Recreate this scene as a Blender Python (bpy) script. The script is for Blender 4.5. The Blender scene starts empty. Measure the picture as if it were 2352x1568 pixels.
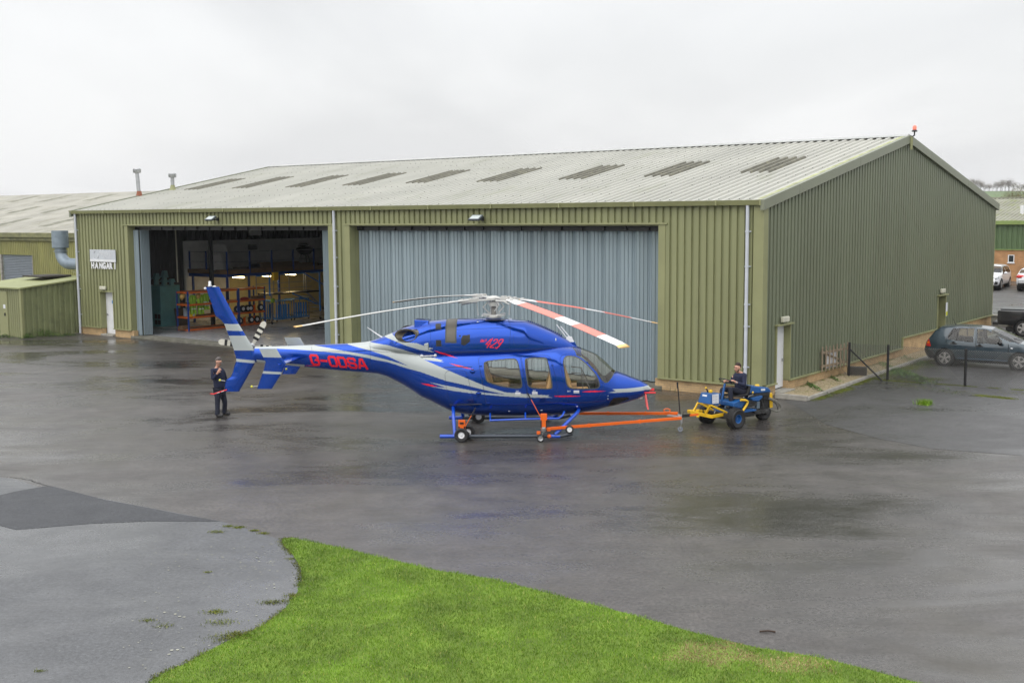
import bpy, bmesh, math, random
import numpy as np
from mathutils import Matrix, Vector
random.seed(7)
PI=math.pi
C=bpy.context.scene.collection
# ---------------------------------------------------------------- camera
sc=bpy.context.scene
CF,CP,CR,CH=2648.15,0.1073,-0.0071,5.8          # focal (in px of a 2352 px wide picture), pitch, roll, height
cam=bpy.data.cameras.new('camera'); camo=bpy.data.objects.new('camera',cam); C.objects.link(camo)
cam.sensor_width=36; cam.lens=CF/2352*36; cam.clip_start=0.5; cam.clip_end=4000
camo.matrix_world=Matrix.Translation((0,0,CH))@Matrix.Rotation(PI/2-CP,4,'X')@Matrix.Rotation(CR,4,'Z')
sc.camera=camo
# ---------------------------------------------------------------- world, sun, exposure
SUN_EL,SUN_AZ=math.radians(48),math.radians(215)   # azimuth from +Y clockwise: behind the camera, to its left
w=bpy.data.worlds.new('World'); sc.world=w; w.use_nodes=True
nt=w.node_tree; nt.nodes.clear()
def WN(t,**k):
    n=nt.nodes.new(t)
    for a,b in k.items(): setattr(n,a,b)
    return n
out=WN('ShaderNodeOutputWorld'); bg=WN('ShaderNodeBackground'); bg.inputs[1].default_value=1.0
sky=WN('ShaderNodeTexSky',sky_type='NISHITA',sun_disc=False); sky.sun_elevation=SUN_EL; sky.sun_rotation=SUN_AZ; sky.air_density=1.5; sky.dust_density=4
skm=WN('ShaderNodeVectorMath',operation='SCALE'); skm.inputs['Scale'].default_value=0.012; nt.links.new(sky.outputs[0],skm.inputs[0])
tc=WN('ShaderNodeTexCoord'); sep=WN('ShaderNodeSeparateXYZ'); nt.links.new(tc.outputs['Generated'],sep.inputs[0])
# cloud deck coordinates: direction divided by height, so that the clouds lie in a flat layer
zz=WN('ShaderNodeMath',operation='ADD'); zz.inputs[1].default_value=0.16; nt.links.new(sep.outputs[2],zz.inputs[0])
zc=WN('ShaderNodeMath',operation='MAXIMUM'); zc.inputs[1].default_value=0.05; nt.links.new(zz.outputs[0],zc.inputs[0])
dx=WN('ShaderNodeMath',operation='DIVIDE'); dy=WN('ShaderNodeMath',operation='DIVIDE')
nt.links.new(sep.outputs[0],dx.inputs[0]); nt.links.new(zc.outputs[0],dx.inputs[1]); nt.links.new(sep.outputs[1],dy.inputs[0]); nt.links.new(zc.outputs[0],dy.inputs[1])
cmb=WN('ShaderNodeCombineXYZ'); nt.links.new(dx.outputs[0],cmb.inputs[0]); nt.links.new(dy.outputs[0],cmb.inputs[1])
n1=WN('ShaderNodeTexNoise'); n1.inputs['Scale'].default_value=0.9; n1.inputs['Detail'].default_value=5; n1.inputs['Roughness'].default_value=0.5; n1.inputs['Distortion'].default_value=0.4
mpv=WN('ShaderNodeMapping'); mpv.inputs['Location'].default_value=(3.1,1.7,0); mpv.inputs['Scale'].default_value=(0.8,0.45,1)
nt.links.new(cmb.outputs[0],mpv.inputs[0]); nt.links.new(mpv.outputs[0],n1.inputs[0])
cr=WN('ShaderNodeValToRGB'); cr.color_ramp.elements[0].position=0.36; cr.color_ramp.elements[0].color=(0.765,0.772,0.785,1)
cr.color_ramp.elements[1].position=0.60; cr.color_ramp.elements[1].color=(0.915,0.92,0.928,1)
nt.links.new(n1.outputs[0],cr.inputs[0])
# an overcast sky is brighter overhead than at the horizon
el=WN('ShaderNodeMapRange'); el.inputs[1].default_value=0.22; el.inputs[2].default_value=0.9; el.inputs[3].default_value=1.0; el.inputs[4].default_value=2.1
nt.links.new(sep.outputs[2],el.inputs[0])
ml=WN('ShaderNodeVectorMath',operation='SCALE'); nt.links.new(cr.outputs[0],ml.inputs[0]); nt.links.new(el.outputs[0],ml.inputs['Scale'])
ad=WN('ShaderNodeVectorMath',operation='ADD'); nt.links.new(ml.outputs[0],ad.inputs[0]); nt.links.new(skm.outputs[0],ad.inputs[1])
nt.links.new(ad.outputs[0],bg.inputs[0]); nt.links.new(bg.outputs[0],out.inputs[0])
sl=bpy.data.lights.new('sun','SUN'); sl.energy=1.3; sl.angle=math.radians(80); sl.color=(1,0.97,0.92)
so=bpy.data.objects.new('sun',sl); C.objects.link(so)
sdir=Vector((math.sin(SUN_AZ)*math.cos(SUN_EL),math.cos(SUN_AZ)*math.cos(SUN_EL),math.sin(SUN_EL)))
so.rotation_euler=sdir.to_track_quat('Z','Y').to_euler(); so.location=(0,0,60)
sc.view_settings.view_transform='Standard'; sc.view_settings.look='None'; sc.view_settings.exposure=0.04; sc.view_settings.gamma=1
sc.render.engine='CYCLES'
try:
    sc.cycles.max_bounces=8; sc.cycles.transparent_max_bounces=16
except Exception: pass
# ---------------------------------------------------------------- where a point of the photograph lies in the place
def ray(x,y):
    a,b=x-1176,y-784; c,s=math.cos(CR),math.sin(CR)
    X,Y=a*c+b*s,-a*s+b*c; c,s=math.cos(CP),math.sin(CP); up=-Y
    return np.array([X,CF*c+up*s,-CF*s+up*c])
O=np.array([0,0,CH])
def g(x,y,z=0):
    d=ray(x,y); return O+d*((z-CH)/d[2])
def dep(x,y,Y):
    d=ray(x,y); return O+d*(Y/d[1])
YAW=0.9186; HC=np.array([7.8788,36.1902,0])
HU=np.array([-math.sin(YAW),math.cos(YAW),0]); HW=np.array([math.cos(YAW),math.sin(YAW),0])
def hl(P): d=np.array(P)-HC; return (-(d@HU),d@HW,P[2])      # world -> hangar frame (x along the front, y into the building)
def hw(x,y,z=0): return tuple(HC-HU*x+HW*y+np.array([0,0,z]))
def F(px,py,off=0):                                            # point of the plane y=off of the hangar frame: (x,z)
    d=ray(px,py); P=O+d*(((HC+HW*off-O)@HW)/(d@HW)); q=hl(P); return q[0],q[2]
def S(px,py,x0=0):                                             # point of the plane x=x0: (y,z)
    d=ray(px,py); P=O+d*(((HC-HU*x0-O)@HU)/(d@HU)); q=hl(P); return q[1],q[2]
def gh(px,py,z=0): return hl(g(px,py,z))
def zoomf(x0,y0,s): return lambda x,y: ((x0+x*s)*.588,(y0+y*s)*.588)
Z1=zoomf(750,1050,900/2352); Z2=zoomf(1450,1120,650/2038); Z3=zoomf(2050,1120,650/2038); Z4=zoomf(1680,1500,720/2352)
Z5=zoomf(2650,1400,450/2352); Z6=zoomf(0,1750,1200/2052); ZA=zoomf(480,850,900/2352); ZB=zoomf(3150,1150,850/2352)
ZL=zoomf(0,600,700/1372); ZR=zoomf(2950,450,1050/1829); ZC=zoomf(3560,1230,440/2352); ZH=zoomf(1780,1130,340/2352); ZT=zoomf(2550,1400,250/1307)
ZD=zoomf(3600,1000,400/1792)
# ---------------------------------------------------------------- tags
def tag(o,label=None,cat=None,group=None,kind=None):
    if label: o['label']=label
    if cat: o['category']=cat
    if group: o['group']=group
    if kind: o['kind']=kind
    return o
def empty(name,loc=(0,0,0),rz=0,label=None,cat=None,group=None,parent=None):
    o=bpy.data.objects.new(name,None); C.objects.link(o); o.location=loc; o.rotation_euler=(0,0,rz); o.empty_display_size=.2
    if parent: o.parent=parent
    return tag(o,label,cat,group)
def copy_tree(o,parent=None):
    c=o.copy(); C.objects.link(c); c.parent=parent
    for ch in [q for q in bpy.data.objects if q.parent==o]: copy_tree(ch,c)
    return c
# ---------------------------------------------------------------- mesh builder
def V(*a): return np.array(a,float)
def perp(d):
    d=d/np.linalg.norm(d); a=np.array([0,0,1.]) if abs(d[2])<.9 else np.array([1.,0,0])
    s=np.cross(d,a); s/=np.linalg.norm(s); return s,np.cross(s,d)
class MB:
    def __init__(s): s.v=[]; s.f=[]; s.m=[]; s.cur=0
    def add(s,vs,fs):
        n=len(s.v); s.v+=[tuple(float(c) for c in v) for v in vs]; s.f+=[tuple(n+i for i in f) for f in fs]; s.m+=[s.cur]*len(fs); return s
    def box(s,x0,x1,y0,y1,z0,z1):
        vs=[(x,y,z) for z in (z0,z1) for y in (y0,y1) for x in (x0,x1)]
        return s.add(vs,[(0,2,3,1),(4,5,7,6),(0,1,5,4),(2,6,7,3),(0,4,6,2),(1,3,7,5)])
    def hexa(s,b,t):                                            # four bottom and four top corners, counter-clockwise from above
        return s.add(list(b)+list(t),[(3,2,1,0),(4,5,6,7),(0,1,5,4),(1,2,6,5),(2,3,7,6),(3,0,4,7)])
    def bar(s,p,q,w,h=None,side=None):
        h=h or w; p=np.array(p,float); q=np.array(q,float); d=q-p
        a,b=perp(d)
        if side is not None:
            a=np.array(side,float); a-=d*(a@d)/(d@d); a/=np.linalg.norm(a); b=np.cross(a,d/np.linalg.norm(d))
        c=[a*w/2*i+b*h/2*j for i,j in ((-1,-1),(1,-1),(1,1),(-1,1))]
        return s.add([p+k for k in c]+[q+k for k in c],[(0,1,2,3),(7,6,5,4),(0,4,5,1),(1,5,6,2),(2,6,7,3),(3,7,4,0)])
    def tube(s,pts,r,n=8,caps=True,closed=False):
        P=[np.array(p,float) for p in pts]; m=len(P); R=r if isinstance(r,(list,tuple)) else [r]*m
        vs=[];fs=[]; a=None
        for i in range(m):
            if closed: d=P[(i+1)%m]-P[i-1]
            else: d=P[min(i+1,m-1)]-P[max(i-1,0)]
            d=d/(np.linalg.norm(d)+1e-12)
            if a is None: a,b=perp(d)
            else:
                a=a-d*(a@d); a/=np.linalg.norm(a)
            b=np.cross(d,a)
            for k in range(n):
                t=2*PI*k/n; vs.append(P[i]+R[i]*(a*math.cos(t)+b*math.sin(t)))
        for i in range(m if closed else m-1):
            j=(i+1)%m
            for k in range(n):
                l=(k+1)%n; fs.append((i*n+k,i*n+l,j*n+l,j*n+k))
        if caps and not closed: fs+= [tuple(range(n))[::-1],tuple((m-1)*n+k for k in range(n))]
        return s.add(vs,fs)
    def lathe(s,prof,o=(0,0,0),ax=(0,0,1),n=24,cap=True):                # prof: (radius, height along axis)
        o=np.array(o,float); d=np.array(ax,float); d/=np.linalg.norm(d); a,b=perp(d); vs=[];fs=[]
        for r,h in prof:
            for k in range(n):
                t=2*PI*k/n; vs.append(o+d*h+max(r,1e-4)*(a*math.cos(t)-b*math.sin(t)))
        for i in range(len(prof)-1):
            for k in range(n):
                l=(k+1)%n; fs.append((i*n+k,i*n+l,(i+1)*n+l,(i+1)*n+k))
        if cap: fs+=[tuple(range(n))[::-1],tuple((len(prof)-1)*n+k for k in range(n))]
        return s.add(vs,fs)
    def ball(s,c,r,n=12,sc=(1,1,1)):
        pr=[(math.sin(PI*i/n),-math.cos(PI*i/n)) for i in range(n+1)]; k=len(s.v)
        s.lathe([(a*r,b*r) for a,b in pr],(0,0,0),(0,0,1),n*2)
        for i in range(k,len(s.v)): v=s.v[i]; s.v[i]=(v[0]*sc[0]+c[0],v[1]*sc[1]+c[1],v[2]*sc[2]+c[2])
        return s
    def prism(s,poly,p0,vec):                                   # poly: 3D points, extruded by vec
        P=[np.array(p,float) for p in poly]; n=len(P); v=np.array(vec,float)
        return s.add(P+[p+v for p in P],[tuple(range(n))[::-1],tuple(range(n,2*n))]+[(i,(i+1)%n,n+(i+1)%n,n+i) for i in range(n)])
    def build(s,name,mat,parent=None,smooth=None,bev=0,loc=None,rot=None):
        me=bpy.data.meshes.new(name); me.from_pydata(s.v,[],s.f)
        for m in (mat if isinstance(mat,(list,tuple)) else [mat]): me.materials.append(m)
        if any(s.m): me.polygons.foreach_set('material_index',s.m)
        bm=bmesh.new(); bm.from_mesh(me); bmesh.ops.recalc_face_normals(bm,faces=bm.faces) if len(s.f)<60000 and not getattr(s,'keep',0) else None; bm.to_mesh(me); bm.free()
        if smooth is not None:
            me.shade_smooth(); me.set_sharp_from_angle(angle=math.radians(smooth))
        o=bpy.data.objects.new(name,me); C.objects.link(o)
        if parent: o.parent=parent
        if loc is not None: o.location=loc
        if rot is not None: o.rotation_euler=rot
        if bev:
            b=o.modifiers.new('b','BEVEL'); b.width=bev; b.segments=2; b.limit_method='ANGLE'; b.angle_limit=math.radians(35)
        return o
# ---------------------------------------------------------------- materials
def mat(name,col,rough=.6,metal=0,var=0.12,scale=3.0,spec=None,bump=0,bscale=60,coat=0,dirt=None,em=None,ems=0,back=None,stretch=None):
    m=bpy.data.materials.new(name); m.use_nodes=True; t=m.node_tree; N=t.nodes; L=t.links; b=N['Principled BSDF']
    col=tuple(col)+(1,) if len(col)==3 else col
    b.inputs['Base Color'].default_value=col; b.inputs['Roughness'].default_value=rough; b.inputs['Metallic'].default_value=metal
    if spec is not None: b.inputs['Specular IOR Level'].default_value=spec
    if coat: b.inputs['Coat Weight'].default_value=coat; b.inputs['Coat Roughness'].default_value=.03
    if em: b.inputs['Emission Color'].default_value=tuple(em)+(1,); b.inputs['Emission Strength'].default_value=ems
    tcn=N.new('ShaderNodeTexCoord'); src=tcn.outputs['Object']
    if stretch:
        mp=N.new('ShaderNodeMapping'); mp.inputs['Scale'].default_value=stretch; L.new(src,mp.inputs[0]); src=mp.outputs[0]
    last=None
    if var:
        n=N.new('ShaderNodeTexNoise'); n.inputs['Scale'].default_value=scale; n.inputs['Detail'].default_value=6; L.new(src,n.inputs[0])
        r=N.new('ShaderNodeMapRange'); r.inputs[1].default_value=.3; r.inputs[2].default_value=.7; r.inputs[3].default_value=1-var; r.inputs[4].default_value=1+var; L.new(n.outputs[0],r.inputs[0])
        v=N.new('ShaderNodeVectorMath'); v.operation='SCALE'; v.inputs[0].default_value=col[:3]; L.new(r.outputs[0],v.inputs['Scale']); last=v.outputs[0]
        rr=N.new('ShaderNodeMapRange'); rr.inputs[3].default_value=max(0,rough-.08); rr.inputs[4].default_value=min(1,rough+.08); L.new(n.outputs[0],rr.inputs[0]); L.new(rr.outputs[0],b.inputs['Roughness'])
    if dirt:                                                    # (colour, noise scale, threshold, amount)
        n=N.new('ShaderNodeTexNoise'); n.inputs['Scale'].default_value=dirt[1]; n.inputs['Detail'].default_value=8; n.inputs['Roughness'].default_value=.65; L.new(src,n.inputs[0])
        r=N.new('ShaderNodeMapRange'); r.inputs[1].default_value=dirt[2]; r.inputs[2].default_value=dirt[2]+.18; r.inputs[4].default_value=dirt[3]; L.new(n.outputs[0],r.inputs[0])
        mx=N.new('ShaderNodeMix'); mx.data_type='RGBA'; L.new(r.outputs[0],mx.inputs['Factor'])
        if last: L.new(last,mx.inputs['A'])
        else: mx.inputs['A'].default_value=col
        mx.inputs['B'].default_value=tuple(dirt[0])+(1,); last=mx.outputs['Result']
    if back:
        ge=N.new('ShaderNodeNewGeometry'); mx=N.new('ShaderNodeMix'); mx.data_type='RGBA'; L.new(ge.outputs['Backfacing'],mx.inputs['Factor'])
        if last: L.new(last,mx.inputs['A'])
        else: mx.inputs['A'].default_value=col
        mx.inputs['B'].default_value=tuple(back)+(1,); last=mx.outputs['Result']
    if last: L.new(last,b.inputs['Base Color'])
    if bump:
        n=N.new('ShaderNodeTexNoise'); n.inputs['Scale'].default_value=bscale; n.inputs['Detail'].default_value=4; L.new(src,n.inputs[0])
        bp=N.new('ShaderNodeBump'); bp.inputs['Strength'].default_value=bump; bp.inputs['Distance'].default_value=.02; L.new(n.outputs[0],bp.inputs['Height']); L.new(bp.outputs[0],b.inputs['Normal'])
    return m
def glass(name,tint=(.8,.85,.85),rough=.02,refl=1.0):
    m=bpy.data.materials.new(name); m.use_nodes=True; t=m.node_tree; N=t.nodes; L=t.links; N.clear()
    o=N.new('ShaderNodeOutputMaterial'); tr=N.new('ShaderNodeBsdfTransparent'); tr.inputs[0].default_value=tuple(tint)+(1,)
    gl=N.new('ShaderNodeBsdfGlossy'); gl.inputs['Roughness'].default_value=rough; lw=N.new('ShaderNodeLayerWeight'); lw.inputs[0].default_value=.5; fr=N.new('ShaderNodeMath'); fr.operation='POWER'; fr.inputs[1].default_value=4; L.new(lw.outputs['Facing'],fr.inputs[0])
    mu=N.new('ShaderNodeMath'); mu.operation='MULTIPLY_ADD'; mu.inputs[1].default_value=.7; mu.inputs[2].default_value=.045*refl; mu.use_clamp=True
    ge=N.new('ShaderNodeNewGeometry'); bk=N.new('ShaderNodeMath'); bk.operation='SUBTRACT'; bk.inputs[0].default_value=1; L.new(ge.outputs['Backfacing'],bk.inputs[1])
    mm=N.new('ShaderNodeMath'); mm.operation='MULTIPLY'
    L.new(fr.outputs[0],mu.inputs[0]); L.new(mu.outputs[0],mm.inputs[0]); L.new(bk.outputs[0],mm.inputs[1])
    mx=N.new('ShaderNodeMixShader'); L.new(mm.outputs[0],mx.inputs[0]); L.new(tr.outputs[0],mx.inputs[1]); L.new(gl.outputs[0],mx.inputs[2]); L.new(mx.outputs[0],o.inputs[0])
    return m
def asphalt(name,col,var,wet,wetscale,bump,rough=(.16,.5),speck=.5,tint=None,ws=(1,1,1)):
    """wet asphalt: puddled film (smooth) and drained areas (rough), aggregate specks, fine bump"""
    m=bpy.data.materials.new(name); m.use_nodes=True; t=m.node_tree; N=t.nodes; L=t.links; b=N['Principled BSDF']
    tcn=N.new('ShaderNodeTexCoord'); src=tcn.outputs['Object']
    mp=N.new('ShaderNodeMapping'); mp.inputs['Scale'].default_value=ws; mp.inputs['Rotation'].default_value=(0,0,-.12); L.new(src,mp.inputs[0])
    def noise(s,d,r,vec,dist=0):
        n=N.new('ShaderNodeTexNoise'); n.inputs['Scale'].default_value=s; n.inputs['Detail'].default_value=d; n.inputs['Roughness'].default_value=r; n.inputs['Distortion'].default_value=dist; L.new(vec,n.inputs[0]); return n.outputs[0]
    def rng(x,a,b_,c,d):
        r=N.new('ShaderNodeMapRange'); r.inputs[1].default_value=a; r.inputs[2].default_value=b_; r.inputs[3].default_value=c; r.inputs[4].default_value=d; L.new(x,r.inputs[0]); return r.outputs[0]
    def mth(op,x,y):
        n=N.new('ShaderNodeMath'); n.operation=op
        for i,q in enumerate((x,y)):
            if isinstance(q,(int,float)): n.inputs[i].default_value=q
            else: L.new(q,n.inputs[i])
        return n.outputs[0]
    big=noise(wetscale,9,.62,mp.outputs[0],.6)
    mask=rng(big,wet-.10,wet+.10,0,1)
    mid=noise(1.3,6,.6,src); fine=noise(16,5,.8,src); grit=noise(70,3,.7,src)
    st=noise(.9,7,.7,mp.outputs[0],.8); ro=mth('ADD',mth('ADD',rng(mask,0,1,rough[0],rough[1]),rng(st,.35,.65,-.07,.09)),rng(fine,.3,.7,-.05,.08)); L.new(ro,b.inputs['Roughness'])
    v=mth('MULTIPLY',rng(big,.3,.7,1-var,1+var),rng(mid,.3,.7,1-var*.6,1+var*.6)); v=mth('MULTIPLY',v,rng(fine,.36,.64,1-speck,1+speck)); v=mth('MULTIPLY',v,rng(grit,.36,.64,1-speck*.8,1+speck*.8))
    sc_=N.new('ShaderNodeVectorMath'); sc_.operation='SCALE'; sc_.inputs[0].default_value=col; L.new(v,sc_.inputs['Scale']); last=sc_.outputs[0]
    if tint:
        tn=noise(.22,5,.6,src); mx=N.new('ShaderNodeMix'); mx.data_type='RGBA'; L.new(rng(tn,.5,.68,0,.55),mx.inputs['Factor']); L.new(last,mx.inputs['A']); mx.inputs['B'].default_value=tint+(1,); last=mx.outputs['Result']
    L.new(last,b.inputs['Base Color'])
    L.new(rng(mask,0,1,.85,.45),b.inputs['Specular IOR Level'])
    bp=N.new('ShaderNodeBump'); bp.inputs['Distance'].default_value=.012; L.new(rng(mask,0,1,bump*.25,bump),bp.inputs['Strength'])
    L.new(mth('ADD',fine,mth('ADD',mth('MULTIPLY',grit,.5),mth('MULTIPLY',noise(9,4,.6,src),1.2))),bp.inputs['Height']); L.new(bp.outputs[0],b.inputs['Normal'])
    return m
def bricks(name,c1,c2,mortar,scale=1.0):
    m=bpy.data.materials.new(name); m.use_nodes=True; t=m.node_tree; N=t.nodes; L=t.links; b=N['Principled BSDF']; b.inputs['Roughness'].default_value=.85
    tcn=N.new('ShaderNodeTexCoord'); s=N.new('ShaderNodeSeparateXYZ'); L.new(tcn.outputs['Object'],s.inputs[0])
    a=N.new('ShaderNodeMath'); a.operation='ADD'; L.new(s.outputs[0],a.inputs[0]); L.new(s.outputs[1],a.inputs[1])
    c=N.new('ShaderNodeCombineXYZ'); L.new(a.outputs[0],c.inputs[0]); L.new(s.outputs[2],c.inputs[1])
    br=N.new('ShaderNodeTexBrick'); L.new(c.outputs[0],br.inputs[0]); br.inputs['Scale'].default_value=scale
    br.inputs['Color1'].default_value=c1+(1,); br.inputs['Color2'].default_value=c2+(1,); br.inputs['Mortar'].default_value=mortar+(1,)
    br.inputs['Brick Width'].default_value=.225; br.inputs['Row Height'].default_value=.075; br.inputs['Mortar Size'].default_value=.007; br.inputs['Bias'].default_value=-.2
    n=N.new('ShaderNodeTexNoise'); n.inputs['Scale'].default_value=2.5; n.inputs['Detail'].default_value=6; L.new(tcn.outputs['Object'],n.inputs[0])
    r=N.new('ShaderNodeMapRange'); r.inputs[1].default_value=.3; r.inputs[2].default_value=.7; r.inputs[3].default_value=.78; r.inputs[4].default_value=1.15; L.new(n.outputs[0],r.inputs[0])
    v=N.new('ShaderNodeVectorMath'); v.operation='SCALE'; L.new(br.outputs[0],v.inputs[0]); L.new(r.outputs[0],v.inputs['Scale']); L.new(v.outputs[0],b.inputs['Base Color'])
    bp=N.new('ShaderNodeBump'); bp.inputs['Strength'].default_value=.5; bp.inputs['Distance'].default_value=.01; bp.invert=True; L.new(br.outputs['Fac'],bp.inputs['Height']); L.new(bp.outputs[0],b.inputs['Normal'])
    return m
M={}
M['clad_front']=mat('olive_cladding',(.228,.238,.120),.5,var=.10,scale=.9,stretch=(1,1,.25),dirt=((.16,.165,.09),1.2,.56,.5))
M['clad_side']=mat('shaded_olive_cladding',(.146,.166,.106),.45,var=.08,scale=.7,stretch=(1,1,.2),dirt=((.15,.17,.11),1.0,.58,.4))  # front wall's paint, darkened and greyed for the side's weaker light
M['clad_trim']=mat('olive_trim',(.255,.262,.13),.45,var=.08,scale=1.2,dirt=((.15,.16,.09),2.2,.6,.4))
M['verge']=mat('verge_trim',(.20,.215,.155),.4,var=.08,scale=.8)
M['roof']=mat('weathered_roof_sheet',(.43,.43,.39),.75,var=.10,scale=.5,stretch=(1,.25,1),dirt=((.32,.33,.25),.9,.54,.55))
M['rooflight']=mat('mossy_rooflight',(.15,.145,.11),.6,var=.3,scale=2,dirt=((.28,.27,.18),2.5,.55,.8))
M['ridge']=mat('ridge_cap',(.40,.41,.40),.6)
M['brick']=bricks('buff_brick',(.52,.36,.185),(.45,.30,.15),(.33,.25,.16))
M['brick2']=bricks('orange_brick',(.47,.25,.11),(.40,.205,.09),(.26,.18,.11))
M['leaf']=mat('blue_grey_door_leaf',(.265,.33,.365),.42,var=.14,scale=.7,stretch=(1,1,.2),dirt=((.30,.33,.34),3,.62,.35))
M['pipe']=mat('pale_grey_downpipe',(.52,.55,.60),.4,var=.06)
M['white']=mat('white_paint',(.72,.73,.75),.4,var=.05)
M['dark']=mat('black_rubber',(.014,.014,.015),.6,var=.2,scale=8)
M['black']=mat('black_plastic',(.012,.012,.013),.4,var=.1)
M['steel']=mat('galvanised_steel',(.42,.43,.44),.38,metal=.8,var=.12,scale=6)
M['duct']=mat('galvanised_duct',(.22,.27,.32),.42,metal=.25,var=.12,scale=4)
M['conc']=mat('concrete',(.30,.285,.25),.9,var=.2,scale=4,bump=.3,dirt=((.12,.13,.07),3,.58,.7))
M['indark']=mat('gable_and_added_lining',(.045,.047,.05),.8,var=.15)
M['inwhite']=mat('white_block_wall',(.74,.74,.72),.85,var=.08)
M['inyellow']=mat('cream_block_wall',(.68,.58,.27),.8,var=.08)
M['floor']=mat('painted_floor',(.33,.34,.36),.28,var=.06,scale=.8,spec=.5)
M['teal']=mat('teal_machine_paint',(.14,.36,.38),.5,var=.12)
M['orange']=mat('orange_powder_coat',(.80,.135,.008),.35,var=.06)
M['rack_orange']=mat('racking_orange',(.62,.13,.02),.5,var=.1)
M['rack_blue']=mat('racking_blue',(.015,.06,.28),.45,var=.1)
M['frame_blue']=mat('light_blue_frame',(.03,.22,.62),.4,var=.1)
M['wood']=mat('rough_timber',(.20,.12,.06),.85,var=.25,scale=5,stretch=(1,1,4))
M['wood_grey']=mat('weathered_timber',(.23,.18,.125),.9,var=.25,scale=9,dirt=((.09,.10,.06),5,.55,.5))
M['hivis']=mat('hi_vis_fabric',(.24,.42,.03),.8,var=.15)
M['reflect']=mat('reflective_tape',(.6,.6,.62),.4)
M['plastic_white']=mat('translucent_jerrycan',(.42,.48,.56),.4)
M['yellow']=mat('yellow_paint',(.75,.46,.015),.38,var=.08,dirt=((.3,.2,.03),7,.62,.5))
M['cartblue']=mat('tractor_blue',(.010,.085,.27),.32,var=.1,dirt=((.03,.06,.1),6,.62,.4))
M['navy']=mat('navy_fabric',(.012,.017,.045),.9,var=.25,scale=12,bump=.25,bscale=25)
M['navy2']=mat('navy_trouser',(.012,.015,.030),.9,var=.25,scale=12,bump=.25,bscale=22)
M['skin']=mat('skin',(.50,.27,.19),.55,var=.08,scale=9)
M['hair']=mat('brown_hair',(.035,.022,.016),.75,var=.3,scale=40)
M['hairgrey']=mat('greying_hair',(.12,.105,.10),.8,var=.3,scale=40)
M['shoe']=mat('black_shoe',(.02,.02,.022),.6)
M['red']=mat('red_cloth',(.72,.02,.03),.5,var=.05)
M['redstripe']=mat('red_stripe',(.80,.01,.03),.3)
M['pink']=mat('faded_red_ribbon',(.85,.16,.16),.6)
HB_=(.003,.040,.42)
M['hblue']=mat('metallic_blue_paint',(.0004,.054,.38),.17,metal=.72,var=0,coat=.6,spec=.3,back=(.30,.27,.22))
M['hsilver']=mat('silver_livery_paint',(.40,.44,.44),.28,metal=.15,var=0,coat=.8,back=(.30,.27,.22))
M['hred']=mat('red_livery_paint',(.78,.004,.02),.3,var=0,coat=.5,back=(.3,.27,.22))
M['seam']=mat('panel_gap',(.003,.008,.04),.6,var=0)
M['hglass']=glass('smoked_cabin_glass',(.93,.93,.90))
M['wsglass']=glass('windscreen_glass',(.74,.73,.66),refl=1.5)
M['gasket']=mat('grey_window_gasket',(.06,.065,.06),.5,var=0)
M['tan']=mat('tan_leather',(.52,.31,.13),.5,var=.15)
M['cabin']=mat('grey_cabin_trim',(.11,.11,.11),.7)
M['rotor']=mat('pale_grey_rotor_paint',(.52,.52,.50),.35,var=.08)
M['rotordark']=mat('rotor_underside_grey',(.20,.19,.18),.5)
M['rotorwhite']=mat('white_rotor_stripe',(.74,.74,.75),.3,var=.03)
M['rotorred']=mat('faded_red_rotor_stripe',(.86,.20,.15),.32,var=.05)
M['tipyellow']=mat('yellow_blade_tip',(.80,.50,.18),.4)
M['cream']=mat('cream_tail_blade',(.66,.64,.55),.35)
M['exhaust']=mat('heat_stained_steel',(.20,.175,.13),.38,metal=.85,var=.35,scale=7)
M['mesh']=mat('intake_screen',(.13,.12,.10),.5,metal=.4,var=.15)
M['carblue']=mat('dark_blue_car_paint',(.028,.050,.068),.25,metal=.3,var=0,coat=1,back=(.02,.02,.02))
M['carwhite']=mat('white_car_paint',(.72,.73,.75),.3,var=0,coat=.8,back=(.02,.02,.02))
M['carblack']=mat('black_truck_paint',(.006,.006,.008),.3,var=0,coat=1,back=(.01,.01,.01))
M['carglass']=glass('car_glass',(.55,.60,.60),refl=1.2)
M['alloy']=mat('silver_alloy',(.48,.46,.45),.35,metal=.6)
M['lamp_red']=mat('red_lamp_lens',(.55,.015,.01),.15,var=0,coat=1)
M['lamp_amber']=mat('amber_lamp_lens',(.75,.20,.01),.15,var=0,coat=1)
M['chrome']=mat('clear_lamp_lens',(.6,.62,.64),.12,metal=.6,var=0)
M['gravel']=mat('buff_gravel',(.36,.29,.18),.95,var=.45,scale=35,bump=1,bscale=70,dirt=((.10,.14,.03),1.4,.56,.75))
M['foliage']=mat('weed_leaf',(.06,.14,.022),.6,var=.4,scale=5)
M['moss']=mat('moss',(.105,.135,.018),.95,var=.5,scale=8,bump=.8)
M['soil']=mat('lawn_soil',(.12,.19,.02),.95,var=.4,scale=2)
M['felt']=mat('roofing_felt',(.05,.045,.04),.9,var=.25)
M['tubeblue']=mat('skid_blue_paint',(.004,.07,.52),.3,var=0,coat=.7)
M['skidgrey']=mat('dark_skid_tube',(.05,.06,.075),.3,var=.1,metal=.3)
M['hosegrey']=mat('grey_hydraulic_hose',(.17,.165,.14),.5,var=.2)
M['paper']=mat('paper_label',(.66,.68,.72),.6,var=.05)
M['ink']=mat('label_ink',(.03,.05,.16),.7,var=0)
M['grime']=mat('greasy_engine_metal',(.045,.045,.045),.5,metal=.4,var=.4,scale=9)
M['lamp_on']=mat('lit_batten',(.9,.8,.5),.5,var=0,em=(1,.78,.38),ems=22)
M['beacon_on']=mat('red_beacon_lens',(.9,.12,.08),.2,var=0,em=(1,.30,.22),ems=.6)
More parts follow.
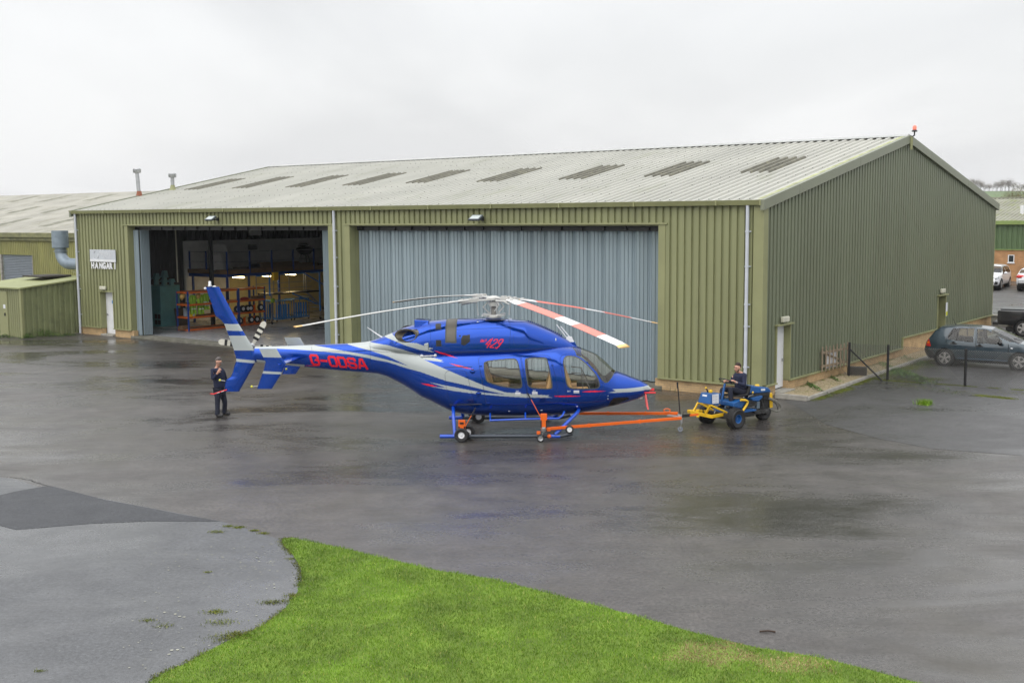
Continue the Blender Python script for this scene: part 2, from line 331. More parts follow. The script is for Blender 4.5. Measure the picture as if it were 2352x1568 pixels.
M['tarp']=mat('black_cover',(.01,.01,.011),.7)
M['farbldg']=mat('bright_green_cladding',(.085,.135,.058),.5,var=.08)
M['fargutter']=mat('green_gutter',(.20,.27,.08),.5)
M['farroof']=mat('mossy_corrugated_roof',(.27,.27,.215),.85,var=.15,scale=.8,dirt=((.20,.23,.07),.9,.5,.7))
# ================================================================ GROUND
def hz(hy): return .5+max(0,min(hy,58)-29.5)*.034           # upper car park behind the retaining wall
def sheet(name,poly,z,m,kind='structure'):
    b=MB(); b.add([(p[0],p[1],z) for p in poly],[tuple(range(len(poly)))]); o=b.build(name,m)
    if o.data.polygons[0].normal.z<0: o.data.flip_normals()
    return tag(o,kind=kind)
M['apron']=asphalt('wet_apron_asphalt',(.060,.055,.052),.46,.46,.26,.40,rough=(.15,.37),speck=.6,tint=(.058,.052,.036),ws=(.5,1.35,1))
M['pavement']=asphalt('grey_pavement_asphalt',(.078,.081,.086),.22,.48,.3,.45,rough=(.22,.40),speck=.4,ws=(.8,1.1,1))
M['patch']=asphalt('dark_patch_asphalt',(.048,.051,.057),.10,.2,.4,.8,rough=(.45,.62),speck=.45)
M['upper']=asphalt('upper_car_park_asphalt',(.075,.073,.07),.2,.45,.25,.5,rough=(.2,.5),ws=(.6,1.6,1))
M['field']=mat('far_field',(.10,.16,.05),.9,var=.15,scale=.02)
# the land: flat round the airfield, rising far off to a low hill
b=MB(); xs=list(range(-600,-100,50))+list(range(-100,160,20))+list(range(160,1100,60)); ys=[-60,0,60,120,160,220,280,300,340,400,460,520,600,700,800,900,960,1020,1100,1300]
def land(x,y): k=max(0,min(1,(x-20)/120)); k=k*k*(3-2*k); return -.05+(min(max(0,y-300),720)*.0355-max(0,y-1020)*.02)*k
b.add([(x,y,land(x,y)) for y in ys for x in xs],[(j*len(xs)+i,j*len(xs)+i+1,(j+1)*len(xs)+i+1,(j+1)*len(xs)+i) for j in range(len(ys)-1) for i in range(len(xs)-1)])
tag(b.build('ground',M['field'],smooth=60),kind='structure')
sheet('apron',[(-120,2),(90,2),(90,75),(-120,75)],0,M['apron'])
# pavement at the left, with its curved edge
pe=[g(*Z6(*p))[:2] for p in [(0,195),(100,205),(200,240),(262,262),(700,340),(1470,488),(1600,523),(1750,573),(1885,612),(1950,680),(2010,790),(2060,900),(2000,1080),(1800,1300),(1400,1450),(1100,1600)]]
pl=[(-22,2),(-22,pe[0][1]+.3)]
sheet('pavement',pl+[tuple(p) for p in pe]+[(pe[-1][0]+.4,2)],.004,M['pavement'])
pp=[g(*Z6(*p))[:2] for p in [(0,315),(100,290),(300,255),(360,258),(700,345),(1000,400),(1250,450),(1470,489),(1250,490),(1000,488),(600,505),(300,530),(110,545),(0,518)]]
sheet('dark_asphalt_patch',[(-19,pp[-1][1]+.5),(-19,pp[0][1]-.4)]+[tuple(p) for p in pp],.008,M['patch'])
# newer tarmac beyond the joint at the right
pr=[g(*p)[:2] for p in [(2352,1046),(2140,1030),(2010,1005),(1900,975),(1830,935),(1800,920)]]
sheet('right_tarmac',[tuple(p) for p in pr]+[hw(1.2,2)[:2],hw(1.2,27)[:2],hw(40,27)[:2],(60,pr[0][1]-1)],.004,
      asphalt('right_tarmac_asphalt',(.056,.055,.056),.22,.44,.22,.5,rough=(.18,.42),speck=.45,ws=(.8,1.2,1)))
# upper car park, its retaining wall
b=MB(); b.add([hw(x,y,hz(y)) for y in (29.5,58,100) for x in (-30,70)],[(0,1,3,2),(2,3,5,4)]); o=b.build('upper_car_park',M['upper']); tag(o,kind='structure')
b=MB(); b.box(-6,30,29.2,29.5,0,.5); b.box(-6.05,30,29.14,29.56,.5,.57)
tag(b.build('retaining_wall',M['conc'],loc=tuple(HC),rot=(0,0,YAW-PI/2),bev=.01),'low mossy concrete retaining wall at the far right corner of the big hangar','wall')
# ================================================================ cladding helper
def corr(b,s0,s1,zb,zt,mp,period=.27,pan=.165,bev=.016,depth=.065,phase=0):
    """trapezoidal sheet: profile along s, mp(s,d,z)->xyz; zb, zt numbers or functions of s"""
    zb_=zb if callable(zb) else (lambda s:zb); zt_=zt if callable(zt) else (lambda s:zt)
    P=[]; k=math.floor((s0-phase)/period)
    while True:
        base=k*period+phase
        for ds,d in ((0,0),(pan,0),(pan+bev,depth),(period-bev,depth)): P.append((base+ds,d))
        if base>s1: break
        k+=1
    Q=[]
    for i in range(len(P)-1):
        (a,da),(c,dc)=P[i],P[i+1]
        if c<=s0 or a>=s1: continue
        if not Q: t=(max(a,s0)-a)/(c-a) if c>a else 0; Q.append((max(a,s0),da+(dc-da)*t))
        t=(min(c,s1)-a)/(c-a); Q.append((min(c,s1),da+(dc-da)*t))
    vs=[]; fs=[]
    for s,d in Q: vs+=[mp(s,d,zb_(s)),mp(s,d,zt_(s))]
    for i in range(len(Q)-1): fs.append((2*i,2*i+2,2*i+3,2*i+1))
    b.add(vs,fs)
# ================================================================ HANGAR
EZ,RZ,HL,HWD=6.18,8.86,38.0,26.4; FZ=.12
hangar=empty('hangar',tuple(HC),YAW-PI/2,'long olive green corrugated hangar with pale roof, one bay open and one closed','hangar')
def slope(y): return EZ+.06+(RZ-EZ-.06)*(1-abs(y-HWD/2)/(HWD/2))
fr=lambda s,d,z:(s,d,z)
OP1=(-33.45,-19.45); OP2=(-18.2,-3.75); OT=5.52
def dpos(p): return F(*ZL(*p))[0]
DL0,DL1=dpos((770,1100)),dpos((865,1100)); DT=2.22; PB=.42
b=MB()
corr(b,-HL,DL0,PB,EZ,fr); corr(b,DL0,DL1,DT,EZ,fr); corr(b,DL1,OP1[0]-.22,PB,EZ,fr)
corr(b,OP1[0]-.22,OP1[1]+.3,OT+.06,EZ,fr); corr(b,OP1[1]+.3,OP2[0]-.3,.0,EZ,fr); corr(b,OP2[0]-.3,OP2[1]+.26,OT+.06,EZ,fr); corr(b,OP2[1]+.26,-.3,PB,EZ,fr)
b.build('front_wall',M['clad_front'],hangar)
b=MB()                                                          # trims round the openings, corner posts, drip sills
for x0,x1,zb in ((OP1[0]-.22,OP1[0],PB),(OP1[1],OP1[1]+.3,0),(OP2[0]-.3,OP2[0],0),(OP2[1],OP2[1]+.26,PB)): b.box(x0,x1,-.022,.05,zb,OT)
for o_ in (OP1,OP2): b.box(o_[0]-.34,o_[1]+.34,-.05,.04,OT,OT+.06)
b.box(-.32,.03,-.03,.3,PB,EZ); b.box(-HL-.02,-HL+.14,-.025,.2,PB,EZ)
for x0,x1 in ((-HL,DL0),(DL1,OP1[0]),(OP2[1],.03)): b.box(x0,x1,-.07,.04,PB-.05,PB-.003)
# jambs and soffits of the recesses
RD=.5
for x0,x1 in ((OP1[0]-.03,OP1[0]),(OP1[1],OP1[1]+.03),(OP2[0]-.03,OP2[0]),(OP2[1],OP2[1]+.03)): b.box(x0,x1,.05,RD+.3,.0,OT)
for o_ in (OP1,OP2): b.box(o_[0],o_[1],.05,RD+.3,OT-.04,OT-.003)
b.box(DL0-.06,DL0,-.03,.35,PB-.05,DT); b.box(DL1,DL1+.06,-.03,.35,PB-.05,DT); b.box(DL0-.1,DL1+.1,-.06,.35,DT,DT+.05)
b.build('trim',M['clad_trim'],hangar,bev=.004)
# door track above each bay
b=MB()
for o_ in (OP1,OP2):
    b.box(o_[0],o_[1],.42,.72,OT-.22,OT-.045)
    x=o_[0]+.3
    while x<o_[1]: b.box(x,x+.06,.36,.42,OT-.2,OT-.07); x+=.9
b.build('door_track',M['black'],hangar)
# brick plinth, stepping up along the side
PLN=[((x0,x1),(.03,.28),PB-.05) for x0,x1 in ((-HL,DL0-.03),(DL1+.03,OP1[0]+.12),(OP2[1]-.12,0))]
SD=[(1.12,2.12),(17.7,18.75)]
def side_plinth(y): return .40 if y<13.2 else .82
for y0,y1,z1 in ((.283,SD[0][0],.35),(SD[0][1],13.2,.35),(13.2,SD[1][0],.77),(SD[1][1],HWD,.77)): PLN.append(((-.28,-.02),(y0,y1),z1))
for (xx,yy,z1) in PLN: MB().box(xx[0],xx[1],yy[0],yy[1],0,z1).build('brick_plinth',M['brick'],hangar)
# right gable wall
def gtop(y): return slope(y)-.05
sd=lambda s,d,z:(-d,s,z)
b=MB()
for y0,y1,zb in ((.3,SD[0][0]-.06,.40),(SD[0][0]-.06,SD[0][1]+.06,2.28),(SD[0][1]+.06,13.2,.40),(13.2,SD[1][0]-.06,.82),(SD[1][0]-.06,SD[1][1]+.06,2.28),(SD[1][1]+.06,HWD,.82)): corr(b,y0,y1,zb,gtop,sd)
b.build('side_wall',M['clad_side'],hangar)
b=MB()
b.box(-.3,.07,.3,SD[0][0],.35,.397); b.box(-.3,.07,SD[0][1],13.2,.35,.397); b.box(-.3,.07,13.2,SD[1][0],.77,.817); b.box(-.3,.07,SD[1][1],HWD,.77,.817)
b.box(-.02,.05,13.17,13.23,.4,.82)
for y0,y1 in SD: b.box(-.04,.12,y0-.14,y1+.14,2.24,2.29); b.box(-.4,.03,y0-.06,y0,.35,2.24); b.box(-.4,.03,y1,y1+.06,.35,2.24)
b.box(-.35,.0,HWD-.02,HWD+.02,.82,EZ)
b.build('side_trim',M['clad_trim'],hangar,bev=.003)
# other walls
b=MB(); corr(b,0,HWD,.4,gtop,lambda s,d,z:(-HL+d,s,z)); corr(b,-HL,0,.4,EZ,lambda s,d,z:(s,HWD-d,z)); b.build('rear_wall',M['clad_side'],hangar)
# roof with its ribs
rf=lambda s,d,z:(s,z,slope(z)+.055-d)
P_=.36
b=MB()
corr(b,-HL-.1,.02,-.16,HWD/2,rf,period=P_,pan=.085,bev=.03,depth=.075); corr(b,-HL-.1,.02,HWD/2,HWD+.16,rf,period=P_,pan=.085,bev=.03,depth=.075)
b.build('roof',M['roof'],hangar)
def roof_px(px,py):
    d=ray(px,py); O2=np.array(hl(O)); D2=np.array([-(d@HU),d@HW,d[2]]); k=(RZ-EZ-.06)/(HWD/2)
    t=(EZ+.1-O2[2]+k*O2[1])/(D2[2]-k*D2[1]); q=O2+D2*t; return q
for i,(px,py) in enumerate([(1785,377),(1562,387),(1358,395),(1180,401),(1015,405),(868,411),(733,416),(608,419),(497,423)]):
    q=roof_px(px,py); s=round(q[0]/P_)*P_; y=q[1]
    b=MB(); corr(b,s-P_*1.9,s+P_*1.9,y-1.65,y+1.65,lambda s_,d,z:(s_,z,slope(z)+.063-d),period=P_,pan=.085,bev=.03,depth=.075)
    b.build('roof_light',M['rooflight'],hangar)
b=MB(); b.hexa([(-HL-.12,HWD/2-.24,slope(HWD/2-.24)+.07),(.04,HWD/2-.24,slope(HWD/2-.24)+.07),(.04,HWD/2,RZ+.1),(-HL-.12,HWD/2,RZ+.1)],[(-HL-.12,HWD/2-.24,slope(HWD/2-.24)+.085),(.04,HWD/2-.24,slope(HWD/2-.24)+.085),(.04,HWD/2,RZ+.125),(-HL-.12,HWD/2,RZ+.125)])
b.hexa([(-HL-.12,HWD/2,RZ+.1),(.04,HWD/2,RZ+.1),(.04,HWD/2+.24,slope(HWD/2-.24)+.07),(-HL-.12,HWD/2+.24,slope(HWD/2-.24)+.07)],[(-HL-.12,HWD/2,RZ+.125),(.04,HWD/2,RZ+.125),(.04,HWD/2+.24,slope(HWD/2-.24)+.085),(-HL-.12,HWD/2+.24,slope(HWD/2-.24)+.085)])
b.build('ridge_cap',M['ridge'],hangar)
b=MB()                                                          # rows of dark fixings on the ribs
for y in [.1,1.5,2.95,4.4,5.85,7.3,8.75,10.2,11.6,12.7]:
    s=-HL+.04
    while s<-.1:
        if random.random()<.6: b.box(s-.011,s+.011,y-.014,y+.014,slope(y)+.055,slope(y)+.075)
        s+=P_
tag(b.build('roof_fixings',mat('dark_fixing',(.06,.06,.05),.8),hangar),kind='stuff')
b=MB()
for z in (1.7,3.05,4.4,5.75):
    s=-HL+.14
    while s<-.3:
        if not(OP1[0]-.2<s<OP1[1]+.1 and z<5.7) and not(OP2[0]-.2<s<OP2[1]+.1 and z<5.7) and not(DL0<s<DL1 and z<2.3): b.box(s+.07,s+.085,.045,.066,z,z+.02)
        s+=.27
tag(b.build('wall_fixings',mat('dark_fixing',(.06,.06,.05),.8),hangar),kind='stuff')
# verge flashings
for x0,x1 in ((-.02,.11),(-HL-.13,-HL)):
    b=MB()
    for y0,y1 in ((-.2,HWD/2),(HWD/2,HWD+.2)):
        n=5
        for i in range(n):
            a,c=y0+(y1-y0)*i/n,y0+(y1-y0)*(i+1)/n; e=.004*(i%2); xa,xb=x0-e,x1+e
            b.hexa([(xa,a,slope(a)-.24),(xb,a,slope(a)-.24),(xb,c,slope(c)-.24),(xa,c,slope(c)-.24)],[(xa,a,slope(a)+.085),(xb,a,slope(a)+.085),(xb,c,slope(c)+.085),(xa,c,slope(c)+.085)])
    b.build('verge_trim',M['verge'],hangar,bev=.006)
b=MB()                                                          # flashing lying on the roof edge
for y0,y1 in ((-.15,HWD/2),(HWD/2,HWD+.15)):
    b.add([(-.22,y0,slope(y0)+.075),(-.022,y0,slope(y0)+.088),(-.022,y1,slope(y1)+.088),(-.22,y1,slope(y1)+.075)],[(0,1,2,3)])
b.build('verge_flashing',mat('lichen_flashing',(.33,.35,.16),.6,var=.3,scale=3,dirt=((.45,.45,.4),2.5,.5,.8)),hangar)
# gutter and downpipes
b=MB(); x=-HL-.15
while x<-.05:
    x1=min(x+3.05,-.03); b.hexa([(x,-.16,EZ-.06),(x1,-.16,EZ-.06),(x1,.0,EZ-.06),(x,.0,EZ-.06)],[(x,-.22,EZ+.1),(x1,-.22,EZ+.1),(x1,.0,EZ+.1),(x,.0,EZ+.1)])
    b.box(x1-.03,x1+.03,-.225,-.01,EZ-.065,EZ+.104); x=x1
b.build('gutter',M['clad_trim'],hangar,bev=.004)
for x in (-HL+.22,-19.02,-.5):
    b=MB(); b.tube([(x,-.09,EZ-.05),(x,-.09,.03)],.058,14); b.build('downpipe',M['pipe'],hangar,smooth=40)
    for z in (1.0,2.3,3.0,4.2,5.3): b=MB(); b.lathe([(.066,-.03),(.066,.03)],(x,-.09,z)); b.box(x-.1,x+.1,-.05,-.0,z-.02,z+.02); b.build('pipe_collar',M['pipe'],hangar)
# flues
for px,pt,pb,y in ((320,384,450,5),(397,395,436,8)):
    q=roof_px(px,pb); x,y=q[0],q[1]; _,z1=F(px,pt,y); zr=slope(y); h=z1-zr; lean=-.12 if px==320 else 0
    b=MB(); b.tube([(x,y,zr-.1),(x+lean,y,zr+h-.22)],.10,14); b.lathe([(.108,0),(.108,.04)],(x+lean*.5,y,zr+h*.5)); b.lathe([(.19,0),(.21,.03),(.21,.2),(.17,.24)],(x+lean,y,zr+h-.3))
    b.build('flue',M['steel'],hangar,smooth=40)
    b=MB(); b.lathe([(.2,0),(.15,.12),(.11,.3)],(x,y,zr)); b.build('flue_collar',mat('rusty_collar',(.25,.09,.05),.8) if px==320 else M['clad_trim'],hangar,smooth=40)
# personnel doors
def door(name,x0,x1,y,z0,z1,sidewall=False,label=None):
    b=MB()
    if sidewall: b.box(-y-.04,-y,x0,x1,z0,z1)
    else: b.box(x0,x1,y,y+.04,z0,z1)
    o=b.build('personnel_door',M['white'],hangar,bev=.004)
    b=MB()
    if sidewall: b.tube([(-y+.05,x1-.12,1.05),(-y+.05,x1-.24,1.05)],.011); b.box(-y,-y+.06,x1-.14,x1-.1,1.0,1.1)
    else: b.tube([(x0+.12,y-.05,1.05),(x0+.24,y-.05,1.05)],.011); b.box(x0+.1,x0+.14,y-.06,y,1.0,1.1)
    b.build('door_handle',M['steel'],o); return o
d1=door('d',DL0,DL1,.30,.1,DT); door('d',SD[0][0],SD[0][1],.2,.14,2.24,True); door('d',SD[1][0],SD[1][1],.42,.14,2.24,True)
b=MB(); b.box(DL0+.52,DL0+.78,.29,.296,1.62,1.78); b.build('door_notice',mat('blue_notice',(.03,.24,.6),.4),d1)
for q_ in ((-.25,.22,SD[0][0]-.03,SD[0][1]+.04,.0,.10),(DL0,DL1,-.1,.3,0,.1),(-.4,.05,SD[1][0],SD[1][1],.0,.14)): MB().box(*q_).build('doorstep',M['conc'],hangar,bev=.01)
# bulkhead lamps over the doors
for (x,y,z,sw) in ((-HL+HL+DL0+.35,-.07,2.42,0),(.09,SD[0][0]+.42,2.44,1),(.09,SD[1][0]+.35,2.46,1)):
    b=MB(); w_,h_=(.16,.09)
    if sw: b.box(x-.05,x+.07,y-.24,y+.24,z-.09,z+.09)
    else: b.box(x-w_*1.5,x+w_*1.5,y-.06,y+.05,z-.09,z+.09)
    o=b.build('bulkhead_lamp',mat('aged_lamp_cover',(.55,.54,.44),.45),loc=tuple(HC),rot=(0,0,YAW-PI/2),bev=.03)
    tag(o,{-.07:'cream bulkhead lamp over the narrow white door beside the hangar sign'}.get(y) or ('cream bulkhead lamp above the side door behind the little tractor' if y<5 else 'cream bulkhead lamp above the far side door beyond the blue hatchback'),'wall lamp','bulkhead lamps over the hangar doors')
# concertina doors
def leaves(x0,x1,y,zb,zt,p=.62,amp=.38,flat=.36):
    """zig-zag leaves: a broad ribbed face turned one way, a narrower face turned the other"""
    b=MB(); pts=[]; x=x0
    def ribs(xa,ya,xb,yb,n):
        for i in range(n):
            t0,t1,t2,t3=i/n,(i+.78)/n,(i+.82)/n,(i+.97)/n
            for t,dp in ((t0,0),(t1,0),(t2,.028),(t3,.028)): pts.append((xa+(xb-xa)*t,ya+(yb-ya)*t+dp))
        pts.append((xb,yb))
    while x<x1-.05:
        a=min(x+p*.56,x1); c=min(x+p,x1); ribs(x,y,a,y+amp*.55,3); ribs(a,y+amp*.55,c,y,2); x=c
    vs=[];fs=[]
    for X,Y in pts: vs+=[(X,Y,zb),(X,Y,zt)]
    for i in range(len(pts)-1): fs.append((2*i,2*i+2,2*i+3,2*i+1))
    b.add(vs,fs); b.keep=1
    return b
mid=F(1133,700,.5)[0]
leaves(OP2[0]+.02,mid-.06,.50,.16,OT-.22).build('folding_door',M['leaf'],hangar)
leaves(mid+.06,OP2[1]-.03,.50,.16,OT-.22).build('folding_door',M['leaf'],hangar)
b=MB(); b.box(mid-.06,mid+.06,.47,.54,.16,OT-.22); b.box(mid-.004,mid+.004,.46,.47,.16,OT-.22); b.build('meeting_stile',M['leaf'],hangar)
leaves(-33.43,-33.05,.30,.15,OT-.22,p=.19,amp=.14).build('folding_door',M['leaf'],hangar)
b=MB(); P9=[(-33.05,.40)]
for k in range(6): y9=.42+k*.085; P9+=[(-33.03,y9),(-33.03,y9+.065),(-33.05,y9+.070),(-33.05,y9+.080)]
b.add([(x,y,z) for x,y in P9 for z in (.15,OT-.22)],[(2*i,2*i+2,2*i+3,2*i+1) for i in range(len(P9)-1)]); b.box(-33.028,-33.01,.6,.66,1.7,1.85); b.build('folded_leaf',M['leaf'],hangar)
leaves(-20.25,-19.5,.42,.15,OT-.22,p=.2,amp=.26).build('folding_door',M['leaf'],hangar)
M['sill']=mat('damp_concrete_sill',(.15,.145,.12),.85,var=.3,scale=3,dirt=((.07,.08,.04),2,.5,.7))
for q_ in ((-33.6,-19.3,.02,.8,0,.12),(-18.3,-3.6,.02,.8,0,.12)): MB().box(*q_).build('door_sill',M['sill'],hangar,bev=.01)
# sign and floodlights
def text_mesh(txt,size,loc,rot,m,ext=.01,name='lettering',parent=None,bold=0,align='LEFT',sx=1):
    cu=bpy.data.curves.new('t','FONT'); cu.body=txt; cu.size=size; cu.extrude=ext; cu.offset=bold; cu.align_x=align
    o=bpy.data.objects.new('t',cu); C.objects.link(o); bpy.context.view_layer.update()
    me=bpy.data.meshes.new_from_object(o.evaluated_get(bpy.context.evaluated_depsgraph_get())); bpy.data.objects.remove(o)
    me.materials.clear(); me.materials.append(m); n=bpy.data.objects.new(name,me); C.objects.link(n); n.parent=parent
    n.rotation_euler=rot; n.location=loc; n.scale=(sx,1,1); return n
s0=F(*ZL(697,740)); s1=F(*ZL(897,830))
sx0,sx1=s0[0],s1[0]; sz1,sz0=F(*ZL(697,733))[1],F(*ZL(697,826))[1]
sign=empty('hangar_sign',hw(sx0,-.06,sz0),YAW-PI/2,'pale grey sign board with faint swirl logo above the white word HANGAR','sign')
W_,H_=sx1-sx0,sz1-sz0
b=MB(); b.box(0,W_,-.02,.0,0,H_); b.build('board',mat('faded_sign_grey',(.50,.53,.57),.5,var=.04),sign)
b=MB(); b.box(.01,W_-.01,-.026,-.021,.01,H_*.2); b.build('white_band',M['white'],sign)
sw=mat('faded_lettering',(.62,.64,.67),.5,var=0)
text_mesh('Heliwork',.42,(W_*.36,-.024,H_*.55),(PI/2,0,0),sw,.002,parent=sign,bold=.005,sx=W_*.5/1.75)
text_mesh('services',.30,(W_*.52,-.024,H_*.29),(PI/2,0,0),sw,.002,parent=sign,sx=W_*.32/1.1)
for k,(cx_,cz_,rot_) in enumerate(((.235,.72,2.2),(.285,.5,-.4),(.22,.3,3.6))):
    pts=[(W_*cx_+.12*math.cos(rot_+t),-.024,H_*cz_+.12*math.sin(rot_+t)) for t in np.linspace(-.9,1.2,9)]
    b=MB(); b.tube(pts,[.005+.026*math.sin(PI*i/8) for i in range(9)],6); b.build('swirl_logo',sw,sign,smooth=60)
hx0,hz0=F(*ZL(707,876)); hx1,_=F(*ZL(893,880)); _,hzt=F(*ZL(707,832))
lt=empty('hangar_lettering',hw(hx0,-.02,hz0),YAW-PI/2,'white cut-out letters reading HANGAR 1 on the cladding below the sign board','sign letters')
hh=hzt-hz0; wd=hx1-hx0; pos=[0,.165,.335,.475,.63,.755,.93]
for ch,p in zip('HANGAR1',pos):
    text_mesh(ch,hh/.70,(p*wd,-.03,0),(PI/2,0,0),M['white'],.012,'letter',lt,bold=.022,sx=.90)
for px,py,lab in ((487,503,'black floodlight on the lintel over the open bay'),(1096,502,'black floodlight on the lintel over the closed blue-grey doors')):
    x,z=F(px,py,-.35)
    fl=empty('floodlight',hw(x,-.05,z),YAW-PI/2,lab,'floodlight','floodlights over the hangar bays')
    R=Matrix.Rotation(math.radians(-58),4,'X')
    def tr(bb):
        bb.v=[tuple(R@Vector(v)+Vector((0,-.38,.02))) for v in bb.v]; return bb
    tr(MB().hexa([(-.26,-.04,-.17),(.26,-.04,-.17),(.26,.04,-.14),(-.26,.04,-.14)],[(-.26,-.04,.17),(.26,-.04,.17),(.26,.04,.14),(-.26,.04,.14)])).build('housing',mat('grey_lamp_housing',(.06,.07,.08),.4),fl,bev=.012)
    tr(MB().box(-.21,.21,-.05,-.043,-.12,.12)).build('lens',mat('lamp_glass',(.42,.47,.47),.12,var=0,spec=.8),fl)
    b=MB(); b.tube([(0,0,-.02),(.02,-.2,-.04),(0,-.36,0)],.028,8); b.box(-.06,.06,-.02,.04,-.09,.06); b.build('bracket',M['black'],fl)
# beacon on the gable
q=np.array(hw(.13,HWD/2,slope(HWD/2)))
bc=empty('obstruction_beacon',tuple(q),0,'lit red obstruction beacon on a green post at the gable peak','beacon')
zt=dep(2097,290,q[1])[2]-q[2]
b=MB(); b.box(-.05,.05,-.05,.05,-.5,zt-.42); b.build('post',M['clad_trim'],bc,bev=.005)
b=MB(); b.tube([(.0,0,zt-.44),(.12,0,zt-.36),(.12,0,zt-.2)],.03,8); b.lathe([(.1,0),(.12,.02),(.07,.08)],(.12,0,zt-.22)); b.build('lamp_base',M['black'],bc,smooth=40)
b=MB(); b.lathe([(.065,0),(.08,.05),(.075,.12),(.04,.17),(.01,.18)],(.12,0,zt-.14),n=16); b.build('lens',M['beacon_on'],bc,smooth=60)
# ---------------------------------------------------------------- inside the open bay
b=MB(); b.box(-37.86,-.3,.8,26.2,-.02,FZ); o=b.build('hangar_floor',M['floor'],loc=tuple(HC),rot=(0,0,YAW-PI/2)); tag(o,kind='structure')
XW=-37.7
b=MB(); corr(b,.4,26.2,FZ,lambda s:slope(s)-.2,lambda s,d,z:(XW-d,s,z)); 
b.add([(XW,.45,EZ-.25),(-.3,.45,EZ-.25),(-.3,HWD/2,RZ-.25),(XW,HWD/2,RZ-.25),(-.3,26.2,EZ-.25),(XW,26.2,EZ-.25)],[(0,1,2,3),(3,2,4,5)])
b.box(XW,-.3,26.15,26.2,FZ,EZ-.2); b.box(-.36,-.3,.5,26.1,FZ,EZ); b.box(OP1[1],OP2[0],.3,.34,FZ,EZ-.3)
b.box(XW,-.3,.8,.84,OT-.05,EZ-.24); b.build('gable_and_added_lining',M['indark'],hangar)  # dark gable sheeting, plus unseen dark lining added to keep the bay dim
y_w0=S(*ZA(615,400),XW)[0]; y_w1=S(*ZA(745,400),XW)[0]; z_w=S(*ZA(1300,222),XW)[1]
b=MB(); b.box(XW+.02,XW+.12,y_w0,24,FZ,z_w); b.build('block_wall',M['inwhite'],hangar)
XM=-34.2; ym0,zm=S(*ZA(1060,560),XM); zm-=0
y_y0=S(*ZA(1075,700),XW)[0]
b=MB(); b.box(XW+.125,XW+.16,y_y0,24,FZ,zm-.25); b.build('cream_block_wall',M['inyellow'],hangar)
b=MB()                                                          # stanchions
xc,yc=XM-.4,ym0-.7
b.box(xc-.085,xc+.085,yc-.09,yc-.075,FZ,EZ); b.box(xc-.085,xc+.085,yc+.075,yc+.09,FZ,EZ); b.box(xc-.01,xc+.01,yc-.075,yc+.075,FZ,EZ)
b.build('stanchion',M['indark'],hangar)
b=MB(); p0=ZA(535,95); p1=ZA(565,660); y=3.2; x,z=F(*p0,y); x2,z2=F(*p1,y); b.tube([(x,y,z),((x+x2)/2,y,z2)],.035,8); b.build('conduit',mat('pale_conduit',(.4,.38,.3),.6),hangar)
RZI=YAW-PI/2
mz=empty('mezzanine',tuple(HC),RZI,'timber edged storage mezzanine on blue posts inside the open bay','mezzanine')
b=MB(); b.box(XW+.18,XM,ym0,18.5,zm-.02,zm+.10); b.build('deck',M['wood'],mz)
b=MB(); b.box(XM,XM+.05,ym0-.05,18.5,zm-.10,zm+.13); b.box(XW+.2,XM,ym0-.05,ym0,zm-.10,zm+.13); b.build('edge_board',M['wood'],mz)
b=MB(); b.box(XM-.12,XM-.02,ym0+.02,18.4,zm-.26,zm-.05); b.box(XW+.2,XM-.13,ym0+.02,ym0+.12,zm-.28,zm-.04)
b.build('steel_beam',M['rack_blue'],mz)
for (x,y) in ((XM-.07,ym0+.07),(XM-.07,ym0+3.7),(XM-.07,ym0+7.4),(XM-.07,ym0+11),(XW+.5,ym0+.07),(XW+.5,ym0+4)):
    MB().box(x-.05,x+.05,y-.05,y+.05,FZ,zm-.27).build('post',M['rack_blue'],mz)
ry=[S(*ZA(x,400),XM)[0] for x in (1290,1515,1735,1945)]+[15.2,17.2]
pxx=[(XM+.02-(XM-XW-.3)*k,ym0+.02) for k in (0,.55,1)]
for x,y in [(XM+.02,y) for y in ry]+pxx: MB().box(x-.035,x+.035,y-.035,y+.035,zm-.1,zm+1.12).build('rail_post',M['rack_blue'],mz)
for dz in (.55,1.08): b=MB(); b.tube([(XW+.3,ym0+.02,zm+dz),(XM+.02,ym0+.02,zm+dz),(XM+.02,17.2,zm+dz)],.017,6); b.build('hand_rail',M['steel'],mz)
# three lit battens below
for px,py in ((1180,619),(1450,606),(1705,592)):
    y,z=S(*ZA(px,py),XM-.6); b=MB(); b.box(-.42,.42,-.07,.07,0,.07)
    o=b.build('batten_light',M['lamp_on'],loc=hw(XM-.6,y,zm-.36),rot=(0,0,RZI)); tag(o,'lit batten lamp under the mezzanine, '+{1180:'nearest the racking',1450:'middle one of three',1705:'above the blue trolleys'}[px],'ceiling light','lit battens under the mezzanine')
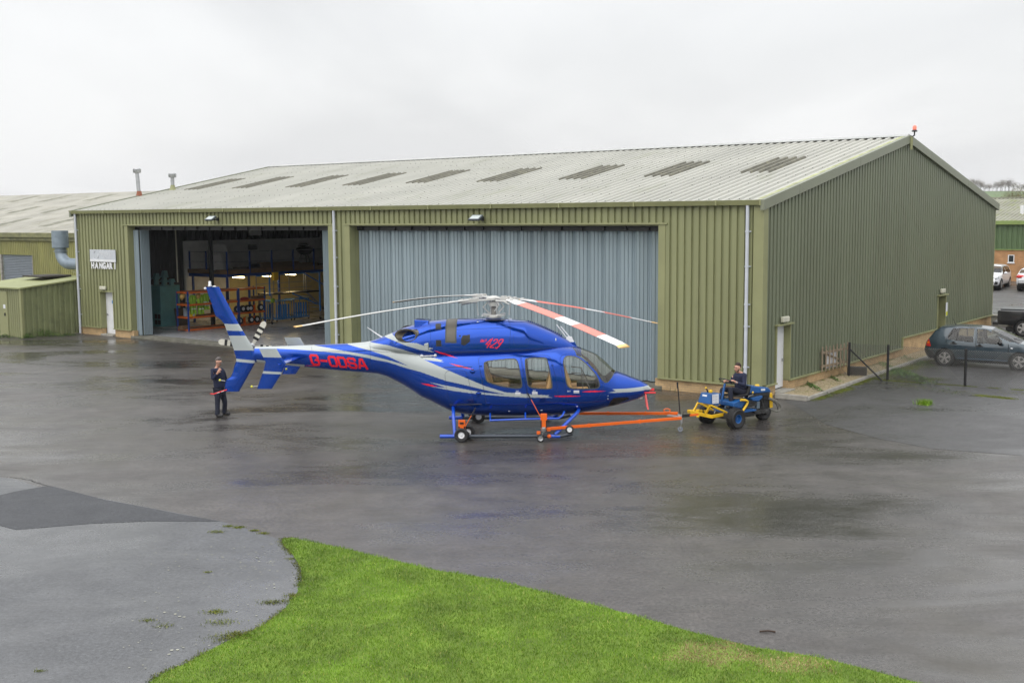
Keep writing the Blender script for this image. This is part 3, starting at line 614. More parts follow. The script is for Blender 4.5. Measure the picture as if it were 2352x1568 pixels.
# racking
def gi(p,z=None): q=gh(*ZA(*p),FZ if z is None else z); return q
r0=gi((690,1160)); r1=gi((1440,1080)); XR=(r0[0]+r1[0])/2; yr=[r0[1],gi((945,1135))[1],gi((1215,1110))[1],r1[1]]; RW=.9
zs=[S(*ZA(690,y),XR)[1] for y in (765,890,1020,1145)]
def rack(x,ys_,n,lab):
    t=empty('storage_rack',hw(x,ys_[0],FZ),RZI,lab,'rack','orange and blue storage racks in the open bay'); L_=ys_[1]-ys_[0]
    for yy in (0,L_):
        for xx in (0,-RW): MB().box(xx-.03,xx+.03,yy-.035,yy+.035,0,zs[0]-FZ+.06).build('upright',M['rack_blue'],t)
    for z in zs:
        z=z-FZ
        MB().box(-RW,0,.04,L_-.04,z-.01,z+.015).build('shelf',mat('chipboard',(.22,.17,.12),.8) if 'chip' not in M else M['chip'],t)
        b=MB(); b.box(-.0,.035,.035,L_-.035,z-.055,z+.04); b.box(-RW-.035,-RW,.035,L_-.035,z-.055,z+.04); b.box(-RW+.03,-.03,-.03,.0,z-.05,z+.035); b.box(-RW+.03,-.03,L_,L_+.03,z-.05,z+.035); b.build('beam',M['rack_orange'],t)
    return t
M['chip']=mat('chipboard',(.22,.17,.12),.8)
rack(XR,(yr[0],yr[2]-.04),4,'orange and blue storage rack holding hi-vis vests and white jerrycans')
rack(XR,(yr[2]+.04,yr[3]),4,'orange and blue storage rack holding spare ground-handling wheels')
def onrack(px,py,d=.3):                                          # x,y,z in hangar frame for a point on the rack's front plane moved in by d
    y,z=S(*ZA(px,py),XR-d); return XR-d,y,z
def nearest_shelf(z): return min([s+.016 for s in zs],key=lambda s:abs(s-z))
for i,(px,side_) in enumerate(((590,0),(632,1))):
    b=MB(); q=hl(g(*ZA(px,1005),nearest_shelf(.86))); x=q[0]; y=q[1]+.25; z=nearest_shelf(.86)
    b.box(-.13,.13,-.15,.15,0,.42); b.lathe([(.03,0),(.03,.04)],(0,-.08,.42)); b.tube([(0,-.03,.42),(0,0,.47),(0,.1,.42)],.014,6)
    o=b.build('jerrycan',M['plastic_white'],loc=hw(max(x,XR-.8)+.0,max(y,yr[0]+.2),z),rot=(0,0,RZI),bev=.03); tag(o,'white plastic jerrycan at the end of the rack, '+('the left one' if i==0 else 'the one beside the blue upright'),'jerrycan','white jerrycans')
x,y,z=onrack(710,985,.25); z=nearest_shelf(z)
yb=empty('yellow_battery_box',hw(x,y,z),RZI,'small yellow box beside the hi-vis vests on the rack','box')
MB().box(-.12,.12,-.13,.13,0,.30).build('case',M['yellow'],yb,bev=.015); MB().box(.121,.124,-.08,.06,.04,.2).build('label_plate',M['paper'],yb); b=MB(); b.tube([(0,-.08,.3),(0,-.08,.36),(0,.08,.36),(0,.08,.3)],.012,6); b.build('handle',M['black'],yb)
def vest(px,top,bot,lab,w_=.22):
    x,y,z1=onrack(px,top,.12); _,_,z0=onrack(px,bot,.12)
    t=empty('hi_vis_vest',hw(x,y,z0),RZI+PI/2,lab,'vest','hi-vis vests hanging on the rack'); h=z1-z0
    b=MB(); vs=[];fs=[]; n=10
    prof=[(0,w_),(.15,w_*.95),(.5,w_*.85),(.8,w_*.95),(.93,w_*.8),(1,w_*.35)]
    for zz_,ww in prof:
        for i in range(n+1):
            u_=-1+2*i/n; vs.append((u_*ww,.05*math.sin(u_*7+zz_*3)+.04*abs(u_)-.04,zz_*h))
    for j in range(len(prof)-1):
        for i in range(n): fs.append((j*(n+1)+i,j*(n+1)+i+1,(j+1)*(n+1)+i+1,(j+1)*(n+1)+i))
    k=len(vs); b.add(vs,fs); b.add([(v[0],v[1]+.03,v[2]) for v in vs],fs); b.build('fabric',M['hivis'],t,smooth=60)
    for zz_ in (.25,.45):
        b=MB(); vs=[]; 
        for i in range(n+1):
            u_=-1+2*i/n; yv=.05*math.sin(u_*7+zz_*3)+.04*abs(u_)-.046; vs+=[(u_*w_*.9,yv,zz_*h),(u_*w_*.9,yv,zz_*h+.05)]
        b.add(vs,[(2*i,2*i+2,2*i+3,2*i+1) for i in range(n)]); b.build('reflective_band',M['reflect'],t)
for px,t_,b_,lab in ((715,790,985,'hi-vis yellow vest nearest the yellow box'),(792,785,985,'hi-vis yellow vest with wide silver bands, middle of the rack'),(850,775,940,'hi-vis yellow vest hanging just left of the tail fin')): vest(px,t_,b_,lab)
b=MB()
for px,py,lab in ((603,805,'tan hard hat hanging at the rack end'),(765,800,'tan hard hat hanging between the vests')):
    x,y,z=onrack(px,py,.15); b=MB(); b.ball((0,0,0),.13,8,(1,1,.85)); b.lathe([(.16,-.04),(.165,-.03)],(0,0,0)); o=b.build('hard_hat',mat('tan_hard_hat',(.42,.26,.07),.5),loc=hw(x,y,z),rot=(1.1,0,RZI),smooth=50); tag(o,lab,'hard hat','hard hats on the rack')
b=MB(); x,y,z=onrack(735,870,.35); z=zs[1]+.017; b.box(-.2,.2,-.6,.6,0,.06); b.box(-.15,.1,-.5,.55,.061,.1); o=b.build('timber_boards',M['wood'],loc=hw(x,y,z),rot=(0,0,RZI)); tag(o,'two brown timber boards lying on the second shelf','boards')
def cart_box(px,py,w_,h_,m,lab,nm='storage_box'):
    x,y,z=onrack(px,py,.4); z=nearest_shelf(z); b=MB(); b.box(-.2,.2,-w_/2,w_/2,0,h_); b.box(-.21,.21,-w_/2-.01,w_/2+.01,h_*.8,h_*.86); tag(b.build(nm,m,loc=hw(x,y,z),rot=(0,0,RZI),bev=.01),lab,'box')
cart_box(625,1125,.5,.18,M['wood'],'low timber crate on the bottom shelf at the rack end'); cart_box(1385,825,.7,.16,M['wood'],'long brown box on the second shelf above the spare wheels')
cart_box(870,860,.5,.15,M['wood'],'flat brown box on the second shelf left of the tail fin')
# a red jack and spare wheels
def spare(px,py,lab,r=.19):
    x,y,z=onrack(px,py,.22); zf=nearest_shelf(z-r+.05)
    t=empty('spare_wheel',hw(x,y,zf+r),RZI,lab,'wheel','spare ground-handling wheels on the rack')
    MB().lathe([(.10,-.06),(r*.93,-.065),(r,-.04),(r,.04),(r*.93,.065),(.10,.06)],(0,0,0),(1,0,0),24).build('tyre',M['dark'],t,smooth=40)
    MB().lathe([(.03,.075),(.035,.05),(.09,.05),(.10,.07)],(0,0,0),(1,0,0),20).build('hub',M['white'],t,smooth=40)
for px,py,lab in ((1165,915,'dark spare wheel in the shadow at the left of the upper wheel shelf'),(1222,918,'spare wheel with white hub, upper shelf, just right of the blue upright'),(1270,916,'spare wheel with white hub, upper shelf, second of the pair'),(1300,914,'spare wheel close behind the pair on the upper shelf'),(1405,920,'spare wheel with blue hub at the right end of the upper shelf'),(1192,1045,'spare wheel on the bottom shelf beside the blue upright'),(1307,1035,'spare wheel with big white hub on the bottom shelf'),(1365,1030,'spare wheel at the right end of the bottom shelf')): spare(px,py,lab)
for px,py,lab in ((1340,905,'orange wheel jack on the upper wheel shelf'),(1240,1030,'orange wheel jack on the bottom shelf left of the big white hub'),(1335,1020,'orange wheel jack on the bottom shelf right of the big white hub')):
    x,y,z=onrack(px,py,.25); zf=nearest_shelf(z-.2); b=MB(); b.box(-.05,.05,-.06,.06,.05,.34); b.box(-.12,.12,-.03,.03,0,.06); b.tube([(0,0,.3),(.05,.08,.42)],.02,6); o=b.build('wheel_jack',M['orange'],loc=hw(x,y,zf),rot=(0,0,RZI),bev=.01); tag(o,lab,'jack','orange jacks on the rack')
b=MB(); x,y,z=onrack(1240,820,.3); b.ball((0,0,.08),.12,8,(1,2.2,.7)); b.box(-.1,.1,-.2,.25,0,.05); tag(b.build('red_bag',mat('dark_red_cloth',(.3,.02,.02),.8),loc=hw(x,y,zs[1]+.017),rot=(0,0,RZI),smooth=60),'dark red cloth bag on the second shelf above the spare wheels','bag')
# teal machine with four cowls
q0=gi((395,1115)); q1=gi((580,1095)); 
tm=empty('teal_machine',hw(q0[0],q0[1],FZ),RZI,'teal green cabinet with four hooded ventilation cowls on top inside the open bay','machine')
dw=min(q0[0]-XW-.15,1.95); dl=q1[1]-q0[1]; ht=S(*ZA(385,697),q0[0])[1]-FZ
MB().box(-dw,0,0,dl,0,ht).build('cabinet',M['teal'],tm,bev=.02)
b=MB(); 
for i in range(2):
    for j in range(2): b.box(-.55+i*.27,-.33+i*.27,-.012,-.002,.12+j*.3,.36+j*.3)
b.build('vent_panel',M['black'],tm)
for px,tp,bt,sc_ in ((343,558,690,1),(425,555,625,1),(420,625,690,.95),(497,620,685,.95)):
    yy=dl*.45 if bt>650 else dl*.8
    x,_=F(*ZA(px,bt),q0[1]+yy); x-=q0[0]; h_=.62 if tp<600 and bt>650 else (.75 if tp<600 else .36)
    b=MB(); b.lathe([(.13,0),(.13,h_*.55)],(x,yy,ht)); b.hexa([(x-.15,yy-.2,ht+h_*.5),(x+.15,yy-.2,ht+h_*.5),(x+.15,yy+.15,ht+h_*.5),(x-.15,yy+.15,ht+h_*.5)],[(x-.1,yy-.06,ht+h_),(x+.1,yy-.06,ht+h_),(x+.1,yy+.12,ht+h_),(x-.1,yy+.12,ht+h_)])
    b.build('cowl',mat('light_teal_paint',(.16,.36,.38),.5),tm,smooth=30)
b=MB(); b.prism([(.05,dl-.9,0),(.05,dl-.1,0),(.3-.22,dl-.1,.9),(.08,dl-.85,.95)],(0,0,0),(.04,.0,.0)); b.v=[(v[0]+.25-(v[2]*.22),v[1],v[2]) for v in b.v]
tag(b.build('leaning_board',mat('dark_brown_board',(.06,.045,.035),.7),loc=hw(q0[0],q0[1]+.35,FZ),rot=(0,0,RZI)),'dark brown board leaning against the teal cabinet','board')
b=MB(); b.lathe([(.09,0),(.1,.02),(.1,.2),(.03,.28)],(0,0,0),n=14); q=gi((262,1165)); tag(b.build('red_extinguisher',M['red'],loc=hw(q[0],max(q[1],.95),FZ),rot=(0,0,RZI),smooth=40),'small red canister on the floor by the folded door','canister')
# blue barred trolleys
def trolley(pa,pb,lab):
    a=gi(pa); c=gi(pb); L_=c[1]-a[1]; top=S(*ZA(pa[0],pa[1]-210),a[0])[1]-FZ
    t=empty('pipe_trolley',hw(a[0],a[1],FZ),RZI,lab,'trolley','light blue pipe trolleys')
    b=MB(); r=.035
    for x in (0,-.75): b.tube([(x,0,.14),(x,0,top),(x,L_,top),(x,L_,.14),(x,0,.14)],r,8)
    for y in (0,L_): b.tube([(0,y,.16),(-.75,y,.16)],r,8); b.tube([(0,y,top),(-.75,y,top)],r,8)
    b.build('frame',M['frame_blue'],t,smooth=40)
    for i in range(5): y=L_*(i+.9)/6; b=MB(); b.box(-.05,.0,y-.03,y+.045,.16,top-.18); b.build('bar',M['frame_blue'],t)
    for x in (0,-.75):
        for y in (.02,L_-.02): b=MB(); b.lathe([(.05,-.015),(.055,0),(.05,.015)],(x,y,.055),(1,0,0),14); b.tube([(x,y,.055),(x,y,.14)],.012,6); b.build('castor',M['dark'],t)
trolley((1570,1065),(1730,1050),'light blue barred pipe trolley nearest the racking'); trolley((1750,1045),(1900,1030),'light blue barred pipe trolley under the access platform steps')
trolley((1497,1058),(1556,1056),'narrow light blue pipe rack at the end of the racking')
# access platform
ap0=gi((1478,1085)); ap1=gi((2012,1045)); X0=(ap0[0]+ap1[0])/2+.05
ap=empty('access_platform',hw(X0,ap0[1],FZ),RZI,'blue and grey wheeled access platform with steps behind the racking','access platform')
def AP(px,py): y,z=S(*ZA(px,py),X0); return y-ap0[1],z-FZ
(y0,zd),(y1,zd1)=AP(1500,775),AP(2010,745); zd=(zd+zd1)/2
b=MB(); b.box(-1.0,0,y0,y1,zd-.07,zd); b.build('deck',M['black'],ap)
b=MB(); zt_=AP(1500,585)[1]
b.bar((0,y0,zd-.1),(0,y0,zt_),.06); b.bar((0,y0-.9,zt_-.02),(0,AP(1845,560)[0],zt_),.05); b.bar((0,AP(1845,560)[0],zt_),(0,AP(2055,700)[0]+.8,zd-.1),.05); b.bar((0,y1,.5),(0,y1,zt_),.07); b.bar((0,AP(1915,565)[0],zt_),(0,y1,zt_),.05)
b.bar((-.03,y0+1.6,zd-.05),(-.03,y1-.2,.9),.06); b.build('blue_frame',M['frame_blue'],ap)
b=MB(); b.bar((0,0,.1),(0,0,zd+.02),.07); b.bar((-1,0,.1),(-1,0,zd),.07); b.bar((0,y1,.12),(0,y1,.9),.055)
for k in (.25,.55): b.bar((-.02,y0-.9,zd+(zt_-zd)*k),(-.02,y1-.6,zd+(zt_-zd)*k),.03)
for yy in (y0-.9,y0+.3,y0+1.4,y0+2.5,y1-1): b.bar((-.02,yy,zd),(-.02,yy,zt_),.04)
b.build('grey_frame',M['steel'],ap)
b=MB()
for i in range(7): f_=i/6; b.box(-.9,-.1,y1-1.0+f_*1.6,y1-.75+f_*1.6,zd-.1-f_*(zd-.3),zd-.07-f_*(zd-.3))
b.bar((-.06,y1-1,zd),(-.06,y1+.8,.2),.05,.1); b.build('steps',M['steel'],ap)
for x,y in ((0,0),(0,y1),(-1,0)): MB().lathe([(.08,-.02),(.09,0),(.08,.02)],(x,y,.09),(1,0,0),16).build('castor',M['dark'],ap)
b=MB(); q=AP(1520,845); b.lathe([(.1,0),(.13,.02),(.13,.1),(.1,.12)],(.02,q[0],q[1]),(1,0,0),18); tag(b.build('hose_reel',M['hivis'],loc=hw(X0,ap0[1],FZ),rot=(0,0,RZI),smooth=40),'small green hose reel hanging on the access platform','hose reel')
b=MB(); y,z=S(*ZA(1555,600),X0+.1); b.box(-.08,.08,-.17,.17,-.2,.2); b.box(-.09,.09,-.18,.18,.2,.23); tag(b.build('yellow_first_aid_box',M['yellow'],loc=hw(X0+.1,y,z),rot=(0,0,RZI),bev=.01),'yellow box clipped to the blue platform rail','box')
# barbecue, boards and sacks on the mezzanine
y,_=S(*ZA(1835,450),XM-1.2); bq=empty('kettle_barbecue',hw(XM-1.0,y,zm+.1),RZI,'covered black kettle barbecue standing on the mezzanine','barbecue')
b=MB(); b.lathe([(.05,.62),(.35,.72),(.5,.9),(.48,1.05),(.30,1.12)],(0,0,0),n=18); b.ball((0,-.1,1.22),.16,8,(1.2,2.4,.6)); b.build('bowl',M['tarp'],bq,smooth=60)
for a in (0.3,2.4,4.5): b=MB(); b.tube([(.15*math.cos(a),.25*math.sin(a),.7),(.35*math.cos(a),.55*math.sin(a),0)],.022,6); b.build('leg',M['black'],bq)
for (pa,hh_,ww,xo,m,lab) in ((975,.85,.95,.9,M['inwhite'],'white sheet board standing on the mezzanine behind the rail'),(1010,1.35,1.5,1.6,M['inwhite'],'tall spotted white panel leaning on the wall at the mezzanine corner')):
    y,_=S(*ZA(pa,480),XM-xo); b=MB(); b.hexa([(-.02,-ww/2,0),(.02,-ww/2,0),(.02,ww/2,0),(-.02,ww/2,0)],[(-.2,-ww/2,hh_),(-.16,-ww/2,hh_),(-.16,ww/2*.6,hh_),(-.2,ww/2*.6,hh_)])
    tag(b.build('panel',m,loc=hw(XM-xo,y,zm+.1),rot=(0,0,RZI)),lab,'panel')
b=MB(); y,_=S(*ZA(1345,480),XM-.8); b.ball((0,0,.16),.2,8,(1,2,.7)); tag(b.build('black_sack',M['tarp'],loc=hw(XM-.8,y,zm+.1),rot=(0,0,RZI),smooth=60),'black sack lying on the mezzanine','sack')
b=MB(); y,_=S(*ZA(1600,480),XM-1); b.box(-.4,.4,-1.6,2.6,0,.2); b.box(-.3,.3,-1.4,1.2,.2,.3); tag(b.build('timber_stack',M['wood'],loc=hw(XM-1,y,zm+.1),rot=(0,0,RZI)),'long low stack of boards on the mezzanine','boards')
for px,py,w_,h_,m,lab in ((1337,145,.75,.4,M['inwhite'],'grey box high on the dark wall inside the bay'),(1312,300,.5,.32,mat('grey_fan_box',(.13,.13,.125),.6),'small grey fuse box on the white wall above the mezzanine')):
    y,z=S(*ZA(px,py),XW+.15); b=MB(); b.box(0,.25,-w_/2,w_/2,-h_/2,h_/2); b.box(.25,.262,-w_*.4,w_*.4,-h_*.35,h_*.35); tag(b.build('wall_box',m,loc=hw(XW+.13,y,z),rot=(0,0,RZI),bev=.01),lab,'wall box')
# ================================================================ frames, lofts, classification
class Frame:
    def __init__(s,o,rz): s.o=np.array([o[0],o[1],o[2] if len(o)>2 else 0.]); s.rz=rz; s.c,s.s=math.cos(rz),math.sin(rz); s.O=s.tl(O)
    def tl(s,P): d=np.array(P)-s.o; return np.array([d[0]*s.c+d[1]*s.s,-d[0]*s.s+d[1]*s.c,d[2]])
    def tw(s,P): return np.array([P[0]*s.c-P[1]*s.s,P[0]*s.s+P[1]*s.c,P[2]])+s.o
    def rd(s,px,py): d=ray(px,py); return np.array([d[0]*s.c+d[1]*s.s,-d[0]*s.s+d[1]*s.c,d[2]])
    def pl(s,p,y): d=s.rd(*p); q=s.O+d*((y-s.O[1])/d[1]); return q       # point on the plane local y
    def px(s,p,x): d=s.rd(*p); return s.O+d*((x-s.O[0])/d[0])
    def pz(s,p,z): d=s.rd(*p); return s.O+d*((z-s.O[2])/d[2])
def smooth(x,xp,fp,wd):
    """interpolate and soften"""
    X=np.linspace(min(xp),max(xp),1600); Fv=np.interp(X,xp,fp); k=max(1,int(wd/(X[1]-X[0])));
    K=np.hanning(2*k+3)[1:-1]; K/=K.sum(); P=len(K)//2
    e0=Fv[0]-(Fv[1]-Fv[0])*np.arange(P,0,-1); e1=Fv[-1]+(Fv[-1]-Fv[-2])*np.arange(1,P+1)
    return np.interp(x,X,np.convolve(np.concatenate([e0,Fv,e1]),K,'valid'))
def inpoly(X,Y,poly):
    P=np.array(poly); r=np.zeros(X.shape,bool); m=(X>=P[:,0].min())&(X<=P[:,0].max())&(Y>=P[:,1].min())&(Y<=P[:,1].max())
    x=X[m]; y=Y[m]; q=np.zeros(x.shape,bool); n=len(P)
    for i in range(n):
        x1,y1=P[i]; x2,y2=P[(i+1)%n]
        if y1==y2: continue
        q^=((y1>y)!=(y2>y))&(x<(x2-x1)*(y-y1)/(y2-y1)+x1)
    r[m]=q; return r
def chaikin(P,k=2,closed=True):
    P=np.array(P,float)
    for _ in range(k):
        Q=np.roll(P,-1,0) if closed else P[1:]; R=P if closed else P[:-1]
        N=np.empty((2*len(R),P.shape[1])); N[0::2]=R*.75+Q*.25; N[1::2]=R*.25+Q*.75
        if not closed: N=np.vstack([P[:1],N,P[-1:]])
        P=N
    return P
def grow(P,d):
    P=np.array(P,float); n=len(P); A=sum(P[i][0]*P[(i+1)%n][1]-P[(i+1)%n][0]*P[i][1] for i in range(n)); sg=1 if A>0 else -1
    T=np.roll(P,-1,0)-np.roll(P,1,0); T/=np.linalg.norm(T,axis=1)[:,None]+1e-9
    return P+np.stack([T[:,1],-T[:,0]],1)*d*sg
class Loft:
    def __init__(s,xs,w,zt,zb,mr,nt,nb): s.xs=xs; s.w=w; s.zt=zt; s.zb=zb; s.mr=mr; s.nt=nt; s.nb=nb
    def at(s,x):
        f=lambda a:np.interp(x,s.xs,a); return f(s.w),f(s.zt),f(s.zb),f(s.mr),f(s.nt),f(s.nb)
    def half(s,x,z):
        w,zt,zb,mr,a,b=s.at(x); zm=zb+(zt-zb)*mr
        up=z>=zm; h=np.where(up,zt-zm,zm-zb); n=np.where(up,a,b); u=np.clip(np.abs(z-zm)/np.maximum(h,1e-6),0,1)
        r=w*(1-u**n)**(1/n); return np.where((z>zt)|(z<zb)|(x<s.xs[0])|(x>s.xs[-1]),0,r)
    def grid(s,X,nt_):
        w,zt,zb,mr,a,b=s.at(X); zm=zb+(zt-zb)*mr; G=np.zeros((len(X),nt_,3)); T=np.linspace(0,2*PI,nt_*4+1)
        for i,x in enumerate(X):
            c,sn=np.cos(T),np.sin(T); n=np.where(sn>=0,a[i],b[i]); h=np.where(sn>=0,zt[i]-zm[i],zm[i]-zb[i])
            y=w[i]*np.sign(c)*np.abs(c)**(2/n); z=zm[i]+h*np.sign(sn)*np.abs(sn)**(2/n)
            L_=np.concatenate([[0],np.cumsum(np.hypot(np.diff(y),np.diff(z)))]); t=np.linspace(0,L_[-1],nt_+1)[:-1]
            G[i,:,0]=x; G[i,:,1]=np.interp(t,L_,y); G[i,:,2]=np.interp(t,L_,z)
        return G
def split_grid(G,part,mid,names,mats,parent_of,smooth_=True,skip=None,labels=None):
    """G (nx,nt,3) closed round nt; part, mid (nx-1,nt) ints; one object per part id"""
    nx,nt_,_=G.shape; out={}
    I,J=np.meshgrid(np.arange(nx-1),np.arange(nt_),indexing='ij'); J2=(J+1)%nt_
    quad=np.stack([I*nt_+J2,(I+1)*nt_+J2,(I+1)*nt_+J,I*nt_+J],-1).reshape(-1,4); V_=G.reshape(-1,3); pf=part.ravel(); mf=mid.ravel()
    for k,nm in names.items():
        sel=np.nonzero(pf==k)[0]
        if not len(sel): continue
        q=quad[sel]; u_,inv=np.unique(q,return_inverse=True); me=bpy.data.meshes.new(nm); 
        me.vertices.add(len(u_)); me.vertices.foreach_set('co',V_[u_].ravel()); me.loops.add(len(sel)*4); me.loops.foreach_set('vertex_index',inv.ravel().astype(np.int32))
        me.polygons.add(len(sel)); me.polygons.foreach_set('loop_start',np.arange(0,len(sel)*4,4,dtype=np.int32))
        ms,mi=np.unique(mf[sel],return_inverse=True)
        for m_ in ms: me.materials.append(mats[m_])
        me.polygons.foreach_set('material_index',mi.astype(np.int32)); me.update(calc_edges=True); me.validate()
        if smooth_: me.shade_smooth()
        o=bpy.data.objects.new(nm,me); C.objects.link(o); out[k]=o
    for k,o in out.items():
        p=parent_of.get(k); o.parent=out[p] if isinstance(p,int) and p in out else (p if not isinstance(p,int) else None)
        if labels and k in labels: o['label']=labels[k]
    return out
# ================================================================ stroke letters
GL={'G':[[(1,.72),(1,.88),(.85,1),(.15,1),(0,.85),(0,.15),(.15,0),(.85,0),(1,.15),(1,.5),(.6,.5)]],'-':[[(.0,.5),(1,.5)]],
 'O':[[(.15,0),(.85,0),(1,.15),(1,.85),(.85,1),(.15,1),(0,.85),(0,.15),(.15,0)]],'D':[[(0,0),(.8,0),(1,.18),(1,.82),(.8,1),(0,1),(0,0)]],
 'S':[[(1,.78),(1,.87),(.85,1),(.15,1),(0,.87),(0,.65),(.13,.53),(.87,.47),(1,.35),(1,.13),(.85,0),(.15,0),(0,.13),(0,.22)]],
 'A':[[(0,0),(.36,1),(.64,1),(1,0)],[(.2,.32),(.8,.32)]],'E':[[(1,1),(0,1),(0,0),(1,0)],[(0,.5),(.8,.5)]],'X':[[(0,0),(1,1)],[(0,1),(1,0)]],'I':[[(.5,0),(.5,1)]],'T':[[(.5,0),(.5,1)],[(0,1),(1,1)]],
 'B':[[(0,0),(.8,0),(1,.15),(1,.4),(.85,.5),(0,.5)],[(.85,.5),(1,.62),(1,.85),(.8,1),(0,1),(0,0)]],'L':[[(0,1),(0,0),(1,0)]],
 'e':[[(0,.3),(.9,.3),(.9,.5),(.7,.65),(.2,.65),(0,.5),(0,.12),(.2,0),(.9,0)]],'l':[[(.4,1),(.4,0)]],
 '4':[[(.75,-.05),(.75,1.1)],[(.45,1.0),(0,.35),(1.05,.35)]],'2':[[(.05,.8),(.25,1),(.8,1),(1,.8),(.9,.55),(0,.05),(.15,0),(1,.0)]],'9':[[(.95,.6),(.5,.45),(.1,.6),(.1,.9),(.4,1.05),(.9,1),(1,.8),(.85,.2),(.5,-.1),(.1,0)]]}
def strokes(txt,o,ux,uy,cell,gap,th,widths={}):
    """quads in 2D; o origin, ux/uy unit vectors in local (x,z) with size"""
    out=[]; x=0; o=np.array(o);ux=np.array(ux);uy=np.array(uy)
    for ch in txt:
        if ch==' ': x+=cell; continue
        cw=cell*widths.get(ch,1)
        for pl_ in GL[ch]:
            P=[o+ux*(x+p[0]*cw)+uy*p[1] for p in pl_]
            for i in range(len(P)-1):
                d=P[i+1]-P[i]; l=np.linalg.norm(d)
                if l<1e-9: continue
                t=d/l; n=np.array([-t[1],t[0]])*th/2; e=t*th*.32; out.append([P[i]-e-n,P[i+1]+e-n,P[i+1]+e+n,P[i]-e+n])
        x+=cw+gap
    return out
# ================================================================ HELICOPTER
HF=Frame((-.47,31.12,0),math.radians(-1.9))
heli=empty('helicopter',tuple(HF.o),HF.rz,'glossy blue and silver twin engine helicopter with red registration letters on its tail boom','helicopter')
def hp(p,y=0): q=HF.pl(p,y); return (q[0],q[2])
ZS=zoomf(2150,1250,410/2074)
topc=[hp(Z1(*p)) for p in [(640,795),(900,788),(1220,776),(1650,757),(1820,739)]]
sidej=[hp(Z2(*p),-.5) for p in [(130,715),(400,752),(700,790),(1000,803),(1330,793),(1900,776)]]+[hp(Z3(*p),-.45) for p in [(400,748)]]
wst=[hp(ZS(*p)) for p in [(560,520),(660,562),(900,655),(1100,820),(1265,990),(1500,1070),(1800,1188),(1950,1285),(1985,1330)]]
nose=hp(Z3(1556,1242)); tt=topc+[(a,b+.06) for a,b in sidej]+wst+[(nose[0],nose[1]+.01)]
botp=[hp(Z1(*p)) for p in [(650,952),(1000,985),(1160,1000),(1500,1035),(1800,1058),(1900,1067),(2000,1097),(2150,1172),(2250,1232),(2352,1302)]]
botp+=[hp(Z2(*p)) for p in [(700,1370),(850,1442),(970,1500)]]+[hp(Z4(*p)) for p in [(350,350),(500,372),(700,386),(1000,394),(1300,391),(1700,374),(1900,354),(2100,322)]]
botp+=[hp(Z3(*p)) for p in [(1000,1462),(1200,1420),(1400,1362),(1480,1315),(1535,1270)]]+[(nose[0],nose[1]-.02)]
def mono(P):
    P=sorted(P); Q=[P[0]]
    for p in P[1:]:
        if p[0]>Q[-1][0]+.01: Q.append(p)
    return np.array(Q)
T_=mono(tt); B_=mono(botp); X0_,X1_=max(T_[0,0],B_[0,0]),nose[0]
XS=np.concatenate([np.arange(X0_,-2.9,.013),np.arange(-2.9,X1_-.02,.0088),np.linspace(X1_-.018,X1_,8)])
zt_=smooth(XS,T_[:,0],T_[:,1],.10); zb_=smooth(XS,B_[:,0],B_[:,1],.12)
wx=[X0_,-5.5,-4.2,-3.4,-2.7,-2.0,-1.3,-.5,1.0,2.1,2.7,3.2,3.7,4.1,X1_-.05,X1_]
ww_=[.13,.19,.25,.30,.40,.60,.76,.83,.84,.82,.74,.60,.42,.25,.10,.012]
HW_=smooth(XS,wx,ww_,.22); HW_=np.where(XS>X1_-.25,np.interp(XS,[X1_-.25,X1_-.12,X1_-.04,X1_],[np.interp(X1_-.25,XS,HW_),.15,.085,.01]),HW_)
e=np.clip((X1_-XS)/.1,0,1)**.5; zc_=(nose[1]); zt_=zc_+(zt_-zc_)*np.where(XS>X1_-.1,e,1); zb_=zc_+(zb_-zc_)*np.where(XS>X1_-.1,e,1)
mr_=smooth(XS,[X0_,-3,-1.5,1.5,2.6,4.0,X1_],[.5,.5,.48,.46,.42,.45,.5],.4)
nt__=smooth(XS,[X0_,-3,-1.2,1.6,2.6,X1_],[2.1,2.3,3.0,3.0,2.3,2.1],.4); nb__=smooth(XS,[X0_,-3,-1.2,1.6,3,X1_],[2.1,2.2,2.7,2.7,2.4,2.1],.4)
hull=Loft(XS,HW_,zt_,zb_,mr_,nt__,nb__)
# cowling
cwt=[hp(Z1(*p)) for p in [(1700,756),(1820,736),(1950,690),(2040,652),(2150,602),(2280,548)]]+[hp(Z2(*p)) for p in [(540,458),(700,418),(900,398),(1100,388),(1350,382),(1600,388),(1900,412)]]+[hp(Z3(*p)) for p in [(150,458),(300,522),(400,572),(500,632),(600,700),(690,752)]]
CT=mono(cwt); CX=np.concatenate([np.arange(CT[0,0],CT[-1,0]-.01,.0095),[CT[-1,0]]]); czt=smooth(CX,CT[:,0],CT[:,1],.08)
xj=lambda p,y=0: hp(p,y)[0]
cwx=[CT[0,0],xj(Z1(1820,740)),xj(Z1(2040,700)),xj(Z2(300,600)),xj(Z2(600,500)),xj(Z2(1300,600)),xj(Z2(1900,600)),xj(Z3(250,600)),xj(Z3(450,650)),CT[-1,0]]
cw_=smooth(CX,cwx,[.10,.24,.38,.48,.58,.64,.60,.50,.36,.05],.15)
czb=np.interp(CX,XS,zt_)-.25
cowl=Loft(CX,cw_,czt,czb,np.full(len(CX),.30),smooth(CX,[CX[0],-2.5,-1,1.5,CX[-1]],[2.0,2.1,2.6,2.5,2.0],.4),np.full(len(CX),3.))
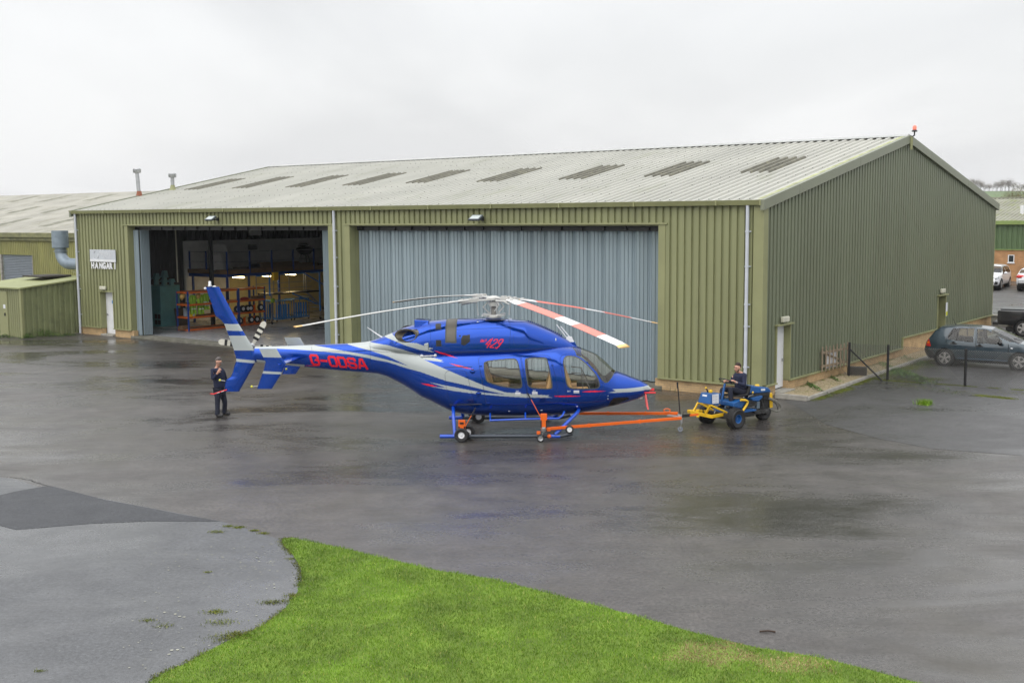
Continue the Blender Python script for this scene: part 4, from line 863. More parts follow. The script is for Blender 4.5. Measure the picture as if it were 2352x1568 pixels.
def surf(p,which=None):
    """where a pixel's ray first meets the near side of the helicopter: (x,z)"""
    d=HF.rd(*p); Y=np.linspace(-1.0,.0,400); P=HF.O[None]+d[None]*((Y-HF.O[1])/d[1])[:,None]
    h=np.zeros(len(Y))
    for L_ in (which or (hull,cowl)): h=np.maximum(h,L_.half(P[:,0],P[:,2]))
    k=np.nonzero(h>=-Y)[0]; i=k[0] if len(k) and k[0]<390 else len(Y)-1
    return (P[i,0],P[i,2])
def SP(zf,pts,which=None): return [surf(zf(*p),which) for p in pts]
UP=lambda P,dz:[(a,b+dz) for a,b in P]
silver=[SP(Z1,[(1829,917),(1600,872),(1400,850),(1220,834),(1050,822),(880,814),(640,812)])]
s0_=silver[0]
silver=[s0_+[(X0_-.1,s0_[-1][1]),(X0_-.1,5)]+[(hp(Z1(1810,740))[0],5)]+SP(Z1,[(1820,745),(2000,778),(2150,822),(2352,888)])+SP(Z2,[(760,866),(882,900),(845,909),(888,922),(650,893),(870,990),(1200,1132),(1400,1216),(1640,1290),(1900,1312)])+SP(Z3,[(150,1320),(305,1328),(275,1341),(338,1357),(0,1356)])+SP(Z2,[(1650,1342),(1400,1320),(1200,1300),(1000,1272),(850,1243),(722,1221),(915,1234),(830,1205),(720,1168),(950,1214),(1200,1262),(1400,1297),(1645,1318),(1450,1276),(1200,1215),(900,1146),(600,1041),(400,986),(200,921),(0,886)]),
 SP(Z2,[(165,605),(200,590),(255,566),(330,640),(430,680),(560,690),(640,722),(763,755),(703,768),(772,803),(600,773),(430,723),(300,668)]),
 SP(Z3,[(1070,1252),(1250,1244),(1400,1228),(1480,1212),(1515,1200)])+[(X1_+.05,nose[1]+.05),(X1_+.05,nose[1]-.045)]+SP(Z3,[(1480,1262),(1300,1288),(1100,1298),(1020,1295),(1112,1276)]),
 SP(Z1,[(660,925),(740,935),(1000,965),(1150,978),(1150,1000)])+[(hp(Z1(1100,990))[0],0),(X0_-.1,0)]]
q_=silver[1]; silver[1]=[q_[0],(q_[0][0]+.02,q_[0][1]+.5),(q_[2][0]+.02,q_[2][1]+.5)]+q_[2:]
b1=SP(Z1,[(1590,770),(1815,832),(2000,893),(2100,940),(2205,988),(2000,928),(1800,878),(1560,838),(1400,806),(1250,778)])
b1=b1[:9]+[b1[9],(b1[9][0],5),(b1[0][0]-.05,5)]
redp=[SP(Z2,P) for P in ([(768,778),(900,812),(1062,876),(960,850),(850,820)],[(950,933),(1100,965),(1250,1009),(1180,1001),(1050,972)],[(610,1180),(700,1188),(812,1218),(740,1220),(670,1204)])]+[SP(Z3,P) for P in ([(340,1340),(430,1331),(520,1329),(695,1336),(520,1348),(430,1347)],[(703,1284),(780,1272),(850,1269),(1000,1276),(850,1291),(780,1290)])]+[SP(Z1,[(1140,986),(1250,983),(1310,990),(1240,994)])]
W1=chaikin(SP(Z2,[(1385,945),(1400,922),(1500,905),(1740,885),(1778,898),(1800,960),(1840,1190),(1838,1228),(1800,1240),(1600,1215),(1440,1165),(1408,1140)]))
W2=chaikin(SP(Z3,[(5,905),(25,880),(240,875),(272,890),(330,1190),(328,1238),(290,1247),(100,1235),(60,1220),(38,1190)]))
W3=chaikin(SP(Z3,[(478,920),(490,868),(530,848),(640,865),(720,920),(800,1000),(880,1100),(912,1190),(905,1225),(860,1243),(600,1245),(548,1230),(515,1190),(488,1000)]))
D1=chaikin(SP(Z2,[(1310,900),(1330,862),(1380,850),(1812,845),(1835,900),(1915,1350),(1918,1438),(1440,1446),(1408,1420),(1380,1260),(1330,1000)]),1)
D2=chaikin(SP(Z2,[(1825,845)])+SP(Z3,[(100,835),(262,835),(310,860),(330,920),(400,1200),(412,1350),(402,1405),(360,1422),(60,1430)])+SP(Z2,[(1928,1437),(1925,1350),(1848,900)]),1)
D3=chaikin(SP(Z3,[(428,910),(440,850),(480,828),(560,825),(660,845),(760,920),(880,1050),(960,1170),(960,1240),(930,1320),(870,1397),(820,1406),(560,1413),(525,1390),(500,1300),(470,1100)]),1)
BD=chaikin(SP(Z2,[(900,1080),(915,1045),(960,1020),(1130,1020),(1175,1050),(1245,1380),(1237,1412),(1190,1431),(1010,1431),(960,1400),(930,1300)]),1)
w0=SP(Z3,[(622,782),(640,830),(680,875),(780,930),(880,1030),(945,1130),(985,1170),(1015,1163),(1060,1108),(1088,1050)])
wr=hp(Z3(1100,1022)); WS=[(w0[0][0]-.06,w0[0][1]+.06)]+w0+[(wr[0]+.01,wr[1]),(wr[0]+.02,6),(w0[0][0]-.02,6)]
NP=SP(Z3,[(1020,1460),(1050,1400),(1085,1362),(1150,1352),(1262,1350),(1280,1372),(1200,1402),(1100,1450)])
G=hull.grid(XS,500); c_=(G[:-1]+G[1:])/2; c_=(c_+np.roll(c_,-1,1))/2; cx_,cy_,cz_=c_[...,0],c_[...,1],c_[...,2]
mid=np.zeros(cx_.shape,int); part=np.zeros(cx_.shape,int)
for P in silver: mid[inpoly(cx_,cz_,P)]=1
mid[inpoly(cx_,cz_,b1)]=0
for P in redp: mid[inpoly(cx_,cz_,P)]=2
near=cy_<0
for k,P in ((1,D1),(2,D2),(3,D3),(7,BD)):
    s_=inpoly(cx_,cz_,P); part[s_&near]=k
    if k<4: part[s_&~near]=k+10
for k,P in ((4,W1),(5,W2),(6,W3)):
    mid[inpoly(cx_,cz_,grow(P,.026))]=4; s_=inpoly(cx_,cz_,grow(P,-.004)); part[s_&near]=k; part[s_&~near]=k+10; mid[s_]=3
s_=inpoly(cx_,cz_,WS)&(part==0); mid[inpoly(cx_,cz_,grow(WS,.018))&(part==0)]=4; s2=s_&(np.abs(cy_)>.035); part[s2&near]=8; part[s2&~near]=18; mid[s2]=5; mid[s_&(np.abs(cy_)<=.035)]=0
s_=inpoly(cx_,cz_,NP); mid[s_]=6
names={0:'fuselage',1:'passenger_door',2:'passenger_door',3:'cockpit_door',7:'baggage_door',11:'passenger_door',12:'passenger_door',13:'cockpit_door',4:'window_pane',5:'window_pane',6:'window_pane',14:'window_pane',15:'window_pane',16:'window_pane',8:'windscreen',18:'windscreen'}
par={k:heli for k in names}; par.update({4:1,5:2,6:3,14:11,15:12,16:13})
hm={0:M['hblue'],1:M['hsilver'],2:M['hred'],3:M['hglass'],4:M['gasket'],5:M['wsglass'],6:M['black'],7:M['mesh']}
HO=split_grid(G,part,mid,names,hm,par)
b=MB(); k_=[tuple(v) for v in G[0]]; b.add(k_,[tuple(range(len(k_)))]); b.build('tail_bulkhead',M['hblue'],heli)
# cowling surface
G2=cowl.grid(CX,300); c2=(G2[:-1]+G2[1:])/2; c2=(c2+np.roll(c2,-1,1))/2; x2,y2,z2=c2[...,0],c2[...,1],c2[...,2]
m2=np.zeros(x2.shape,int)
for P in silver[:2]: m2[inpoly(x2,z2,P)]=1
m2[inpoly(x2,z2,b1)]=0
for P in redp[:1]: m2[inpoly(x2,z2,P)]=2
ib=SP(Z2,[(905,690),(1045,690),(1045,480)]); 
xa,xb=surf(Z2(908,600))[0],surf(Z2(1043,600))[0]; zlo=surf(Z2(980,688))[1]; zl2=surf(Z2(980,665))[1]
xs_=(z2-zlo)*.10
m2[(x2>xa+xs_*0)&(x2<xb)&(z2>zlo)]=4; m2[(x2>xa+.03)&(x2<xb-.03)&(z2>zl2)]=7
for P in ([(788,450),(858,448),(856,524),(788,522)],[(793,652),(858,652),(862,730),(796,728)],[(1100,640),(1125,590),(1212,588),(1208,672),(1150,715),(1100,712)],[(1075,592),(1098,590),(1098,612),(1078,614)]):
    m2[inpoly(x2,z2,SP(Z2,P))&(y2<0)]=6
split_grid(G2,np.zeros(x2.shape,int),m2,{0:'engine_cowling'},hm,{0:heli})
def onS(x,z,off=.003,L_=(hull,cowl),side=-1):
    h=max(float(l.half(np.array([x]),np.array([z]))[0]) for l in L_); return (x,side*(h+off),z)
# panel lines
def line(P,r=.0045,closed=False,m='seam',nm='panel_seam',parent=None,step=.03):
    Q=[]; n=len(P)
    for i in range(n if closed else n-1):
        a=np.array(P[i]);c=np.array(P[(i+1)%n]); k=max(1,int(np.linalg.norm(c-a)/step))
        for j in range(k): Q.append(a+(c-a)*j/k)
    if not closed: Q.append(np.array(P[-1]))
    b=MB(); b.tube([onS(q[0],q[1],.0) for q in Q],r,5,closed=closed); return b.build(nm,M[m],parent or heli)
for k,P in ((1,D1),(2,D2),(3,D3),(7,BD)): line(P,closed=True,parent=HO[k])
line(SP(Z2,[(905,800),(1330,791),(1900,776)])+SP(Z3,[(0,772),(400,748)]),.007); line(SP(Z1,[(880,856),(1300,845),(1810,832)])+SP(Z2,[(130,797),(640,828)]),.004)
line(SP(Z2,[(1410,1446),(1900,1440)])+SP(Z3,[(0,1432)]),.003); line(SP(Z2,[(1700,430),(1705,560),(1690,770)]),.004); line(SP(Z2,[(725,430),(728,600),(735,780)]),.003); line(SP(Z2,[(1045,525),(1300,515),(1695,497)]),.004)
line(SP(Z2,[(962,1442),(1355,1437)]),.012,m='black',nm='door_rail'); line(SP(Z2,[(880,987),(1235,977)]),.009,m='black',nm='door_rail'); line(SP(Z2,[(1740,600),(1760,570),(1900,570),(1935,600),(1925,700),(1900,722),(1770,720),(1745,690)]),.003,closed=True)
line(SP(Z1,[(1220,775),(1225,830)]),.003); line(SP(Z1,[(1820,740),(1822,830),(1830,1050)]),.003); line(SP(Z2,[(1200,1050),(1330,1010),(1385,1300),(1410,1446)]),.003)
# letters laid on the surface
def decal(quads,m,name,label=None,off=.004):
    b=bmesh.new()
    for Q in quads:
        n=[max(1,int(np.linalg.norm(Q[1]-Q[0])/.03)),max(1,int(np.linalg.norm(Q[3]-Q[0])/.03))]; g_=[]
        for i in range(n[0]+1):
            r=[]
            for j in range(n[1]+1):
                u,v=i/n[0],j/n[1]; p=(Q[0]*(1-u)+Q[1]*u)*(1-v)+(Q[3]*(1-u)+Q[2]*u)*v; r.append(b.verts.new(onS(p[0],p[1],off+random.random()*.0004)))
            g_.append(r)
        for i in range(n[0]):
            for j in range(n[1]): b.faces.new((g_[i][j],g_[i+1][j],g_[i+1][j+1],g_[i][j+1]))
    me=bpy.data.meshes.new(name); b.to_mesh(me); b.free(); me.materials.append(m); me.shade_smooth(); o=bpy.data.objects.new(name,me); C.objects.link(o); o.parent=heli
    if label: o['label']=label
    return o
a0=np.array(surf(Z1(1232,972))); a1=np.array(surf(Z1(1790,1020))); a2=np.array(surf(Z1(1205,878)))
L_=np.linalg.norm(a1-a0); hh_=np.linalg.norm(a2-a0); cell=.60; tot=6*cell*.95+5*.22-cell*.25; k_=L_/tot
decal(strokes('G-ODSA',a0,(a1-a0)/tot,(a2-a0)*1.0,cell,.22,.062,{'-':.75,'G':.95,'O':.9,'D':.9,'S':.95,'A':1.0}),M['redstripe'],'registration_letters','red block letters G-ODSA')
c0=np.array(surf(Z2(1385,738))); c1=np.array(surf(Z2(1570,745))); c3=np.array(surf(Z2(1445,640)))
decal(strokes('429',c0,(c1-c0)/2.35,(c3-c0),.62,.2,.026,{}),M['redstripe'],'type_numerals','red slanting numerals 429')
c0=np.array(surf(Z2(1338,676))); c1=np.array(surf(Z2(1418,668))); c3=np.array(surf(Z2(1348,646)))
decal(strokes('Bell',c0,(c1-c0)/3.3,(c3-c0),.7,.3,.012,{'l':.5}),M['redstripe'],'type_wordmark','small red word above the numerals')
for zf,p,w_ in ((Z2,(1775,1285),34),(Z2,(1982,1280),36),(Z3,(523,1285),38)):
    c0=np.array(surf(zf(*p))); c1=np.array(surf(zf(p[0]+w_,p[1]))); decal(strokes('EXIT',c0,(c1-c0)/3.2,np.array([0,.032]),.6,.22,.006),M['white'],'exit_lettering')
for zf,p in ((Z2,(1762,1291)),(Z2,(1967,1285)),(Z3,(88,1285)),(Z3,(598,1268))):
    if zf is Z2 and p[0]==1967: continue
    c0=np.array(surf(zf(*p))); c1=np.array(surf(zf(p[0]+68,p[1]))); c3=np.array(surf(zf(p[0],p[1]+19)))
    b=MB(); P=[onS(*c0,.004),onS(*c1,.004),onS(*(c1+c3-c0),.004),onS(*c3,.004)]; b.prism(P,0,(0,-.008,0)); b.build('door_handle',M['white'],heli)
    b=MB(); dz=np.array([0,-.012]); P=[onS(*(c3+dz),.003),onS(*(c1+c3-c0+dz),.003),onS(*(c1+c3-c0+dz*2.4),.003),onS(*(c3+dz*2.4),.003)]; b.prism(P,0,(0,-.002,0)); b.build('door_placard',M['white'],heli)
# scoops, vents, lights on the skin
for zf,p in ((Z2,(1243,1035)),(Z2,(1315,1300))):
    x,z=surf(zf(*p)); y=onS(x,z)[1]; b=MB(); b.lathe([(.085,0),(.06,.03),(.0,.04)],(x,y+.015,z),(0,-1,0),20); b.v=[(v[0],v[1],min(v[2],z+.02)) for v in b.v]; b.build('vent_scoop',M['hblue'],heli,smooth=50)
    b=MB(); b.lathe([(.05,0),(.0,.002)],(x,y-.012,z+.004),(0,-1,0),16); b.build('vent_opening',M['black'],heli)
x,z=surf(Z2(640,730)); y=onS(x,z)[1]; b=MB(); b.hexa([(x-.5,y+.1,z-.06),(x+.14,y-.02,z-.12),(x+.14,y+.1,z-.12),(x-.5,y+.15,z-.1)],[(x-.45,y+.1,z+.02),(x+.14,y-.02,z+.10),(x+.14,y+.15,z+.12),(x-.45,y+.15,z+.03)]); b.build('air_scoop',M['hsilver'],heli,bev=.03)
b=MB(); b.hexa([(x+.141,y-.01,z-.10),(x+.145,y-.01,z-.10),(x+.145,y+.12,z-.10),(x+.141,y+.12,z-.10)],[(x+.141,y-.01,z+.09),(x+.145,y-.01,z+.09),(x+.145,y+.14,z+.10),(x+.141,y+.14,z+.1)]); b.build('scoop_mouth',M['black'],heli)
xa_,za_=surf(Z2(620,845)); xb_,zb__=surf(Z2(785,840)); b=MB(); ya=onS(xa_,za_)[1]; yb_=onS(xb_,zb__)[1]
for (X,Y,Zz) in ((xa_,ya,za_),(xb_,yb_,zb__)): b.lathe([(.045,0),(.04,.04),(.02,.06)],(X,Y,Zz),(0,-1,0),14)
b.tube([(xa_,ya-.04,za_),(xb_,yb_-.04,zb__)],.014,8); b.build('grab_handle',M['white'],heli,smooth=50)
# exhausts
for sd_ in (-1,1):
    xe,ze=surf(Z2(432,592)); ye=-onS(xe,ze)[1]+.105; A3=V(-.80,.60*sd_,.03); A3/=np.linalg.norm(A3); u3=np.cross(A3,V(0,0,1)); u3/=np.linalg.norm(u3); v3=np.cross(u3,A3); c3=V(xe,sd_*ye,ze)
    def pr3(R): 
        out=[]
        for t in np.linspace(0,2*PI,37)[:-1]:
            o3_=u3*R*math.cos(t)+v3*R*math.sin(t)*.98; out.append(c3+o3_-A3*(o3_[1]/A3[1]))
        return out
    o_r,i_r=pr3(.168),pr3(.155); n3_=36
    b=MB(); deep=[p-A3*.55 for p in i_r]; b.add(o_r+i_r,[(k,(k+1)%n3_,n3_+(k+1)%n3_,n3_+k) for k in range(n3_)]); b.add(o_r+[p-A3*.75 for p in o_r],[(k,(k+1)%n3_,n3_+(k+1)%n3_,n3_+k) for k in range(n3_)]); b.add(i_r+deep,[(k,(k+1)%n3_,n3_+(k+1)%n3_,n3_+k) for k in range(n3_)]+[tuple(range(n3_,2*n3_))]); b.keep=1
    b.build('exhaust_pipe',M['exhaust'],heli,smooth=50)
    b=MB(); b.tube(pr3(.172),.016,8,closed=True); b.v=[(v[0],v[1]-sd_*.02,v[2]) for v in b.v]; b.build('exhaust_rim',M['black'],heli,smooth=40)
# raised tail of the cowling, air outlet
x,z=hp(Z2(540,395)); x1,z1=hp(Z2(720,410)); b=MB(); b.hexa([(x,-.3,z-.3),(x1,-.35,z1-.12),(x1,.35,z1-.12),(x,.3,z-.3)],[(x,-.26,z),(x1,-.28,z1+.015),(x1,.28,z1+.015),(x,.26,z)]); b.build('cowling_fairing',M['hblue'],heli,bev=.02)
# beacon, fins and aerials on top
x,z=hp(Z3(-170,425)); b=MB(); b.hexa([(x-.09,-.01,z-.1),(x+.09,-.01,z-.12),(x+.09,.01,z-.12),(x-.09,.01,z-.1)],[(x-.06,-.008,z+.09),(x+.02,-.008,z+.09),(x+.02,.008,z+.09),(x-.06,.008,z+.09)]); b.build('blade_aerial',M['white'],heli)
x,z=hp(Z1(1925,690)); x1,z1=hp(Z1(1787,596)); b=MB(); b.tube([(x+.06,0,z-.05),(x,0,z),(x1,0,z1)],[.045,.022,.008],8); b.build('whip_aerial',M['white'],heli,smooth=60)
b=MB(); x0_,z0_=hp(Z3(540,655)); x1,z1=hp(Z3(388,462)); xm,zm_=hp(Z3(440,485)); b.tube([(x0_,0,z0_),(x1,-.0,z1)],.014,8); b.tube([(x0_+.07,0,z0_+.03),(xm,0,zm_)],.014,8); b.hexa([(x0_-.12,-.05,z0_-.04),(x0_+.14,-.05,z0_-.04),(x0_+.14,.05,z0_-.04),(x0_-.12,.05,z0_-.04)],[(x0_-.04,-.03,z0_+.1),(x0_+.08,-.03,z0_+.1),(x0_+.08,.03,z0_+.1),(x0_-.04,.03,z0_+.1)]); b.build('wire_cutter',M['white'],heli)
b=MB(); b.hexa([(x0_-.15,-.07,z0_-.3),(x0_+.35,-.07,z0_-.42),(x0_+.35,.07,z0_-.42),(x0_-.15,.07,z0_-.3)],[(x0_-.12,-.06,z0_-.045),(x0_+.16,-.06,z0_-.045),(x0_+.16,.06,z0_-.045),(x0_-.12,.06,z0_-.045)]); b.build('cutter_mount',M['hblue'],heli,bev=.01)
b=MB(); 
for i in range(18):
    x=surf(Z3(40,400))[0]+i*.052; z=float(np.interp(x,CX,czt)); b.box(x,x+.03,-.05,.05,z-.02,z+.022)
b.build('cooling_louvre',mat('dark_louvre',(.004,.02,.14),.5,var=0),heli)
x,z=surf(Z3(380,650)); b=MB(); b.ball(onS(x,z,.0),.03,8,(.5,.5,1.6)); b.build('side_beacon',M['white'],heli)
for zf,p in ((Z2,(1305,430)),(Z3,(640,1462)),(Z3,(205,1512)),(Z4,(1010,343)),(Z4,(1423,330))):
    x,z=surf(zf(*p)); b=MB(); b.ball(onS(x,z,.0),.022,6,(1.3,.6,.7)); b.build('small_lamp',M['chrome'],heli)
for zf,p in ((Z3,(340,960)),(Z3,(400,1273)),(Z3,(765,922)),(Z3,(950,1170)),(Z2,(1345,970)),(Z2,(1440,1422)),(Z2,(1225,1332)),(Z2,(1180,1098))):
    x,z=surf(zf(*p)); X,Y,Zz=onS(x,z,.0); b=MB(); b.box(X-.05,X+.03,Y-.02,Y+.01,Zz-.012,Zz+.012); b.build('door_hinge',M['hblue'],heli,bev=.004)
x,z=surf(Z3(1018,1340)); b=MB(); X,Y,Zz=onS(x,z); b.box(X-.015,X+.015,Y-.003,Y+.004,Zz,Zz+.03); b.box(X-.015,X+.015,Y-.003,Y+.004,Zz-.08,Zz-.05); b.build('static_port',M['steel'],heli)
for sd_ in (-1,1):
    x,z=HF.pl(Z3(1430,1297),sd_*.22)[[0,2]] if sd_<0 else (x,z); 
    b=MB(); b.tube([(x-.12,sd_*.16,z+.02),(x,sd_*.22,z),(x+.1,sd_*.22,z)],.02,8); b.build('pitot_tube',M['hblue'],heli)
    b=MB(); b.tube([(x+.02,sd_*.22,z),(x+.38,sd_*.22,z)],[.023,.020],10); b.build('pitot_cover',M['red'],heli)
    b=MB(); b.hexa([(x+.16,sd_*.22,z-.46),(x+.20,sd_*.22,z-.46),(x+.20,sd_*.22+.004,z-.46),(x+.16,sd_*.22+.004,z-.46)],[(x+.09,sd_*.22,z-.02),(x+.13,sd_*.22,z-.02),(x+.13,sd_*.22+.004,z-.02),(x+.09,sd_*.22+.004,z-.02)]); b.build('warning_ribbon',M['pink'],heli)
b=MB(); b.tube([(X1_-.02,0,nose[1]-.02),(X1_+.06,0,nose[1]-.02)],.02,8); b.build('nose_plug',M['red'],heli)
x,z=hp(Z3(1412,1360)); b=MB(); b.ball((x,-.05,z),.05,8,(1.3,.6,.8)); b.build('landing_lamp',M['chrome'],heli)
# tail surfaces
def plate(LE,TE,y,th,name,cls,parent,n=320,nc=60):
    LE=np.array(LE);TE=np.array(TE); zt=min(LE[:,1].max(),TE[:,1].max()); zb=max(LE[:,1].min(),TE[:,1].min()); Z=np.linspace(zb,zt,n)
    le=np.interp(Z,LE[::-1,1] if LE[0,1]>LE[-1,1] else LE[:,1],LE[::-1,0] if LE[0,1]>LE[-1,1] else LE[:,0]); te=np.interp(Z,TE[::-1,1] if TE[0,1]>TE[-1,1] else TE[:,1],TE[::-1,0] if TE[0,1]>TE[-1,1] else TE[:,0])
    u=(1-np.cos(np.linspace(0,PI,nc)))/2; prof=th*(1.9*(np.sqrt(u+1e-9)*.55-.2*u-.35*u**2)); prof=np.maximum(prof,.004)
    ring=[(u[i],prof[i]) for i in range(nc)]+[(u[i],-prof[i]) for i in range(nc-1,-1,-1)]
    G=np.zeros((n,len(ring),3))
    for i in range(n):
        for j,(a,c) in enumerate(ring): G[i,j]=(le[i]+(te[i]-le[i])*a,y+c,Z[i])
    cc=(G[:-1]+G[1:])/2; cc=(cc+np.roll(cc,-1,1))/2; m_=np.zeros(cc.shape[:2],int)
    for P in cls: m_[inpoly(cc[...,0],cc[...,2],P)]=1
    o=split_grid(G,np.zeros(m_.shape,int),m_,{0:name},hm,{0:parent})[0]
    b=MB(); b.add([tuple(v) for v in G[0]],[tuple(range(len(ring)))]); b.add([tuple(v) for v in G[-1]],[tuple(range(len(ring)))]); b.build(name+'_tip',M['hsilver'] if m_[-1,2] else M['hblue'],o); return o
yF=0.0
def f1(P,y=yF): return [hp(Z1(*p),y) for p in P]
plate(f1([(275,182),(305,245),(475,560),(625,805),(662,890),(642,962),(482,1250)]),f1([(140,184),(195,340),(225,430),(240,478),(300,522),(332,565),(420,800),(448,900),(452,935),(430,1000),(415,1060),(395,1100),(350,1132),(335,1190),(344,1250)]),yF,.085,'tail_fin',[f1([(300,560),(500,562),(540,634),(330,628)]),f1([(340,680),(560,680),(660,832),(380,832)]),f1([(420,912),(680,936),(670,964),(420,943)])],heli,n=460)
def f2(P): return [hp(Z1(*p),-1.40) for p in P]
LEf,TEf=f2([(862,814),(915,905),(960,965),(905,1080),(815,1223)]),f2([(685,816),(752,950),(735,1020),(665,1223)])
clf=[f2([(600,780),(980,780),(980,905),(600,900)]),f2([(600,1036),(1000,1056),(1000,1080),(600,1062)])]
plate(LEf,TEf,-1.40,.035,'stabiliser_endplate',clf,heli); plate(LEf,TEf,1.45,.035,'stabiliser_endplate',clf,heli)
xs0,zs0=hp(Z1(958,968),-1.37); xs1,_=hp(Z1(745,960),-1.37); xr0,_=hp(Z1(1105,902),-.1)
zr0=zs0
b=MB()
for sd_,ye in ((-1,-1.375),(1,1.425)):
    P=[]
    for (xa,xb,yy) in ((xs0-.04,xs1+.12,ye),(xs0+.10,xs1+.3,0)):
        P.append([(xa+(xb-xa)*u,yy,zr0+t) for u,t in ((0,0),(.08,.028),(.3,.042),(.7,.025),(1,.003),(.7,-.022),(.3,-.035),(.08,-.022))])
    n=8; b.add(P[0]+P[1],[tuple(range(8)),tuple(range(15,7,-1))]+[(i,(i+1)%8,8+(i+1)%8,8+i) for i in range(8)])
b.build('horizontal_stabiliser',M['hblue'],heli,smooth=40)
for y_,pts in ((-1.4,[(985,1200),(1,1)]),):
    pass
def wick(p0,p1,y,nm='static_wick'):
    a=hp(Z1(*p0),y); c=hp(Z1(*p1),y); b=MB(); b.tube([(a[0],y,a[1]),(c[0],y,c[1])],.008,6); o=b.build(nm,M['steel'],heli); b=MB(); b.ball((c[0],y,c[1]),.032,8); b.build('tennis_ball',mat('yellow_ball',(.70,.68,.08),.8) if 'ball' not in M else M['ball'],o)
M['ball']=mat('yellow_ball',(.70,.68,.08),.8)
wick((670,1197),(610,1200),-1.4); wick((1050,1022),(963,1022),1.45); wick((340,1143),(285,1135),0)
p=f1([(358,1232),(280,1256),(225,1276),(190,1273)]); b=MB(); b.tube([(a,-.02,c) for a,c in p],.016,8); b.build('tail_guard',M['red'],heli)
for k in (.22,.55): 
    a=np.array(p[0])+(np.array(p[2])-np.array(p[0]))*k; c=np.array(p[0])+(np.array(p[2])-np.array(p[0]))*(k+.2); b=MB(); b.tube([(a[0],-.02,a[1]),(c[0],-.02,c[1])],.0168,8); b.build('guard_band',M['white'],heli)
x,z=hp(Z1(183,178)); b=MB(); b.lathe([(.055,0),(.055,.02),(.04,.05),(.038,.13),(.03,.14)],(x,0,z),n=16); b.build('anticollision_lamp',M['chrome'],heli,smooth=40)
b=MB(); x1,z1=hp(Z1(228,180)); b.ball((x1,0,z1),.05,8,(1.1,.6,.45)); x2_,z2_=hp(Z1(135,200)); b.ball((x2_,0,z2_),.035,8); b.build('navigation_lamp',M['white'],heli,smooth=60)
# stabiliser hinge bolts
x,z=hp(Z1(895,975),-1.42); b=MB(); b.ball((x,-1.44,z),.03,6,(1.6,1,.6)); b.build('hinge_fairing',M['hblue'],heli)
# tail rotor on the far side
tx,tz=hp(Z1(608,790),.36); b=MB(); b.lathe([(.06,-.3),(.06,0),(.09,.02),(.07,.08),(.0,.1)],(tx,.36,tz),(0,1,0),16); b.build('tail_rotor_hub',M['steel'],heli,smooth=40)
for tip in ((742,540),(272,742)):
    c=np.array(hp(Z1(*tip),.4))-np.array((tx,tz)); R_=np.linalg.norm(c); c/=R_; n_=np.array([-c[1],c[0]])
    for s2_ in (1,-1):
        d=c*s2_; nn=n_*s2_; R2=R_ if s2_>0 else .8
        b=MB(); prof=[(.06,.035),(.16,.04),(.26,.072),(R2-.07,.080),(R2-.02,.055),(R2,.03)]
        vs=[]
        for r_,h_ in prof: vs+=[(tx+d[0]*r_+nn[0]*h_,.39,tz+d[1]*r_+nn[1]*h_),(tx+d[0]*r_-nn[0]*h_,.39,tz+d[1]*r_-nn[1]*h_),(tx+d[0]*r_-nn[0]*h_,.42,tz+d[1]*r_-nn[1]*h_),(tx+d[0]*r_+nn[0]*h_,.42,tz+d[1]*r_+nn[1]*h_)]
        fs=[(0,1,2,3),(4*5+3,4*5+2,4*5+1,4*5)]+[(4*i+k,4*i+(k+1)%4,4*i+4+(k+1)%4,4*i+4+k) for i in range(5) for k in range(4)]
        b.add(vs,fs); bl=b.build('tail_rotor_blade',M['cream'],heli)
        b=MB()
        for k in range(3):
            r0_=R2-.17-k*.16; r1_=r0_-.075; b.cur=0; P=[(tx+d[0]*r+nn[0]*h,.388,tz+d[1]*r+nn[1]*h) for r,h in ((r0_,.081),(r0_,-.081),(r1_,-.081),(r1_,.081))]; b.prism(P,0,(0,.034,0))
        b.build('black_stripe',M['black'],bl)
# ---------------------------------------------------------------- skids
def q4(p,y): q=HF.pl(Z4(*p),y); return (q[0],y,q[2])
SY=-1.40
sk=[q4((128,664),SY),q4((330,664),SY),q4((1000,657),SY),q4((1660,660),SY),q4((1735,650),SY),q4((1815,628),SY)]
zsk=sk[1][2]; sk=[(p[0],p[1],zsk if i<4 else p[2]) for i,p in enumerate(sk)]
rl=[q4((292,300),-.62),q4((298,350),-.95),q4((297,400),-1.2),q4((318,650),SY)]
flg=[q4((1900,325),-.58),q4((1880,360),-.8),q4((1590,645),SY)]
for s2_ in (1,-1):
    K=lambda P:[(p[0],p[1]*s2_,p[2]) for p in P]
    b=MB(); b.tube(K(chaikin(np.array(sk),1,False).tolist()),.048,12); o=b.build('skid_tube',M['skidgrey'],heli,smooth=50)
    b=MB(); a=np.array(sk[0]); c=np.array(q4((315,664),SY)); c[2]=zsk; b.tube(K([a-[.004,0,0],c]),.0505,12); e0=np.array(q4((1500,655),SY)); e1=np.array(q4((1660,660),SY)); e0[2]=e1[2]=zsk; b.tube(K([e0,e1]),.0505,12); b.build('skid_end',M['tubeblue'],heli,smooth=50)
    b=MB(); b.tube(K([(rl[0][0],-.0,rl[0][2]+.05)]+rl),.047,12); b.build('skid_leg',M['tubeblue'],heli,smooth=50)
    b=MB(); b.tube(K([(flg[0][0],-.0,flg[0][2]+.04)]+flg),.047,12); b.build('skid_leg',M['tubeblue'],heli,smooth=50)
    st=[q4((1712,352),-.85),q4((1690,400),-1.02),q4((1640,438),-1.08),q4((1200,446),-1.08),q4((760,462),-1.08)]
    b=MB(); b.tube(K(st),.028,10); b.tube(K([q4((766,375),-.75),q4((768,462),-1.08)]),.024,8); b.tube(K([q4((1215,365),-.8),q4((1217,445),-1.08)]),.024,8); b.build('boarding_step',M['tubeblue'],heli,smooth=50)
